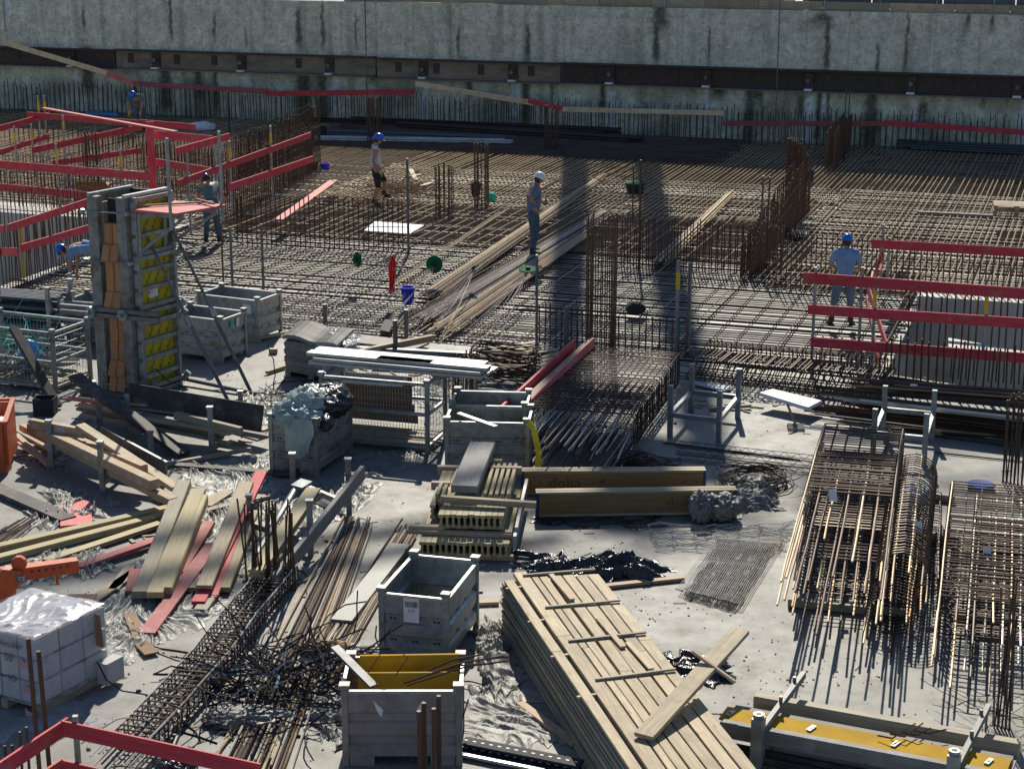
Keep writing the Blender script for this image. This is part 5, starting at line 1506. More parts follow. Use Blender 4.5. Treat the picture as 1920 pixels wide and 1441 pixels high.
# beams in the right-hand rack
Gr = 'beams in the lower left rack'
o = h20_obj('formwork_beam', P(480, 1075, .30), P(588, 920, .38), hh=.10, fw=.20); tagit(o, 'yellow I-beam lying in the rack beside the upright bars', 'formwork beam', Gr)
pb(515, 1090, .12, 680, 885, .45, .07, .20, GREYWOOD, 'long grey beam sloping up through the rack posts', 'beam', Gr)
single('prop_tube', MB().tube([P(480, 1040, .1), P(556, 912, .25)], .045, 8), GALV, 'blue-grey steel prop lying left of the yellow beam in the rack', 'prop')
t = Thing('metal_plate', 'small grey metal plate lying at the end of the blue-grey prop', 'plate', P(562, 905, .3)); t.beam('sheet', P(556, 912, .3), P(575, 900, .34), .22, .015, GALV)
# orange fork
t = Thing('lifting_fork', 'orange steel crane fork with a CE mark standing behind the wrapped pallet', 'lifting fork', P(20, 1180))
a = P(20, 1180, .0); a1 = Vector((a.x, a.y, HT(a, 1078)))
t.add('fork_post', MB().bar(a + UP * .3, a1, .16, .14, up=Vector((0, 1, 0))), ORANGE)
b1 = D(145, 1058, a.y + .4); 
t.add('fork_arm', MB().bar(a1 - Vector((.06, 0, 0)), b1, .14, .15), ORANGE)
t.add('fork_elbow', MB().prism([a1 + Vector((-.09, -.075, -.14)), a1 + Vector((.14, -.075, -.14)), a1 + Vector((.2, -.075, .08)), a1 + Vector((-.02, -.075, .1)), a1 + Vector((-.09, -.075, .03))], Vector((0, .15, 0))), ORANGE)
t.add('lug', MB().tube([a1 + Vector((.16, -.03, .15)), a1 + Vector((.16, .03, .15))], .09, 10), ORANGE)
for k in range(6):
    q = a1.lerp(b1, .38 + k * .1) - Vector((0, .076, -.02)); t.add('bolt_hole', MB().tube([q, q + Vector((0, .01, 0))], .014, 6), INK)
t.add('mark_plate', MB().box(a1.x + .13, a1.x + .25, a1.y - .082, a1.y - .076, a1.z - .05, a1.z + .03), STEELG)
text_mesh('CE', .07, Matrix.Translation(Vector((a1.x + .20, a1.y - .086, a1.z - .01)) - t.loc) @ Matrix.Rotation(R(90), 4, 'X'), PAPER, 'print', t.o)
t.add('pin', MB().tube([b1.lerp(a1, .3) - UP * .04, b1.lerp(a1, .3) - UP * .2], .018, 6), ORANGE)
# orange skip
A, B = P(-90, 890), P(13, 886)
t = Thing('orange_skip', 'orange steel skip cut off by the left edge', 'skip', (A + B) / 2)
hs = HT(B, 792); zt = HT(B + Vector((0, .6, 0)), 752)
t.add('skip_front', MB().hexa([A + UP * .12, B + UP * .12, B + UP * .12 + Vector((0, .04, 0)), A + UP * .12 + Vector((0, .04, 0))], [A + UP * hs, B + UP * hs, B + UP * hs + Vector((0, .04, 0)), A + UP * hs + Vector((0, .04, 0))]), ORANGE)
t.add('skip_side', MB().hexa([B + UP * .12, B + Vector((.05, 0, .12)), B + Vector((-.07, .9, .12)), B + Vector((-.12, .9, .12))], [B + UP * hs, B + Vector((.05, 0, hs)), B + Vector((-.07, .9, hs + .1)), B + Vector((-.12, .9, hs + .1))]), ORANGE)
t.add('skip_back', MB().box(A.x, B.x - .12, A.y + .86, A.y + .9, .12, hs + .1), ORANGE)
t.add('skip_rim', MB().bar(A + UP * hs, B + UP * hs + Vector((.06, 0, 0)), .07, .05).bar(B + Vector((.03, 0, hs)), B + Vector((-.09, .9, hs + .1)), .07, .05).bar(A + Vector((0, .9, hs + .1)), B + Vector((-.09, .9, hs + .1)), .07, .05), ORANGE)
for xx in (-.55, -.28, -.04): t.add('stiffener', MB().box(B.x + xx - .03, B.x + xx + .03, B.y - .05, B.y - .002, .12, hs), ORANGE)
t.add('foot', MB().box(B.x - .10, B.x + .02, B.y - .02, B.y + .2, 0, .3), ORANGE)
t.add('sheet_inside', MB().box(A.x + .05, B.x - .02, A.y + .1, A.y + .6, hs - .1, hs - .05), PAPER)
# ---- long bars and metal plank in the lower left centre
def bundle(label, x0, y0, x1, y1, n, width, z=.02, r=.011, m=REBAR, layers=1, name='rebar_bundle', spread=1.0, fan=0.0, group='bundles of straight bars', jl=.35, z1=None, cat='bar bundle', parts=True):
    A, B = P(x0, y0, z), P(x1, y1, z1 if z1 is not None else z)
    d = (B - A).normalized(); s_ = d.cross(UP).normalized()
    t = Thing(name, label, cat, (A + B) / 2, group)
    mb = MB()
    for l in range(layers):
        for i in range(n):
            o = (i / max(1, n - 1) - .5) * width * (1 - .25 * l) + rj(width * .04)
            o2 = o * spread + rj(fan)
            p = A + s_ * o + d * rj(jl) + UP * (r + l * r * 2.1 + random.random() * .01); q = B + s_ * o2 + d * rj(jl) + UP * (r + l * r * 2.1 + random.random() * .01)
            c = p.lerp(q, .5) + s_ * rj(.012)
            if parts: t.add('bar', MB().tube([p, c, q], r, 5), random.choice((REBAR, REBARG, REBART, REBARD, RUSTV)) if m is REBAR else random.choice((REBART, REBAR, REBART, REBARD)) if m is REBART else random.choice((REBARG, REBAR, REBARD, REBARD)) if m is REBARG else (m if random.random() < .8 else REBAR))
            else: mb.tube([p, c, q], r, 4)
    if mb.v: t.add('bars', mb, m, kind='stuff')
    return t
bundle('long bundle of rusty bars running past the scrap heap, left of the metal plank', 470, 1450, 668, 985, 13, .75, r=.013, spread=.55, layers=2)
bundle('bundle of bars under and right of the grey metal plank', 600, 1260, 765, 992, 10, .42, r=.013, spread=.8, layers=2)
bundle('sparse bars at the bottom left, before the scrap heap', 405, 1445, 520, 1285, 3, .2, r=.012, spread=1)
bundle('fan of thin rusty bars at the far left edge below the dark plank', -10, 1020, 52, 978, 9, .45, r=.012, spread=.7)
board('metal_plank', P(640, 1165, .08), P(752, 1022, .08), 0.26, .05, METALG, 'long grey ribbed metal plank lying on the bar bundle', 'metal plank')
for i, (x0, y0, x1, y1) in enumerate(((648, 1160, 600, 1110), (595, 1200, 560, 1065), (700, 985, 640, 965), (750, 1050, 775, 1062))):
    A, B = P(x0, y0, .02), P(x1, y1, .02)
    pts = [A.lerp(B, k / 8) + Vector((rj(.06), rj(.1), abs(rj(.03)))) for k in range(9)]
    single('binding_wire', MB().tube(pts, .007, 4), STEELG, ('looped wire lying across the rusty bundle', 'long loose wire left of the rusty bundle', 'black wire by the grey beam end', 'thin wire bow right of the metal plank')[i], 'wire', 'loose wires on the slab')
# rods with couplers
for i, (x0, y0) in enumerate(((336, 1332), (352, 1333))):
    A, B = P(x0, y0, .03), P(x0 - 38, y0 + 92, .03)
    t = Thing('coupler_rod', ('left one of two grey rods with thick couplers before the stirrup cage', 'right one of two grey rods with thick couplers before the stirrup cage')[i], 'rod', A, 'coupler rods')
    t.add('rod', MB().tube([A, B], .018, 6), STEELG)
    for k in range(2): t.add('coupler', MB().tube([A.lerp(B, .04 + k * .14), A.lerp(B, .13 + k * .14)], .038, 8), STEELG)
# ---- stirrup cage running along the lower left
def pick(m):
    if m in (REBART, REBAR): return random.choice((REBART, REBAR, REBARD, RUSTV))
    return m if random.random() < .75 else REBARD
def cage(label, ground, w, h, nst, r=.009, rl=.011, m=REBARD, ml=REBARG, nlong=(3, 3), name='beam_cage', z0=.03, wj=.0, group='reinforcement cages', round_=False, ext=0.0, skew=0.0, shortfan=0, legs=True):
    """open stirrup cage along a polyline of ground points (centre line)"""
    t = Thing(name, label, 'reinforcement cage', ground[0], group)
    seg = [(b - a).length for a, b in zip(ground, ground[1:])]; tot = sum(seg)
    def at(s):
        s = max(0, min(tot, s))
        for i, l in enumerate(seg):
            if s <= l or i == len(seg) - 1:
                d = (ground[i + 1] - ground[i]).normalized(); return ground[i] + d * s, d
            s -= l
    for k in range(nst):
        p, d = at(tot * (k + .5) / nst)
        s_ = d.cross(UP).normalized()
        p = p + d * rj(.02) + UP * z0
        tl = Vector((0, 0, 0)) + d * (rj(.03) + skew)
        if round_:
            q = [p + s_ * (math.cos(a) * w / 2) + UP * (h / 2 + math.sin(a) * h / 2) for a in [2 * math.pi * i / 16 for i in range(17)]]
        else:
            c = min(.05, w * .1)
            q = [p + s_ * (-w / 2) + UP * c, p + s_ * (-w / 2) + UP * (h - c) + tl, p + s_ * (-w / 2 + c) + UP * h + tl, p + s_ * (w / 2 - c) + UP * h + tl, p + s_ * (w / 2) + UP * (h - c) + tl, p + s_ * (w / 2) + UP * c, p + s_ * (w / 2 - c), p + s_ * (-w / 2 + c), p + s_ * (-w / 2) + UP * c]
        t.add('stirrup', MB().tube(q, r, 5, caps=False), m)
    def longbar(u, v, s0, s1, mm):
        n = max(2, len(ground)) * 3
        pts = []
        for i in range(n + 1):
            s = lerp(s0, s1, i / n)
            if s < 0 or s > tot:
                p, d = at(0 if s < 0 else tot); p = p + d * (s if s < 0 else s - tot)
            else: p, d = at(s)
            pts.append(p + d.cross(UP).normalized() * u + UP * (v + z0) + jit(.006))
        t.add('long_bar', MB().tube(pts, rl, 5), mm)
    nt_, nb_ = nlong
    if round_:
        for i in range(nt_):
            a = 2 * math.pi * i / nt_
            longbar(math.cos(a) * (w / 2 - .02), h / 2 + math.sin(a) * (h / 2 - .02), -ext * random.random(), tot + .02, pick(ml))
    else:
        for i in range(nt_): longbar((i / max(1, nt_ - 1) - .5) * (w - .04), h - .02, -ext * (.3 + .7 * random.random()), tot + .02, pick(ml))
        for i in range(nb_): longbar((i / max(1, nb_ - 1) - .5) * (w - .04), .02, -ext * (.3 + .7 * random.random()), tot + .02, pick(ml))
        for zf in (.33, .66):
            for sd in (-1, 1): longbar(sd * (w / 2 - .015), h * zf, -ext * random.random(), tot, ml)
    return t
gl = [P(250, 1420), P(330, 1335), P(400, 1255), P(455, 1180), P(505, 1120), P(530, 1090)]
cage('long low stirrup cage snaking up the lower left to the upright bars', gl, .44, .24, 44, r=.010, m=RUSTV, ml=REBARG, nlong=(3, 5), ext=.6)
for i in range(14):
    c = P(490 + rj(28), 1110 + rj(18)); 
row('cluster of dark upright bars rising from the end of the snaking stirrup cage', 462, 1115, 530, 1102, 14, 950, 940, mt=REBARD, r=.012, lean=.10, z0=0, single_parts=True, hj=.15, dbl=.18)
row('four thick rusty bars standing before the stained brown box', 789, 1500, 816, 1500, 2, 1332, 1320, mt=RUSTV, r=.024, z0=0, single_parts=True, dbl=.12, lean=.01)
row('two rusty poles leaning before the wrapped pallet', 76, 1470, 98, 1500, 2, 1208, 1212, mt=RUSTV, r=.024, z0=0, single_parts=True, lean=.05)
row('short bar ends in the bottom left corner behind the red rail', 2, 1480, 55, 1450, 5, 1418, 1370, mt=RUSTV, r=.016, z0=0, single_parts=True, lean=.01)
# scrap heap
rod_tangle('scrap_heap', P(530, 1300), 210, 1.15, .95, .42, .009, BLACKC, 'tangled heap of black scrap wire and strips in the lower centre left', 'scrap heap', 4, L=(.4, 1.1))
rod_tangle('scrap_strips', P(520, 1290), 26, .9, .7, .45, .014, PALEBLUE, 'pale blue plastic strips mixed into the black scrap heap', 'plastic strips', 3, L=(.2, .5))
rod_tangle('scrap_bits', P(540, 1290), 46, .9, .7, .35, .010, RUSTV, 'rusty bits of bar mixed into the black scrap heap', 'scrap', 3, L=(.3, .8))
single('grey_sack', blob(P(465, 1345, .05), .36, .2, .07, 77, amp=.35, f=4, nseg=60, nr=40), FILMD, 'grey film bag crushed under the front of the scrap heap', 'sack', smooth=True)
single('black_sack', blob(P(330, 1432, .05), .16, .2, .08, 71, amp=.3), BLACKP, 'small scrap of black plastic near the bottom red rail', 'plastic scrap', smooth=True)
single('mud_lump', blob(P(612, 1222, .06), .26, .14, .10, 70, amp=.36, f=5, nseg=90, nr=60), CARD, 'brown muddy lump of sacking above the scrap heap', 'sacking', smooth=True)
single('grey_sack', blob(P(660, 1228, .05), .42, .18, .08, 72, amp=.36, f=5, nseg=90, nr=60), FILMD, 'grey crumpled film lying left of the open box', 'plastic sheet', smooth=True)
REBAR2 = simple('brown rebar', (0.17, 0.105, 0.065), (0.09, 0.06, 0.04), 2, 0.45, 0.3, rnd=0.25)
LIDB = simple('blue lid plastic', (0.03, 0.10, 0.42), (0.03, 0.09, 0.36), 3, 0.7, rnd=0, spec=0.2)
STEELR = simple('blue-grey rebar', (0.13, 0.13, 0.135), (0.06, 0.06, 0.065), 1.5, 0.4, 0.5, rnd=0.3, c3=(0.12, 0.08, 0.05))
# ================================================================== RIGHT SIDE: CAGES, BARS, FRAMES
def gz(x, y, z):
    p = P(x, y, z); return Vector((p.x, p.y, 0))
t = cage('upper dense square cage of the tallest stack, its rusty bars jutting toward the camera', [gz(1620, 797, 1.08), gz(1607, 850, 1.08), gz(1592, 925, 1.08)][::-1], 1.12, .46, 30, r=.0115, rl=.014, m=REBAR2, ml=REBART, nlong=(7, 6), z0=.62, ext=3.6)
cage('lower dense square cage under the tallest stack with rusty legs', [gz(1582, 1120, .1), gz(1596, 1010, .1), gz(1618, 905, .1)], 1.16, .46, 40, r=.011, rl=.014, m=REBARD, ml=REBAR, nlong=(9, 9), z0=.12, ext=1.5)
cage('round spiral cage right of the tall square stack', [gz(1688, 1125, .35), gz(1700, 1000, .55), gz(1716, 858, .85)], .62, .62, 40, r=.009, rl=.013, m=REBARD, ml=REBAR, nlong=(10, 0), z0=.30, round_=True, ext=1.0)
cage('second round cage lying under the spiral one', [gz(1670, 1165, .2), gz(1690, 1040, .2)], .6, .45, 22, r=.009, rl=.013, m=REBARD, ml=REBAR, nlong=(9, 0), z0=.03, round_=True, ext=.7)
cage('narrow dark square cage between the round cage and the right cage', [gz(1738, 1075, .3), gz(1744, 935, .3)], .30, .40, 24, r=.008, rl=.010, m=REBARD, ml=REBARD, nlong=(3, 3), z0=.03, ext=.3)
cage('wide grey cage at the right edge with a blue disc behind it', [gz(1845, 1140, .6), gz(1856, 920, .6)], 1.02, .50, 44, r=.011, rl=.012, m=REBARD, ml=REBAR, nlong=(6, 6), z0=.2, ext=1.7)
cage('inner smaller cage nested in the wide grey cage at the right edge', [gz(1880, 1180, .4), gz(1886, 940, .4)], .8, .34, 30, r=.009, rl=.012, m=REBARD, ml=REBARG, nlong=(5, 5), z0=.16, ext=.8)
for i, (x0, y0, x1, y1) in enumerate(((1478, 1128, 1700, 1150), (1540, 905, 1790, 935), (1735, 1008, 1800, 1014), (1790, 1150, 1930, 1165))):
    pb(x0, y0, .01, x1, y1, .01, .10, .10, OLDWOOD, ('timber bearer under the near end of the tall cage stack', 'timber bearer under the far end of the tall cage stack', 'timber bearer poking out between the round and right cages', 'timber bearer under the wide grey cage')[i], 'bearer', 'bearers under the cages')
def tag_(x, y, z, w, h, lab):
    p = P(x, y, z)
    single('paper_tag', MB().quad(p + Vector((-w, 0, 0)), p + Vector((w, -.02, -.01)), p + Vector((w * .8, .02, h)), p + Vector((-w, .03, h * 1.1))), PAPER, lab, 'tag', 'white tags on the rebar', at=p)
tag_(1562, 938, 1.10, .05, .13, 'white paper tag on the tall square cage')
tag_(1722, 998, .80, .05, .13, 'white paper tag on the round cage')
tag_(1851, 1043, .66, .05, .11, 'white paper tag on the wide grey cage')
tag_(1714, 730, .62, .06, .08, 'white tag on the dark bars beside the stacking frame')
tag_(1655, 1100, .5, .04, .10, 'small blue-white tag hanging between the rusty bar ends')
bag_ = blob(gz(1712, 935, .45) + UP * .5, .22, .2, .12, 15, amp=.3)
single('white_bag', bag_, WHITE, 'crumpled white bag inside the round spiral cage', 'bag', smooth=True)
t = Thing('blue_disc', 'round blue tub lid behind the wide grey cage', 'lid', P(1838, 912, 0))
t.add('disc', MB().lathe(P(1838, 912, .04), [(0, 0), (.20, 0), (.21, .03), (.19, .05), (0, .04)], 20), LIDB, smooth=False)
row('dark bundle of upright bars at the right edge above the cages', 1880, 905, 1915, 912, 6, 745, 742, mt=REBARD, r=.012, z0=0, single_parts=True, lean=.09, dbl=.12)
row('tall dark upright bars with wire at the lower right edge', 1864, 1365, 1892, 1372, 5, 1128, 1110, mt=REBARD, r=.010, z0=0, single_parts=True, lean=.09, dbl=.12, hj=.25)
rod_tangle('wire_ball', P(1866, 1350, .1), 34, .18, .2, .5, .004, REBARD, 'thin tangle of tie wire round the lower right upright bars', 'wire')
# long raised cage along the slab edge
cage('long raised cage along the slab edge left of the right pit, pale bent tops', [gz(1285, 712, .1) + E1 * .42, gz(1470, 732, .1) + E1 * .42, gz(1655, 752, .1) + E1 * .42], .85, .38, 40, r=.011, rl=.011, m=REBARD, ml=REBARD, nlong=(7, 6), z0=.10, ext=.2, skew=.12)
mb = MB()
for i in range(42):
    p = (gz(1300, 713, .1) + E1 * 1.0).lerp(gz(1655, 752, .1) + E1 * 1.0, i / 41) + UP * .52 + jit(.02)
    mb.tube([p + E1 * -.1, p + E1 * .25 + UP * .02, p + E1 * .32 + UP * (-.03), p + E1 * .33 + UP * -.25], .012, 4)
single('hook_bars', mb, RUSTV, 'row of rusty hooked bar ends along the back of the long raised cage', 'hooked bars', kind='stuff')
cage('wide low cage with long bars fanning toward the camera beside the red boards', [gz(1083, 770, .62), gz(1130, 715, .62), gz(1182, 655, .62)], 1.75, .58, 36, r=.011, rl=.013, m=REBARD, ml=STEELR, nlong=(17, 13), z0=.04, ext=2.3)
_n0, _n1 = gz(1083, 770, .62), gz(1182, 655, .62)
_d = (_n0 - _n1).normalized(); _s = _d.cross(UP)
t = Thing('projecting_bars', 'dark loose rods sticking out of the wide cage toward the camera', 'rods', _n0)
for i in range(44):
    o = (random.random() - .5) * 1.7; z = random.choice((.58, .5, .35, .12)); L = random.uniform(.4, 1.25)
    a = _n0 + _s * o - _d * random.uniform(.5, 2.0) + UP * z
    b = _n0 + _s * (o + rj(.12)) + _d * L + UP * (z * random.uniform(.5, .95))
    t.add('rod', MB().tube([a, a.lerp(b, .5) + UP * .02, b], .013, 5), random.choice((STEELR, REBARD, REBARG, STEELR)))
# bar bundles at right on the slab edge
for i, (x0, y0, x1, y1, n, w, z, m, lab) in enumerate((
    (1650, 722, 1960, 745, 14, .45, .62, REBARG, 'topmost bar bundle on the stacking frame at the right'),
    (1655, 735, 1960, 762, 14, .5, .50, REBARD, 'dark bar bundle under the topmost one on the frame'),
    (1560, 745, 1960, 790, 12, .40, .40, REBARG, 'grey bar bundle along the front of the long raised cage'),
    (1640, 762, 1960, 805, 12, .4, .28, REBARD, 'dark bar bundle lying just above the slab behind the frame'),
    (1570, 772, 1960, 820, 12, .45, .08, REBARD, 'dark bars on the slab from the broom to the right edge'),
    (1700, 806, 1960, 828, 5, .12, .03, REBARD, 'thin pair of bars on the slab right of the stacking frame'))):
    bundle(lab, x0, y0, x1, y1, n, w, z=z, r=.014, m=m, layers=2, jl=.6)
for i, (x0, y0, x1, y1, r) in enumerate(((1690, 808, 1915, 838, .016), (1750, 847, 1925, 866, .012), (1243, 829, 1500, 862, .014))):
    single('loose_bar', MB().tube([P(x0, y0, .02), P(x1, y1, .02)], r, 5), REBARD, ('ribbed bar on the slab under the dark bundles', 'thin bar lying alone near the right edge above the blue lid', 'dark bar lying in front of the lattice girders')[i], 'bar', 'loose bars on the slab')
pb(1755, 812, 0, 1770, 806, 0, .12, .08, PLANK, 'small pale wood block beside the stacking frame', 'block', None)
# lattice girders (shadow-casting low triangles)
for k in range(3):
    A, B = P(1268, 836 + k * 13, 0), P(1545, 866 + k * 13, 0)
    d = (B - A).normalized(); s_ = d.cross(UP).normalized()
    t = Thing('lattice_girder', ('farthest lattice girder on the slab left of the tall cage', 'middle lattice girder on the slab left of the tall cage', 'nearest lattice girder on the slab left of the tall cage')[k], 'lattice girder', A, 'lattice girders on the slab')
    L = (B - A).length; n = int(L / .2); mb = MB()
    for i in range(n):
        p = A + d * (i * .2); 
        for sd in (-1, 1): mb.tube([p + s_ * sd * .05 + UP * .01, p + d * .1 + UP * .09, p + d * .2 + s_ * sd * .05 + UP * .01], .0035, 3, caps=False)
    t.add('diagonals', mb, REBARD, kind='stuff')
    for (o, z) in ((-.05, .01), (.05, .01), (0, .09)): t.add('chord', MB().tube([A + s_ * o + UP * z, B + s_ * o + UP * z], .005, 4), REBARD)
# stirrup heaps and coils
def loops(name, c, n, w, h, z, r, m, label, cat, rnd=.1, ang=None, sq=True, step=.012):
    t = Thing(name, label, cat, c)
    for i in range(n):
        a = (ang if ang is not None else random.uniform(0, 6.28)) + rj(rnd * 2)
        ww, hh = w * (1 + rj(.15)), h * (1 + rj(.15))
        cx = c + Vector((rj(rnd), rj(rnd), z * random.random() if step is None else step * i + r))
        X = Vector((math.cos(a), math.sin(a), rj(.12))); Y = Vector((-math.sin(a), math.cos(a), rj(.12)))
        if sq: q = [(-1, -.9), (-1, .9), (-.93, 1), (.93, 1), (1, .9), (1, -.9), (.93, -1), (-.93, -1), (-1, -.9)]
        else: q = [(math.cos(b), math.sin(b)) for b in [2 * math.pi * k / 20 for k in range(21)]]
        pts = [cx + X * (u * ww / 2) + Y * (v * hh / 2) for u, v in q]
        for p in pts: p.z = max(p.z, r)
        t.add('stirrup' if sq else 'wire_ring', MB().tube(pts, r, 4, caps=False), m)
    return t
loops('stirrup_heap', P(1188, 880, 0), 34, .42, .30, .25, .007, REBARD, 'small heap of dark square stirrups on the open slab', 'stirrup heap', rnd=.12, step=.007)
loops('stirrup_heap', P(1235, 872, 0), 7, .65, .25, .1, .006, REBARD, 'few loose stirrups spread right of the small heap', 'stirrups', rnd=.16, step=.006)
loops('wire_coil', P(1415, 905, 0), 26, 1.05, .75, .25, .006, REBARD, 'coil of dark wire rings lying on the slab before the lattice girders', 'wire coil', rnd=.10, sq=False, step=.006)
loops('stirrup_stack', P(948, 712, 0), 46, 1.05, .5, .6, .009, REBARD, 'tall stack of long dark stirrups left of the red boards', 'stirrup stack', rnd=.05, ang=R(-18), step=.013)
loops('stirrup_stack', P(850, 705, 0), 22, .6, .4, .3, .009, REBARD, 'lower stack of stirrups behind the end of the long grey planks', 'stirrup stack', rnd=.08, ang=R(10), step=.014)
rod_tangle('wire_scrap', P(845, 742, 0), 70, .6, .5, .35, .007, REBARG, 'tangle of grey bent wires behind the mesh container corner', 'wire scrap', 3, L=(.2, .6))
row('rusty cluster of short upright bars behind the mesh container', 842, 775, 884, 775, 9, 682, 655, mt=RUSTV, r=.012, z0=0, dbl=.25, single_parts=True, lean=.05)
# red and grey boards beside the wide cage
for i, (x0, y0, z0, x1, y1, z1, w, h, m, lab) in enumerate((
    (935, 778, .50, 1075, 648, .62, .05, .22, RED, 'long red board on edge beside the wide cage, the left one'),
    (960, 775, .55, 1107, 640, .68, .14, .05, PLANK, 'long grey-white board between the two red boards'),
    (975, 785, .35, 1112, 648, .50, .04, .30, PINK, 'faded red board on edge against the wide cage, the right one'),
    (920, 770, .62, 985, 765, .62, .25, .05, WHITE, 'white sheet folded over the far box by the red boards'))):
    pb(x0, y0, z0, x1, y1, z1, w, h, m, lab, 'board', 'boards beside the wide cage')
# second box behind the strapped one
steel_box('dark transport box close behind the strapped one, under the red boards', P(845, 858), P(986, 862), .8, .82, GALVD)
pb(860, 775, .9, 930, 800, .86, .08, .03, GALV, 'blue-grey metal bar lying over the two boxes', 'bar', None)
# pallets near the slab edge
def pallet(label, c, ang, z=0, m=PLANK):
    t = Thing('pallet', label, 'pallet', Vector((c.x, c.y, z)), 'wooden pallets')
    X = Vector((math.cos(ang), math.sin(ang), 0)); Y = Vector((-math.sin(ang), math.cos(ang), 0)); c = Vector((c.x, c.y, z))
    for k in range(5): t.beam('deck_board', c - X * .6 + Y * (-.35 + k * .175) + UP * .13, c + X * .6 + Y * (-.35 + k * .175) + UP * .13, .12, .022, m)
    for u in (-.55, 0, .55):
        t.beam('cross_board', c + X * u - Y * .4 + UP * .108, c + X * u + Y * .4 + UP * .108, .1, .02, m)
        for v in (-.35, 0, .35): t.beam('pallet_block', c + X * (u - .05) + Y * v + UP * .055, c + X * (u + .05) + Y * v + UP * .055, .1, .08, OLDWOOD)
        t.beam('bottom_board', c + X * u - Y * .4 + UP * .01, c + X * u + Y * .4 + UP * .01, .1, .018, m)
pallet('pallet at the slab edge right of the dark stirrup stack', P(975, 668), R(30))
pallet('pallet half under the red boards at the slab edge', P(1040, 690), R(45))
pb(668, 662, .12, 812, 633, .22, .12, .12, DUSTWOOD, 'rough brown beam lying by the wrapped spacer stack', 'beam', None)
pb(640, 632, .03, 790, 650, .05, .6, .04, GREYWOOD, 'grey panel lying under the brown beam at the slab edge', 'panel', None)
pb(665, 655, .1, 905, 668, .1, .15, .12, STEELG, 'dark steel channel lying behind the long planks', 'channel', None)
pb(700, 680, .05, 900, 690, .05, .12, .1, STEELG, 'second dark channel closer to the long planks', 'channel', None)
pb(480, 635, .03, 560, 618, .04, .06, .05, PLANK, 'pale batten at the slab edge right of the farthest box', 'batten', None)
pb(500, 698, .02, 538, 686, .02, .07, .05, PLANK, 'small batten left of the spacer stack', 'batten', None)
pb(505, 658, .0, 520, 658, .0, .12, .10, DUSTWOOD, 'small brown wood block on the slab near the farthest box', 'block', None)
for (x0, yb, yt, lb) in ((610, 610, 570, 'short dark post at the slab edge above the spacer stack'), (742, 672, 600, 'dark post before the grey panel'), (762, 632, 580, 'grey post right of the black slab block'), (1062, 655, 575, 'grey post in the low row left of the tall cage')):
    pole(x0, yb, yt, .05, STEELG, lb)
# white board, broom, panel strip
t = Thing('white_board', 'white insulation board lying on the slab edge under the raised cage', 'board', P(1482, 755)); c = [P(1424, 742, .22), P(1515, 770, .16), P(1540, 757, .16), P(1448, 735, .22)]
t.add('foam_board', MB().hexa(c, [q + UP * .06 for q in c]), WHITE)
t = Thing('white_board', 'second white board half under the long cage', 'board', P(1350, 722)); c = [P(1298, 720, .03), P(1360, 735, .03), P(1372, 728, .03), P(1310, 712, .03)]
t.add('foam_board', MB().hexa(c, [q + UP * .03 for q in c]), WHITE)
bp = P(1492, 806); tp = D(1476, 757, bp.y + .25)
t = Thing('shovel', 'broad flat shovel with a pale wooden handle standing on the slab', 'shovel', bp)
t.add('handle', MB().tube([bp + UP * .08, tp], .022, 6), PLANK)
t.add('blade', MB().hexa([bp + Vector((-.14, -.05, .01)), bp + Vector((.14, -.07, .01)), bp + Vector((.14, .04, .06)), bp + Vector((-.14, .05, .06))], [bp + Vector((-.13, -.05, .04)), bp + Vector((.13, -.07, .04)), bp + Vector((.13, .04, .10)), bp + Vector((-.13, .05, .10))]), OLDWOOD)
t.add('socket', MB().tube([bp + UP * .05, bp.lerp(tp, .18) + UP * .03], .035, 6), STEELG)
pb(1330, 766, .01, 1408, 760, .03, .08, .05, OLDWOOD, 'brown batten lying through the stacking frame', 'batten', None)

# ================================================================== CENTRE: BEAMS AND PLANKS
Gb = 'wrapped formwork beams on the slab'
for i, (x0, y0, x1, y1, lab, txt, tx) in enumerate(((978, 930, 1322, 928, 'long yellow formwork beam with maker print, farther of the wrapped pair', 'doka', .12), (1006, 972, 1380, 966, 'nearer long formwork beam with blue ends and plastic tied round', 'doka', .62))):
    A, B = P(x0, y0, 0), P(x1, y1, 0)
    x, y, L = local_frame(A, B)
    t = Thing('formwork_beam', lab, 'formwork beam', A.lerp(B, .5), Gb)
    for k in range(2):
        o = y * (.045 + k * .10)
        for (z, h, w) in ((.02, .04, .085), (.335, .035, .085)): t.beam('flange', A + o + UP * (z + .02), B + o + UP * (z + .02), w, h, PLANK)
        t.beam('web', A + o + UP * .19 - y * .028, B + o + UP * .19 - y * .028, .025, .29, OLIVE)
        for (e, d) in ((A, 1), (B, -1)): t.add('end_cap', MB().bar(e + o + UP * .19 - x * .005 * d, e + o + x * .035 * d + UP * .19, .088, .355), NAVY)
    MF = Matrix(((x.x, 0, -y.x, 0), (x.y, 0, -y.y, 0), (0, 1, 0, 0), (0, 0, 0, 1)))
    text_mesh(txt, .24, Matrix.Translation(A + x * (L * tx + .3) + y * (.001) + UP * .19 - t.loc) @ MF, PALEINK, 'print', t.o)
    for f in (.05, .1, .88, .95):
        q = A + x * L * f + UP * .2; t.add('bolt_hole', MB().tube([q - y * .002, q + y * .01], .012, 6), INK)
single('tied_film', blob(P(1352, 948, .18), .22, .26, .16, 41, amp=.30, f=2.4, nseg=70, nr=50), FILMD, 'grey film bunched over the end of the farther wrapped beam', 'plastic sheet', smooth=True)
single('tied_film', blob(P(1315, 950, .20), .14, .20, .19, 43, amp=.30, f=2.6, nseg=70, nr=50), FILMD, 'blue-grey film tied round the nearer wrapped beam', 'plastic sheet', smooth=True)
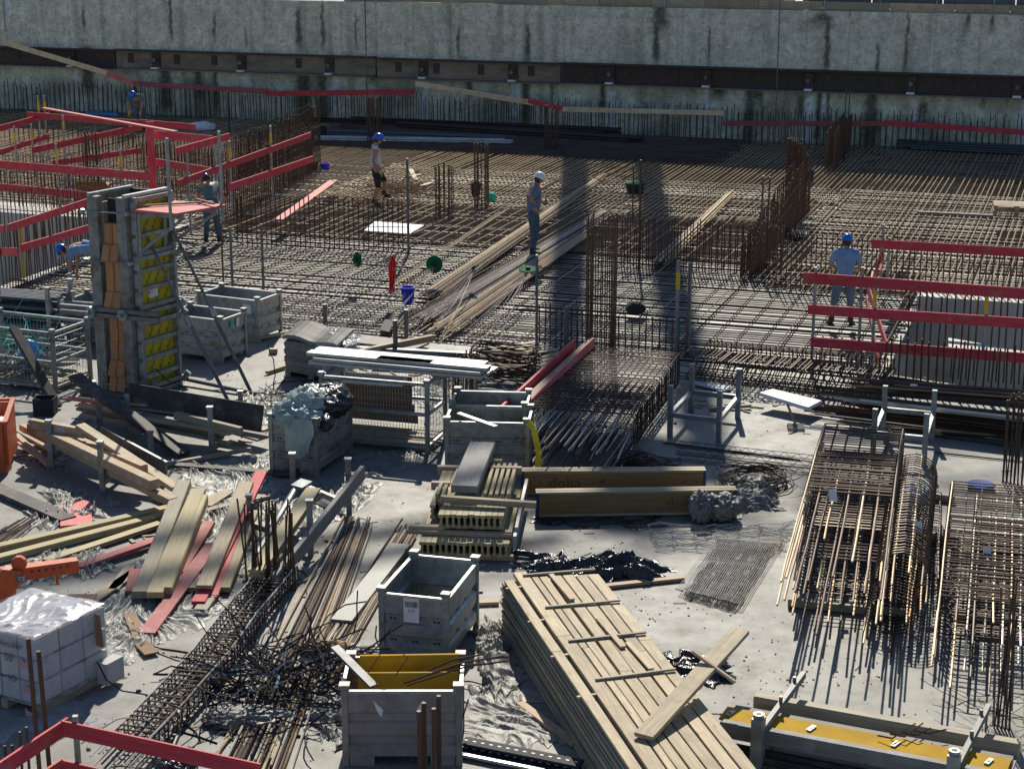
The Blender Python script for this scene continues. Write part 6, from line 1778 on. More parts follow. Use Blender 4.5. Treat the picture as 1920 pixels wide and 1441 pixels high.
sheet_px('plastic_sheet', [(1375, 968), (1465, 955), (1440, 895), (1345, 905)], .18, (3, 3), FILMD, 'crumpled silvery grey film right of the wrapped beams', seed=8.8, heap=.10, ang=.2)
sheet_px('plastic_sheet', [(1018, 984), (1240, 990), (1240, 972), (1010, 968)], .07, (3, 4), BLACKP, 'strip of dark film under the nearer wrapped beam', nu=60, nv=16, seed=2.8, ang=-.05)
sheet_px('plastic_sheet', [(985, 1082), (1245, 1095), (1240, 1062), (975, 1040)], .18, (3, 2.5), BLACKP, 'long crumpled black plastic lying above the plank pile', nu=80, nv=34, seed=5.1, heap=.13, ang=-.2)
sheet_px('plastic_sheet', [(1262, 1300), (1358, 1275), (1352, 1232), (1235, 1232)], .12, (3, 2.5), BLACKP, 'black plastic showing under the slanting loose board', nu=50, nv=30, seed=6.4, heap=.07, ang=.1)
sheet_px('plastic_sheet', [(868, 1395), (1075, 1400), (1000, 1300), (868, 1290)], .07, (3, 2.5), FILMD, 'grey film spread between the stained box and the plank pile', seed=7.4, ang=-.5)
sheet_px('plastic_sheet', [(885, 1300), (960, 1300), (930, 1150), (885, 1180)], .18, (4, 3), FILMD, 'grey film bunched between the open box and the plank pile', nu=40, nv=60, seed=1.4, heap=.04, ang=.2)
for (x0, y0, x1, y1, lb) in ((1060, 888, 1250, 902, 'pale board lying behind the farther wrapped beam'), (1120, 1100, 1282, 1083, 'brown board under the black plastic above the plank pile'), (885, 1130, 935, 1128, 'board stub left of the plank pile'), (975, 1318, 1080, 1395, 'thin round stick lying in the shade of the plank pile')):
    pb(x0, y0, .01, x1, y1, .01, .10, .04, PLANK if 'pale' in lb else DUSTWOOD, lb, 'board', None)
# stack of I-beams
A, B = P(786, 1050), P(948, 1068); x, y, L = local_frame(A, B)
y = (P(985, 905) - P(948, 1068)).normalized(); x = y.cross(UP)
Gs = 'I-beams in the tall beam stack'
nb = 15; w_ = L / nb
bt = Thing('stack_bearer', 'brown bearer under the front of the tall beam stack', 'bearer', A); bt.beam('timber', A + y * .12 + UP * .03 - x * .1, A + y * .12 + x * (L + .05) + UP * .03, .10, .06, DUSTWOOD)
names_ = ['leftmost', 'second from left', 'third from left', 'fourth from left', 'fifth from left', 'sixth from left', 'seventh from left', 'eighth from left', 'seventh from right', 'sixth from right', 'fifth from right', 'fourth from right', 'third from right', 'second from right', 'rightmost']
for i in range(nb):
    p = A + x * (w_ * (i + .5)) + UP * .165
    o = h20_obj('formwork_beam', p + y * rj(.02), p + y * (2.2 + rj(.1)), hh=.19, fw=w_ * .93); tagit(o, 'yellow I-beam in the bottom layer of the tall beam stack, %s' % names_[i], 'formwork beam', Gs)
bt = Thing('stack_bearer', 'brown bearer between the two beam layers of the tall stack', 'bearer', A); bt.beam('timber', A + y * .3 + x * -.2 + UP * .29, A + y * .24 + x * (L + .02) + UP * .29, .10, .05, DUSTWOOD)
for i in range(13):
    s0 = .42 if i > 1 else .9
    if i in (0, 1): s0 = .75 + .2 * i
    p = A + x * (w_ * (i + 1.2)) + UP * .42
    o = h20_obj('formwork_beam', p + y * (s0 - .08 + rj(.02)), p + y * (2.35 + rj(.12)), hh=.19, fw=w_ * .93); tagit(o, 'yellow I-beam in the upper layer of the tall beam stack, %s' % names_[i if i < 8 else i + 2], 'formwork beam', Gs)
for i, (k, s0, s1) in enumerate(((1.5, .9, 1.35), (2.5, .75, 1.3), (3.6, 1.3, 2.0), (4.4, 1.5, 2.2), (9.6, .95, 2.3), (10.6, .95, 2.3), (11.6, .95, 2.3), (12.6, .95, 2.3), (13.6, .95, 2.3))):
    p = A + x * (w_ * (k + .2)) + UP * .56
    board('spacer_batten', p + y * (s0 + rj(.03)), p + y * s1, .05, .09, YELWOOD, ('short yellow batten at the left front of the beam stack', 'second short yellow batten at the left front', 'yellow batten left of the grey plank on the stack', 'yellow batten touching the grey plank on the stack', 'first yellow batten right of the grey plank', 'second yellow batten right of the grey plank', 'third yellow batten right of the grey plank', 'fourth yellow batten right of the grey plank', 'last yellow batten right of the grey plank')[i], 'batten', 'battens on the beam stack')
board('top_plank', A + x * (L * .42) + y * .95 + UP * .66, A + x * (L * .50) + y * 2.55 + UP * .78, .36, .10, GREYWOOD, 'broad grey plank lying lengthwise on top of the beam stack', 'plank')
board('cross_timber', A + x * (L * .18) + y * .72 + UP * .60, A + x * (L + .3) + y * .62 + UP * .58, .10, .08, PLANK, 'long cross timber on the front of the beam stack', 'timber', 'cross timbers on the beam stack')
for i, (u0, u1, v, z) in enumerate(((-.02, .35, 2.25, .5), (.30, .75, 2.35, .58), (.62, 1.0, 2.1, .56), (-.02, .2, 1.55, .50), (-.15, .25, .35, .30))):
    board('cross_timber', A + x * (L * u0) + y * v + UP * z, A + x * (L * u1) + y * (v + .0) + UP * z, .11, .11, DUSTWOOD if i != 4 else PLANK, ('left back cross timber behind the beam stack', 'middle back cross timber behind the beam stack', 'right back cross timber behind the beam stack', 'short cross timber left on the beam stack', 'cross timber end at the left front of the stack')[i], 'timber', 'cross timbers on the beam stack')
board('side_plank', A + x * (L + .06) + y * .1 + UP * .25, A + x * (L + .06) + y * 2.3 + UP * .3, .05, .16, GALVD, 'grey-green strip along the right side of the beam stack', 'strip')
# ---- big plank pile
ZP = .62
pA = P(941, 1082, ZP); pB = P(1225, 1510, ZP); pC = P(1124, 1076, ZP)
dx = (pB - pA).normalized(); wx = Vector((-dx.y, dx.x, 0)) if (-dx.y * (pC - pA).x + dx.x * (pC - pA).y) > 0 else Vector((dx.y, -dx.x, 0))
WP_ = (pC - pA).dot(wx); LP = (pB - pA).length + .4
skew = (pC - pA).dot(dx)
pile = Thing('plank_pile', 'big pile of sawn pale planks in the bottom centre', 'plank pile', Vector((pA.x, pA.y, 0)))
nlay = 13; th = ZP / nlay
for k in range(nlay - 1):
    z = th * k + th * .45; off = rj(.06) + (.0 if k > 8 else -.02)
    o = rj(.02)
    a = Vector((pA.x, pA.y, z)) + dx * off
    pile.beam('plank', a + wx * (.10 + o), a + wx * (.10 + o) + dx * LP, .22, th * .78, OLDWOOD if k % 3 else PLANK)
    if k % 3 == 2 or k > nlay - 4:
        for q in range(1, 5): pile.beam('plank', a + wx * (.10 + q * (WP_ - .21) / 4), a + wx * (.10 + q * (WP_ - .21) / 4) + dx * LP, (WP_ - .21) / 4 - .012, th * .78, PLANK)
    else:
        pile.beam('plank', a + wx * (WP_ - .12 - abs(o)), a + wx * (WP_ - .12 - abs(o)) + dx * LP, .22, th * .78, OLDWOOD)
        pile.beam('plank', a + wx * (WP_ * .5), a + wx * (WP_ * .5) + dx * LP, WP_ - .5, th * .78, OLDWOOD)
ws = [(0.0, .17, .10), (.23, .24, -.15), (.48, .12, .0), (.61, .15, .02), (.79, .20, 0), (1.0, .2, -.02), (1.21, .2, .01), (1.42, .2, 0)]
tot = 1.62
for (u, w, s0) in ws:
    u *= WP_ / tot; w *= WP_ / tot
    cut = random.uniform(1.8, 2.8)
    z0 = ZP - th * .5 + rj(.003)
    a = Vector((pA.x, pA.y, z0)) + wx * (u + w / 2) + dx * (s0 + skew * u / WP_)
    pile.beam('plank', a, a + dx * cut, w - .008, th * .9, PLANK)
    pile.beam('plank', a + dx * (cut + .01) + wx * rj(.01), a + dx * LP, w - .008, th * .9, PLANK)
for k, s0 in enumerate((.02, 1.02, 1.98, 2.98)):
    a = Vector((pA.x, pA.y, ZP + .012)) + dx * s0
    pile.beam('sticker', a + wx * (.22 * WP_), a + wx * (WP_ * .98) + dx * rj(.05) + UP * .01, .035, .022, OLDWOOD)
    pile.beam('sticker', a + wx * -.03 + dx * .3 - UP * .03, a + wx * .20 + dx * .28 - UP * .03, .04, .022, PLANK)
for i, (u, s0, s1) in enumerate(((.50, .1, .9), (.64, 1.5, 2.3), (.74, 2.2, 2.9))):
    a = Vector((pA.x, pA.y, ZP + .02)) + wx * (u * WP_)
    pile.beam('narrow_strip', a + dx * s0, a + dx * s1 + wx * .03, .06, .025, DUSTWOOD if i == 0 else PLANK)
# loose board over the pile
board('loose_plank', P(1207, 1380, .66), P(1383, 1180, 1.25) if False else P(1388, 1182, .95), .20, .045, PLANK, 'long pale board laid slantwise across the plank pile, sticking out to the right', 'plank')
board('thin_lath', P(1298, 1220, .95), P(1378, 1278, .78), .035, .03, DUSTWOOD, 'thin brown lath crossing the slanting board', 'lath')
# ---- formwork panel, lower right
Zf = .45
A, B = P(1352, 1345, 0), P(1890, 1470, 0)
x, y, L = local_frame(P(1340, 1345, Zf), P(1888, 1448, Zf)); O = Vector((P(1340, 1345, Zf).x, P(1340, 1345, Zf).y, 0))
def G(u, v, z): return O + x * u + y * v + UP * z
fw = Thing('formwork_panel', 'yellow-faced formwork element with three grey walers, lower right', 'formwork panel', G(L / 2, .4, 0))
fw.add('panel_face', MB().hexa([G(0.05, -.02, Zf), G(L, -.02, Zf), G(L, .26, Zf), G(0.05, .26, Zf)], [G(0.05, -.02, Zf + .02), G(L, -.02, Zf + .02), G(L, .26, Zf + .02), G(0.05, .26, Zf + .02)]), OCHRE)
for (v, z, w, h, m) in ((-.10, Zf - .04, .10, .16, GREYWOOD), (.34, Zf - .06, .12, .10, GREYWOOD), (.80, Zf - .12, .14, .14, OLDWOOD), (.45, Zf - .18, .5, .04, GREYWOOD)):
    fw.beam('timber_waler', G(.1 if v < .5 else .18, v, z), G(L, v, z), w, h, m)
for k in range(5): fw.beam('understructure_beam', G(.15, -.12 - .05 * k, Zf - .2 - .05 * k), G(L, -.12 - .05 * k, Zf - .2 - .05 * k), .06, .045, DARKWOOD)
fw.beam('ground_bearer', G(.4, -.3, .05), G(.4, .9, .05), .1, .1, OLDWOOD); fw.beam('ground_bearer', G(L - .6, -.3, .05), G(L - .6, .9, .05), .1, .1, OLDWOOD)
for u in (L * .19, L * .85):
    fw.add('cross_arm', MB().bar(G(u, -.2, Zf + .06), G(u + .06, 1.1, Zf + .12), .05, .07), METALG)
    fw.add('arm_upright', MB().bar(G(u - .03, -.22, .02), G(u - .03, -.22, Zf + .2), .11, .13, up=y), GALVD)
    fw.add('upright_socket', MB().tube([G(u - .03, -.22, Zf + .2), G(u - .03, -.22, Zf + .24)], .055, 10), GALV)
    fw.add('socket_hole', MB().tube([G(u - .03, -.22, Zf + .24), G(u - .03, -.22, Zf + .243)], .028, 10), INK)
    for v in (.35, .85): fw.add('arm_bolt', MB().tube([G(u + .03, v, Zf + .1), G(u + .03, v, Zf + .19)], .02, 6), STEELG)
for u in (L * .04, L * .33, L * .62, L * .93):
    fw.add('clip', MB().bar(G(u, .04, Zf + .03), G(u + .03, .16, Zf + .03), .045, .02), ALU)
    fw.add('clip_hole', MB().bar(G(u + .012, .08, Zf + .042), G(u + .016, .1, Zf + .042), .02, .006), INK)
for i in range(4):
    a = G(L * .56 + i * .1, .15 + .08 * i, Zf + .06)
    single('bent_bar', MB().tube([a, a + Vector((.12, -.1, .02)), a + Vector((.35 + rj(.1), .15 + rj(.2), .03))], .009, 4), RUSTV, ('bent rusty bar lying on the yellow panel', 'second bent rusty bar on the yellow panel', 'rusty bar crossing the middle waler of the panel', 'rusty bar nearest the panel cross arm')[i], 'bar', 'bent bars on the yellow panel')
# black perforated profiles at the bottom
for i, (x0, y0, x1, y1, z) in enumerate(((868, 1388, 1090, 1432, .10), (868, 1402, 1085, 1445, .04))):
    t = Thing('perforated_profile', ('black perforated channel at the bottom edge beside the stained box, upper', 'lower black perforated channel with a pale strip at the bottom edge')[i], 'steel channel', P(x0, y0))
    A, B = P(x0, y0, z), P(x1, y1, z); d = (B - A).normalized()
    t.beam('channel_web', A, B, .16, .03, BLACKC)
    for k in range(14): t.add('slot', MB().bar(A.lerp(B, (k + .2) / 14) + UP * .017, A.lerp(B, (k + .6) / 14) + UP * .017, .02, .003), PAPER)
    if i: t.beam('pale_strip', A.lerp(B, .0) - d.cross(UP) * -.12, A.lerp(B, .75) - d.cross(UP) * -.12, .07, .03, ALU)  # pale aluminium strip beside the lower channel
# wire mesh sheets
def wiremesh(label, px, nu, nv, z, r, m, wav=.02, only=0):
    c = [P(q[0], q[1], z) for q in px]
    t = Thing('wire_mesh', label, 'wire mesh', c[0], 'wire mesh sheets on the slab'); mb = MB()
    def Q(u, v):
        p = (c[0] * (1 - u) + c[1] * u) * (1 - v) + (c[3] * (1 - u) + c[2] * u) * v
        return p + Vector((wav * noise.noise(Vector((u * 9, v * 9, z))), wav * noise.noise(Vector((u * 9, v * 9, 7))), .03 + wav * 2 * noise.noise(Vector((u * 7, v * 7, 3)))))
    for i in range(nu + 1): mb.tube([Q(i / nu, k / 12) for k in range(13)], r, 3, caps=False)
    if not only:
        for j in range(nv + 1): mb.tube([Q(k / 12, j / nv) for k in range(13)], r, 3, caps=False)
    t.add('wires', mb, m, kind='stuff')
wiremesh('shiny folded pad of wire mesh before the wrapped beams, upper layer', [(1272, 1106), (1390, 1136), (1470, 1008), (1345, 1000)], 32, 2, .05, .005, REBARG, wav=.012)
wiremesh('dark lower layer of the folded wire mesh pad', [(1283, 1120), (1378, 1146), (1455, 1025), (1352, 1015)], 40, 16, .01, .006, BLACKC)
wiremesh('flat faint wire mesh spread left of the folded pad', [(1230, 1030), (1500, 1040), (1510, 985), (1215, 990)], 7, 22, .01, .0045, REBARG, wav=.07)
# ================================================================== PLASTIC SHEETS UNDER THE LEFT SIDE
Gf = 'clear film spread over the slab on the left'
for (px, amp, fr, m, lab, nu, nv, sd) in (
    ([(150, 1190), (470, 1080), (545, 900), (330, 960)], .11, (2.2, 4.5), FILM, 'large clear film under the heap of boards in the lower left', 110, 90, 11.1),
    ([(230, 1245), (420, 1150), (400, 1090), (180, 1175)], .09, (3, 4), FILM, 'clear film edge bunched left of the snaking cage', 90, 50, 12.1),
    ([(455, 1060), (690, 945), (720, 905), (500, 900)], .10, (2.5, 5), FILM, 'clear film beneath the rack beams in the centre left', 90, 60, 13.1),
    ([(650, 915), (830, 855), (800, 835), (655, 855)], .09, (2.5, 5), FILM, 'clear film bunched before the large mesh container', 70, 40, 14.1),
    ([(340, 945), (520, 900), (520, 850), (320, 860)], .10, (2, 5), FILM, 'clear film between the left rack and the dirty box', 80, 40, 15.1),
    ([(50, 985), (130, 1005), (230, 940), (100, 905)], .14, (3, 2.5), FILMD, 'crumpled grey film around the short red board', 60, 50, 16.1),
    ([(30, 1095), (210, 1075), (200, 1020), (60, 1045)], .14, (3, 4), FILM, 'clear film below the yellow I-beams at the left', 70, 40, 17.1),
    ([(450, 800), (540, 790), (540, 735), (450, 730)], .12, (3, 4), FILM, 'clear film and cables left of the dirty box', 60, 40, 18.1),
    ([(590, 1380), (640, 1390), (660, 1290), (600, 1280)], .12, (4, 4), FILMD, 'grey film showing left of the stained box', 40, 50, 19.1)):
    sheet_px('plastic_sheet', px, amp, fr, m, lab, nu=nu, nv=nv, group=Gf, seed=sd)
rod_tangle('cable_tangle', P(500, 745, .05), 16, .5, .5, .15, .009, BLACKC, 'loose black cables on the slab between the form and the dirty box', 'cables', 6, L=(.8, 1.8))
t = Thing('grit', 'scattered dark grit, crumbs of mortar and wood chips over the slab', 'grit', (0, 20, 0), kind='stuff')
mb = MB(); mb2 = MB(); mb3 = MB()
for i in range(5200):
    y_ = random.uniform(700, 1441); x_ = random.uniform(0, 1920)
    if noise.noise(Vector((x_ * .006, y_ * .012, 0))) < random.uniform(-.25, .45): continue
    c = P(x_, y_, 0); s_ = random.choice((.006, .008, .010, .014, .03 if random.random() < .10 else .01))
    a = random.uniform(0, 3); X = Vector((math.cos(a), math.sin(a), 0)); Y = Vector((-X.y, X.x, 0))
    mm = random.choice((mb, mb, mb2)); b4 = [c - X * s_ - Y * s_ * .7, c + X * s_ - Y * s_ * .5, c + X * s_ * .8 + Y * s_, c - X * s_ + Y * s_ * .8]
    mm.hexa(b4, [c + (q - c) * .5 + UP * s_ * .9 for q in b4])
    if random.random() < .05:
        mb3.bar(c + UP * .008, c + X * random.uniform(.05, .16) + UP * .008, .012, .006)
t.add('crumbs', mb, DARKCONC, kind='stuff'); t.add('pebbles', mb2, OLDWOOD, kind='stuff'); t.add('chips', mb3, PLANK, kind='stuff')

mb = MB()
for (cx_, cy_, sx_, sy_, n_) in ((470, 790, 60, 40, 30), (90, 860, 60, 25, 24), (600, 1050, 80, 60, 26), (300, 1000, 120, 60, 26), (860, 1150, 40, 120, 20), (720, 700, 100, 25, 34), (240, 780, 80, 20, 24), (1350, 760, 90, 14, 18)):
    for i in range(n_):
        p = P(cx_ + random.gauss(0, sx_ * .6), cy_ + random.gauss(0, sy_ * .6), .012)
        a = random.uniform(0, 3.14); l = random.uniform(.08, .32)
        mb.bar(p, p + Vector((math.cos(a) * l, math.sin(a) * l, rj(.01))), random.uniform(.02, .06), random.uniform(.01, .025))
single('wood_scraps', mb, OLDWOOD, 'small scraps of lath and board strewn among the timber and film', 'wood scraps', kind='stuff')
# ================================================================== THINGS IN THE PIT
def discstar(label, x, y, n, m=GREEN, disc=True, tilt=0.0, dn=(0, -1, .25), fan=(( -120, 95), (-40, 100)), rr=.21, spreadpx=110, sy=110, go=45):
    """bars gathered at a point above the mat under a round green disc"""
    g = P(x, y + go, 0.0); c = Vector((g.x, g.y, HT(g, y)))
    t = Thing('bar_fan', label, 'bar fan', g, 'fans of bars gathered under discs')
    for i in range(n):
        f = i / (n - 1)
        q = P(x - spreadpx * (1.35 - f) + rj(10) - 25, y + sy + 14 * f + rj(6), 0.02)
        t.add('bar', MB().tube([c + jit(.03), c.lerp(q, .5) + jit(.02) - UP * .03, q], .0085, 4), REBARG if i % 2 else REBAR)
    if disc:
        d = Vector(dn).normalized()
        t.add('disc', MB().tube([c + UP * .05 - d * .012, c + UP * .05 + d * .012], rr, 24), m)
        t.add('disc_hub', MB().tube([c + UP * .05 + d * .013, c + UP * .05 + d * .06], .05, 8), BLACKC)
    return t, c
discstar('bar fan with the leftmost green disc, turned half sideways', 671, 491, 8, dn=(-.8, -.6, .1), rr=.165)
discstar('bar fan with the big green disc facing the camera', 815, 500, 11, dn=(-.35, -.9, .2), rr=.19, spreadpx=130)
discstar('bar fan with the thin edge-on green disc', 890, 508, 8, dn=(-.75, .1, .75), rr=.14, spreadpx=90)
discstar('bar fan with the dark flat disc below the white-helmeted man', 990, 509, 10, dn=(0, -.15, 1), rr=.2, spreadpx=100)
t, c = discstar('bar fan carrying the orange safety vest', 738, 482, 8, disc=False, spreadpx=120, go=84)
v = Thing('safety_vest', 'orange-red safety vest with grey bands hanging from the bar fan', 'vest', Vector((c.x, c.y, 0)))
mb = MB(); n0 = 0; hb = HT(c, 553) - c.z
for j in range(15):
    g = j / 14
    for i in range(13):
        f = i / 12 - .5
        w = .07 + .085 * min(1, g * 4) + .03 * math.sin(g * 6)
        mb.v.append(c + Vector((f * w + .03 * g * -1, -.06 - .04 * math.sin(f * 18 + g * 2) - .02, .03 + hb * g * (1 - .12 * abs(f + .2)))))
for j in range(14):
    for i in range(12):
        a = j * 13 + i
        mb.f.append((a, a + 1, a + 14, a + 13))
v.add('cloth', mb, HIVIS, smooth=True)
for g in (.30, .78):
    mb = MB()
    for k in range(6):
        f0, f1 = .10 + k * .06, .10 + (k + 1) * .06
        w = .07 + .085 * min(1, g * 4) + .03 * math.sin(g * 6)
        q = lambda f, gg: c + Vector((f * w - .03 * gg, -.085 - .04 * math.sin(f * 18 + gg * 2) - .02, .03 + hb * gg * (1 - .12 * abs(f + .2))))
        mb.quad(q(f0, g), q(f1, g), q(f1, g + .08), q(f0, g + .08))
    v.add('reflective_band', mb, REFLECT)
def bucket(label, x, y, ytop, wpx, m, handle=True, lid=None, name='bucket'):
    g = P(x, y, 0.02); h = HT(g, ytop) - .02; s = wpx / 2 / (FPX / math.hypot(g.y, CAM_H))
    t = Thing(name, label, 'bucket', g)
    t.add('bucket_body', MB().lathe(g, [(0, .0), (s * .82, .0), (s, h), (s * .94, h), (s * .78, .02), (0, .02)], 18), m)
    t.add('rim', MB().lathe(g, [(s * .99, h - .02), (s * 1.06, h - .015), (s * 1.06, h + .005), (s * .95, h + .005)], 18), m)
    if handle: t.add('handle', MB().tube([g + Vector((math.cos(a) * s * 1.03, -.05 - .1 * math.sin(a), h - .02 - .10 * math.sin(a))) for a in [math.pi * k / 8 for k in range(9)]], .006, 4), STEELG)
    if lid: t.add('lid', MB().lathe(g, [(0, h + .06), (s * .8, h + .04), (s * 1.08, h + .01), (s * 1.08, h - .02), (0, h - .02)], 18), lid)
bucket('bright blue bucket below the orange safety vest', 765, 570, 538, 26, BLUE)
bucket('black bucket before the rusty column cage', 892, 366, 343, 19, BLACKC)
bucket('large black tub with a green lid near the rusty pole', 1191, 362, 343, 36, BLACKC, lid=GREEN, handle=False)
bucket('black bucket behind the tall rusty bar wall', 1517, 340, 318, 18, BLACKC)
bucket('blue bucket left of the tank-top man, by the red board', 609, 318, 306, 19, BLUE)
bucket('black bucket left of the small blue one', 588, 318, 305, 18, BLACKC)
bucket('black bucket on the shaded bars behind the tank-top man', 605, 255, 238, 16, BLACKC)
g = P(921, 377, 0)
single('green_bundle', blob(g + UP * .12, .13, .12, .12, 5, amp=.18, f=5), TURQ, 'turquoise-green ball of netting right of the black bucket', 'netting', smooth=True)
def flat(name, px, z, th, m, label, cat, part='panel'):
    c = [P(q[0], q[1], z) for q in px]
    t = Thing(name, label, cat, c[0]); t.add(part, MB().hexa(c, [q + UP * th for q in c]), m)
flat('white_sheet', [(683, 434), (768, 440), (795, 424), (703, 417)], .03, .03, WHITE, 'bright white sheet lying on the mat below the tank-top man', 'sheet')
flat('blue_sheet', [(1205, 262), (1278, 266), (1288, 260), (1214, 255)], .03, .02, TARP, 'blue-speckled sheet lying in the shade before the wall', 'sheet')
flat('blue_sheet', [(160, 214), (222, 218), (216, 208), (168, 207)], .05, .03, TARP, 'bright blue sheet behind the uppermost left red rail', 'sheet')
single('white_sacks', blob(P(378, 238, .12), .45, .3, .16, 21, amp=.25), WHITE, 'two white sacks on the mat right of the far red rail', 'sack', smooth=True)
single('dark_bag', blob(P(1192, 578, .10), .18, .14, .12, 25, amp=.2), BLACKC, 'small dark blue bag lying on the mat in the crane shadow', 'bag', smooth=True)
single('dark_net', blob(P(1490, 440, .05), .18, .5, .10, 26, amp=.3), BLACKC, 'dark netting at the foot of the tall rusty bars', 'netting', smooth=True)
bundle('bars along the far edge lying in shade behind the tank-top man', 590, 262, 945, 268, 8, .5, z=.02, r=.03, m=REBARG, parts=False, layers=2)
bundle('sunlit dark pipes below the shaded bars at the back', 580, 248, 960, 262, 8, .8, z=.02, r=.025, m=STEELG, parts=False, layers=2)
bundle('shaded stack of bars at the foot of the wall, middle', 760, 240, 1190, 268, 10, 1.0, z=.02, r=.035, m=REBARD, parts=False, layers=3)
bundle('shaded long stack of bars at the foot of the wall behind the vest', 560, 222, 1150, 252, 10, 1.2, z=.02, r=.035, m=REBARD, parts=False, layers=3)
bundle('blue-grey stack of bars at the foot of the wall at the far right', 1700, 276, 1940, 288, 12, .9, z=.02, r=.03, m=STEELG, parts=False, layers=4)
bundle('long tan bar bundle running from the green disc up to the tub', 806, 556, 1130, 333, 15, .55, z=.03, r=.014, m=REBART, layers=3, spread=.45)
bundle('broad grey and tan bar bundle under the white-helmeted man', 800, 600, 1135, 400, 20, .8, z=.04, r=.014, m=REBARG, layers=3, spread=.6)
bundle('lowest grey bar bundle right of the broad one', 830, 618, 1090, 440, 14, .6, z=.04, r=.013, m=REBART, layers=2, spread=.8)
bundle('tan bar bundle tilted up behind the rusty row right of the crane shadow', 1238, 492, 1370, 365, 13, .34, z=.03, r=.015, m=REBART, layers=3, spread=.6, z1=.12)
bundle('thin tan bar pair between the vest and the white sheet', 735, 535, 945, 395, 4, .12, z=.03, r=.011, m=REBART)
rod_tangle('rebar_heap', P(745, 362, 0), 70, .75, .5, .28, .012, REBAR, 'rusty heap of bent bars by the tank-top man', 'rebar heap', 2, L=(.5, 1.2))
rod_tangle('tie_wire_heap', P(710, 382, 0), 50, .9, .25, .10, .008, REBAR, 'rusty loose ties at the feet of the tank-top man', 'loose bars', 2, L=(.6, 1.4))
for i, (x0, y0, x1, y1) in enumerate(((762, 332, 790, 328), (770, 318, 780, 338), (790, 350, 815, 340), (795, 346, 830, 344))):
    pb(x0, y0, .22 if i < 2 else .1, x1, y1, .25 if i < 2 else .12, .14, .05, PLANK, ('pale block on the rusty heap', 'upright pale block end on the rusty heap', 'pale board end right of the rusty heap', 'second pale board end right of the rusty heap')[i], 'board', 'pale boards at the rusty heap')
pb(522, 412, .35, 626, 338, .35, .24, .03, PINK, 'bright pink-red board lying slantwise on the mat left of the tank-top man', 'board', None)
pallet('stack of two pallets at the far right edge on the mat', P(1905, 402), R(-15))
pallet('upper pallet at the far right edge on the mat', P(1905, 402), R(-12), z=.15)
board('far_beam', P(1720, 398, .1), P(1862, 405, .1), .08, .06, STEELG, 'dark thin beam leading to the pallets at the right', 'beam')
bd = P(1840, 700, -.5)
flat('white_strip', [(1778, 655), (1925, 680), (1925, 665), (1778, 638)], -.5, .06, PITC, 'pale concrete strip crossing the right pit behind the bottom rail', 'concrete strip')
pb(1640, 703, .02, 1858, 735, .02, .14, .06, PLANK, 'pale board along the near edge of the right pit', 'board', None)
pb(1650, 712, -.12, 1862, 745, -.12, .05, .22, DARKWOOD, 'dark edge board under the pale one at the right pit', 'board', None)
single('black_block', MB().hexa([P(712, 618, 0), P(730, 622, 0), P(738, 600, 0), P(722, 598, 0)], [P(712, 618, .14), P(730, 622, .14), P(738, 600, .14), P(722, 598, .14)]), BLACKC, 'black grate block on the mat edge above the long planks', 'block')

# ================================================================== PEOPLE
def skin_mesh(J, R_, edges, root, sub=2):
    names = list(J); idx = {k: i for i, k in enumerate(names)}
    me = bpy.data.meshes.new('tmp')
    me.from_pydata([tuple(J[k]) for k in names], [(idx[a], idx[b]) for a, b in edges], [])
    o = bpy.data.objects.new('tmp', me); C.objects.link(o)
    m1 = o.modifiers.new('s', 'SKIN')
    sv = me.skin_vertices[0].data
    for k in names:
        r = R_[k]; sv[idx[k]].radius = (r, r) if not isinstance(r, tuple) else r
        sv[idx[k]].use_root = (k == root)
    m1.use_smooth_shade = True
    m2 = o.modifiers.new('u', 'SUBSURF'); m2.levels = sub; m2.render_levels = sub
    dg = bpy.context.evaluated_depsgraph_get(); dg.update()
    out = bpy.data.meshes.new_from_object(o.evaluated_get(dg))
    bpy.data.objects.remove(o)
    return out
def mesh_to_mb(mb, me, M=None):
    n = len(mb.v)
    for v in me.vertices: mb.v.append((M @ v.co) if M else v.co.copy())
    for f in me.polygons: mb.f.append(tuple(n + i for i in f.vertices))
def hand(mb, wr, d, curl=.4, side=1, s=1.0):
    d = Vector(d).normalized(); u = d.cross(UP); u = u.normalized() if u.length > .1 else Vector((1, 0, 0)); n = u.cross(d)
    c = wr + d * .045 * s
    mb.tube([wr - d * .01, wr + d * .02 * s, wr + d * .06 * s, wr + d * .09 * s], [.022 * s, .030 * s, .036 * s, .028 * s], 8)
    for i in range(4):
        b = wr + d * .085 * s + u * ((i - 1.5) * .018 * s); l = (.062, .074, .068, .052)[i] * s
        p1 = b + (d * math.cos(curl * .5) - n * math.sin(curl * .5)) * l * .5
        p2 = p1 + (d * math.cos(curl * 1.4) - n * math.sin(curl * 1.4)) * l * .5
        mb.tube([b, p1, p2], [.0095 * s, .009 * s, .007 * s], 6)
    b = wr + d * .03 * s + u * (.03 * side * s)
    mb.tube([b, b + (d * .6 + u * side * .7) * .035 * s, b + (d * .95 + u * side * .55 - n * .2) * .062 * s], [.013 * s, .011 * s, .008 * s], 6)
BASE = dict(pelvis=(0, 0, .95), waist=(0, .0, 1.10), chest=(0, -.01, 1.30), neck=(0, 0, 1.49), head=(0, .02, 1.60),
            shL=(-.19, 0, 1.42), elL=(-.24, .0, 1.13), wrL=(-.23, .10, .90), shR=(.19, 0, 1.42), elR=(.24, 0, 1.13), wrR=(.23, .10, .90),
            hipL=(-.10, 0, .90), knL=(-.11, .03, .50), anL=(-.12, 0, .09), toL=(-.13, .17, .04), hipR=(.10, 0, .90), knR=(.11, .03, .50), anR=(.12, 0, .09), toR=(.13, .17, .04))
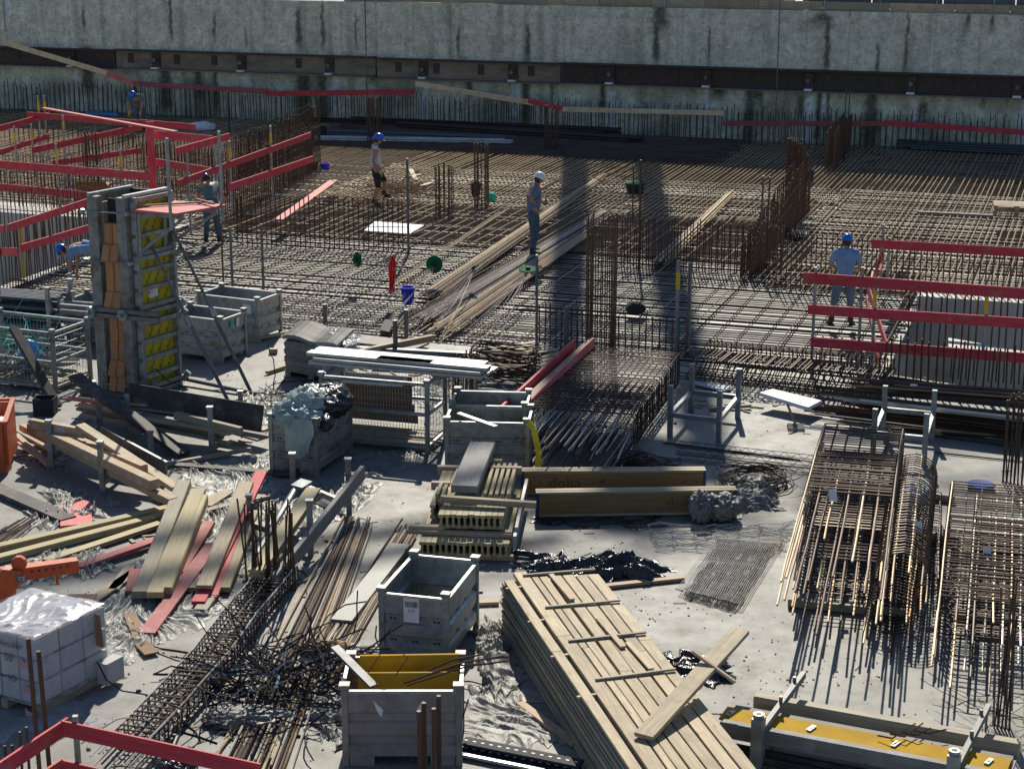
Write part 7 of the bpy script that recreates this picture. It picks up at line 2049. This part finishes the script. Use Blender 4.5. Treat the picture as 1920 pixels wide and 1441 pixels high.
RAD = dict(pelvis=.125, waist=.115, chest=.135, neck=.058, head=.06, shL=.068, elL=.046, wrL=.03, shR=.068, elR=.046, wrR=.03, hipL=.095, knL=.062, anL=.042, toL=.035, hipR=.095, knR=.062, anR=.042, toR=.035)
EDG = [('pelvis', 'waist'), ('waist', 'chest'), ('chest', 'neck'), ('neck', 'head'), ('chest', 'shL'), ('shL', 'elL'), ('elL', 'wrL'), ('chest', 'shR'), ('shR', 'elR'), ('elR', 'wrR'),
       ('pelvis', 'hipL'), ('hipL', 'knL'), ('knL', 'anL'), ('anL', 'toL'), ('pelvis', 'hipR'), ('hipR', 'knR'), ('knR', 'anR'), ('anR', 'toR')]
def person(label, g, yaw, H, pose, shirt, trousers, helmet, sleeve='short', leg='long', face=(0, 1, -.25), gloves=False, vest=None, holds=None, hipdrop=0, shoe=BOOT):
    J = {k: Vector(v) for k, v in BASE.items()}
    for k, v in pose.items(): J[k] = Vector(v)
    M = Matrix.Rotation(yaw, 4, 'Z') @ Matrix.Scale(H / 1.75, 4)
    s = H / 1.75
    J = {k: M @ v for k, v in J.items()}
    RR = {k: v * s for k, v in RAD.items()}
    t = Thing('person', label, 'person', g, 'workers on the site')
    def put(name, mb, m): 
        o = bpy.data.objects.new(name, mesh(name, mb, m, True)); C.objects.link(o); o.parent = t.o; return o
    mb = MB(); mesh_to_mb(mb, skin_mesh(J, RR, EDG, 'pelvis'))
    # head with nose, ears, chin
    f = (M.to_3x3() @ Vector(face)).normalized(); r_ = f.cross((J['head'] - J['neck']).normalized()).normalized(); u_ = r_.cross(f)
    hc = J['head'] + u_ * .045 * s + f * .02 * s
    n0 = len(mb.v)
    for j in range(15):
        th = math.pi * j / 14
        for i in range(20):
            ph = 2 * math.pi * i / 20
            a, b, c_ = math.sin(th) * math.cos(ph), math.sin(th) * math.sin(ph), math.cos(th)
            k = 1 + (.10 * max(0, b) if c_ < -.2 else 0) - (.18 * abs(a) if c_ < -.3 else 0)
            mb.v.append(hc + (r_ * (a * .076 * k) + f * (b * .096 * k) + u_ * (c_ * .118)) * s)
    for j in range(14):
        for i in range(20):
            k = (i + 1) % 20; mb.f.append((n0 + j * 20 + i, n0 + (j + 1) * 20 + i, n0 + (j + 1) * 20 + k, n0 + j * 20 + k))
    mb.tube([hc + (f * .09 + u_ * .02) * s, hc + (f * .118 - u_ * .022) * s, hc + (f * .092 - u_ * .034) * s], [.008 * s, .015 * s, .010 * s], 6)
    for sd in (-1, 1): mb.tube([hc + (r_ * sd * .074 - u_ * .025) * s, hc + (r_ * sd * .088 - f * .012 + u_ * .022) * s], [.015 * s, .020 * s], 6)
    if not gloves:
        hand(mb, J['wrL'], J['wrL'] - J['elL'], .5, 1, s); hand(mb, J['wrR'], J['wrR'] - J['elR'], .5, -1, s)
    else:
        hm = MB(); hand(hm, J['wrL'], J['wrL'] - J['elL'], .5, 1, s * 1.15); put('glove', hm, GLOVE)
        hm = MB(); hand(hm, J['wrR'], J['wrR'] - J['elR'], .5, -1, s * 1.15); put('glove', hm, GLOVE)
    put('body', mb, SKIN)
    for sd in (-1, 1): put('eye', MB().tube([hc + (f * .084 + r_ * sd * .03 + u_ * .012) * s, hc + (f * .093 + r_ * sd * .03 + u_ * .012) * s], .010 * s, 6), INK)
    put('mouth', MB().bar(hc + (f * .094 - r_ * .022 - u_ * .055) * s, hc + (f * .094 + r_ * .022 - u_ * .055) * s, .008 * s, .007 * s), PALEINK)
    hb = MB()
    for j in range(7):
        for i in range(20):
            th = math.pi * .5 + (j / 6) * math.pi * .28 ; ph = math.pi + math.pi * (i / 19)
            hb.v.append(hc + (r_ * (math.cos(ph) * .084 * math.sin(th)) + f * (math.sin(ph) * .104 * math.sin(th)) + u_ * (math.cos(th) * .12)) * s)
    for j in range(6):
        for i in range(19): a = j * 20 + i; hb.f.append((a, a + 1, a + 21, a + 20))
    put('hair', hb, HAIR)
    # clothes
    def cloth(name, keys, edges, root, grow, m, adj=None, rmul=1.0):
        JJ = {k: J[k] for k in keys}; r2 = {k: RR[k] * rmul + grow * s for k in keys}
        if adj:
            for k, (p, q, fr, rr) in adj.items(): JJ[k] = J[p].lerp(J[q], fr); r2[k] = rr * s
        mb = MB(); mesh_to_mb(mb, skin_mesh(JJ, r2, edges, root)); return put(name, mb, m)
    if sleeve == 'none':
        cloth('tank_top', ['pelvis', 'waist', 'chest', 'shL', 'shR'], [('pelvis', 'waist'), ('waist', 'chest'), ('chest', 'nk'), ('chest', 'shL'), ('shL', 'cl'), ('chest', 'shR'), ('shR', 'cr')], 'waist', .022, shirt,
              {'cl': ('shL', 'elL', .06, .07), 'cr': ('shR', 'elR', .06, .07), 'nk': ('chest', 'neck', .6, .075)}, 1.05)
    elif sleeve == 'old':
        cloth('tank_top', ['pelvis', 'waist', 'chest'], [('pelvis', 'waist'), ('waist', 'chest'), ('chest', 'sl'), ('chest', 'sr'), ('chest', 'nk')], 'waist', .045, shirt,
              {'sl': ('chest', 'shL', .66, .092), 'sr': ('chest', 'shR', .66, .092), 'nk': ('chest', 'neck', .8, .095)})
    else:
        sl = {'cl': ('shL', 'elL', .75 if sleeve == 'short' else 1.0, .072), 'cr': ('shR', 'elR', .75 if sleeve == 'short' else 1.0, .072), 'nk': ('chest', 'neck', .72, .07)}
        ed = [('pelvis', 'waist'), ('waist', 'chest'), ('chest', 'nk'), ('chest', 'shL'), ('shL', 'cl'), ('chest', 'shR'), ('shR', 'cr')]
        cloth('shirt', ['pelvis', 'waist', 'chest', 'shL', 'shR'], ed, 'waist', .028, shirt, sl, 1.05)
    fr = {'long': 0.97, 'mid': .35, 'short': 0.05}[leg]
    lk = {'el': ('knL', 'anL', fr, .070 if leg != 'long' else .060), 'er': ('knR', 'anR', fr, .070 if leg != 'long' else .060)}
    cloth('trousers' if leg == 'long' else 'shorts', ['pelvis', 'hipL', 'hipR', 'knL', 'knR'], [('pelvis', 'hipL'), ('hipL', 'knL'), ('knL', 'el'), ('pelvis', 'hipR'), ('hipR', 'knR'), ('knR', 'er'), ('pelvis', 'wb')], 'pelvis', .022, trousers,
          dict(lk, wb=('pelvis', 'waist', .45, .128)))
    for a, b in (('anL', 'toL'), ('anR', 'toR')):
        k = J[a] + UP * .09 * s; he = J[a] - (J[b] - J[a]).normalized() * .05 * s; he.z = min(J[a].z, J[b].z + .01)
        put('boot', MB().tube([k, J[a], J[a].lerp(J[b], .55) - UP * .01, J[b]], [.055 * s, .060 * s, .052 * s, .040 * s], 8), shoe)
        put('boot_sole', MB().bar(he - UP * .035 * s, J[b] + (J[b] - J[a]).normalized() * .03 * s - UP * .025 * s, .09 * s, .03 * s), INK)
    if helmet:
        hh = t.add('hard_hat', MB(), helmet); me = MB(); Mh = Matrix((r_, f, u_)).transposed().to_4x4()
        pr = [(.118, -.002), (.119, .03), (.112, .065), (.092, .1), (.06, .124), (.02, .134), (0, .135)]
        me.lathe((0, 0, 0), [(r * s, z * s) for r, z in pr], 20)
        n0 = len(me.v); K = 20
        for i in range(K):
            a = 2 * math.pi * i / K
            for rr, z in ((.112, .0), (.128 + (.055 * max(0, math.sin(a)) ** 2), -.012)):
                me.v.append(Vector((math.cos(a) * rr * s, math.sin(a) * rr * s, z * s)))
        for i in range(K):
            j = (i + 1) % K; me.f.append((n0 + 2 * i, n0 + 2 * i + 1, n0 + 2 * j + 1, n0 + 2 * j))
        me.v = [hc + u_ * .018 * s + (Mh.to_3x3() @ Vector((v.x * .92, v.y * 1.05, v.z))) for v in me.v]
        old = hh.data; hh.data = mesh('hard_hat', me, helmet, True); hh['label'] = 'hard hat'
    return t, J, s
def foot_g(x, y, z=0.02):
    p = P(x, y, z); return Vector((p.x, p.y, z))
W1 = person('man in a white helmet and checked shirt, pointing right with one arm', foot_g(1000, 477, .06), R(-68), 1.93,
    dict(head=(0, .09, 1.585), neck=(0, .04, 1.48), shR=(.19, .02, 1.42), elR=(.17, -.20 + .06, 1.18), wrR=(.10, .16, 1.13), shL=(-.18, .03, 1.42), elL=(-.20, .28, 1.36), wrL=(-.14, .54, 1.50), anL=(-.18, .06, .09), toL=(-.20, .23, .04), knL=(-.15, .07, .50), anR=(.17, -.1, .09), toR=(.17, .07, .04), knR=(.13, 0, .5)),
    PLAID, DENIM, HELMW, face=(0, 1, -.45))
t, J, s = W1
f_ = (J['wrR'] - J['elR']).normalized()
o = MB().bar(J['wrR'] + f_ * .09, J['wrR'] + f_ * .11 + UP * .14, .05, .08)
ph = single('walkie_talkie', MB().bar(t.loc + J['wrR'] + f_ * .11 - UP * .04, t.loc + J['wrR'] + f_ * .11 + UP * .10, .035, .06).tube([t.loc + J['wrR'] + f_ * .11 + UP * .1, t.loc + J['wrR'] + f_ * .11 + UP * .17], .008, 5), BLACKC, 'small black hand-held radio in the white-helmeted man\'s hand', 'radio')
c = J['chest'] + (Matrix.Rotation(R(-68), 3, 'Z') @ Vector((.04, .10, -.08)))
ob = bpy.data.objects.new('undershirt', mesh('undershirt', blob(c, .10, .085, .24, 3, amp=.03, nseg=16, nr=12), SHIRTW, True)); C.objects.link(ob); ob.parent = t.o
person('man in a white tank top and black shorts walking right, blue helmet', foot_g(706, 385), R(-80), 1.93,
    dict(head=(0, .05, 1.60), elL=(-.25, -.03, 1.12), wrL=(-.20, .14, .97), elR=(.25, -.08, 1.12), wrR=(.23, .06, .90), knL=(-.11, .22, .60), anL=(-.11, .20, .27), toL=(-.12, .36, .22), knR=(.10, .04, .48), anR=(.11, -.08, .09), toR=(.12, .09, .04)),
    SHIRTW, BLACKC, HELMB, sleeve='none', leg='short', gloves=True)
person('man in a light blue shirt seen from behind at the right pit, blue helmet', foot_g(1580, 610), R(-6), 1.80,
    dict(chest=(0, .02, 1.30), head=(.01, .08, 1.585), neck=(0, .05, 1.48), elL=(-.29, .03, 1.16), wrL=(-.14, .22, 1.12), elR=(.29, .03, 1.14), wrR=(.17, .20, 1.08), hipL=(-.11, 0, .9), knL=(-.17, .05, .5), anL=(-.22, .0, .09), toL=(-.28, .15, .04), knR=(.13, .04, .5), anR=(.14, -.02, .09), toR=(.20, .13, .04)),
    SHIRTB, DENIML, HELMB, leg='mid')
person('man in a grey-green shirt and jeans bending behind the red platform', foot_g(399, 452), R(20), 1.85,
    dict(waist=(0, .10, 1.09), chest=(0, .26, 1.22), neck=(0, .42, 1.30), head=(0, .52, 1.34), shL=(-.19, .36, 1.26), shR=(.19, .36, 1.26), elL=(-.22, .45, 1.0), wrL=(-.15, .55, .82), elR=(.22, .45, 1.0), wrR=(.15, .55, .82), anL=(-.15, 0, .09), anR=(.16, .05, .09), toR=(.18, .2, .04), toL=(-.16, .16, .04)),
    SHIRTG, DENIM, HELMB, face=(0, .7, -.7))
person('man in a blue helmet bent double beside the column form', foot_g(186, 552), R(82), 1.85,
    dict(pelvis=(0, -.04, .93), waist=(0, .12, .98), chest=(0, .36, .98), neck=(0, .54, .93), head=(0, .66, .88), shL=(-.19, .46, .94), shR=(.19, .46, .94), elL=(-.21, .50, .68), wrL=(-.15, .52, .42), elR=(.21, .48, .68), wrR=(.15, .50, .40), hipL=(-.1, -.04, .9), hipR=(.1, -.04, .9)),
    SHIRTB, DENIM, HELMB, face=(0, .45, -.9))
person('man in a dark T-shirt bending over bars at the back, light blue helmet', foot_g(264, 246, .0), R(172), 1.80,
    dict(waist=(0, .12, 1.08), chest=(0, .30, 1.20), neck=(0, .44, 1.30), head=(0, .54, 1.32), shL=(-.21, .38, 1.26), shR=(.21, .38, 1.26), elL=(-.26, .44, .98), wrL=(-.22, .52, .76), elR=(.26, .44, .98), wrR=(.22, .50, .74)),
    SHIRTG, DENIM, HELMB, face=(0, .5, -.85), gloves=True)
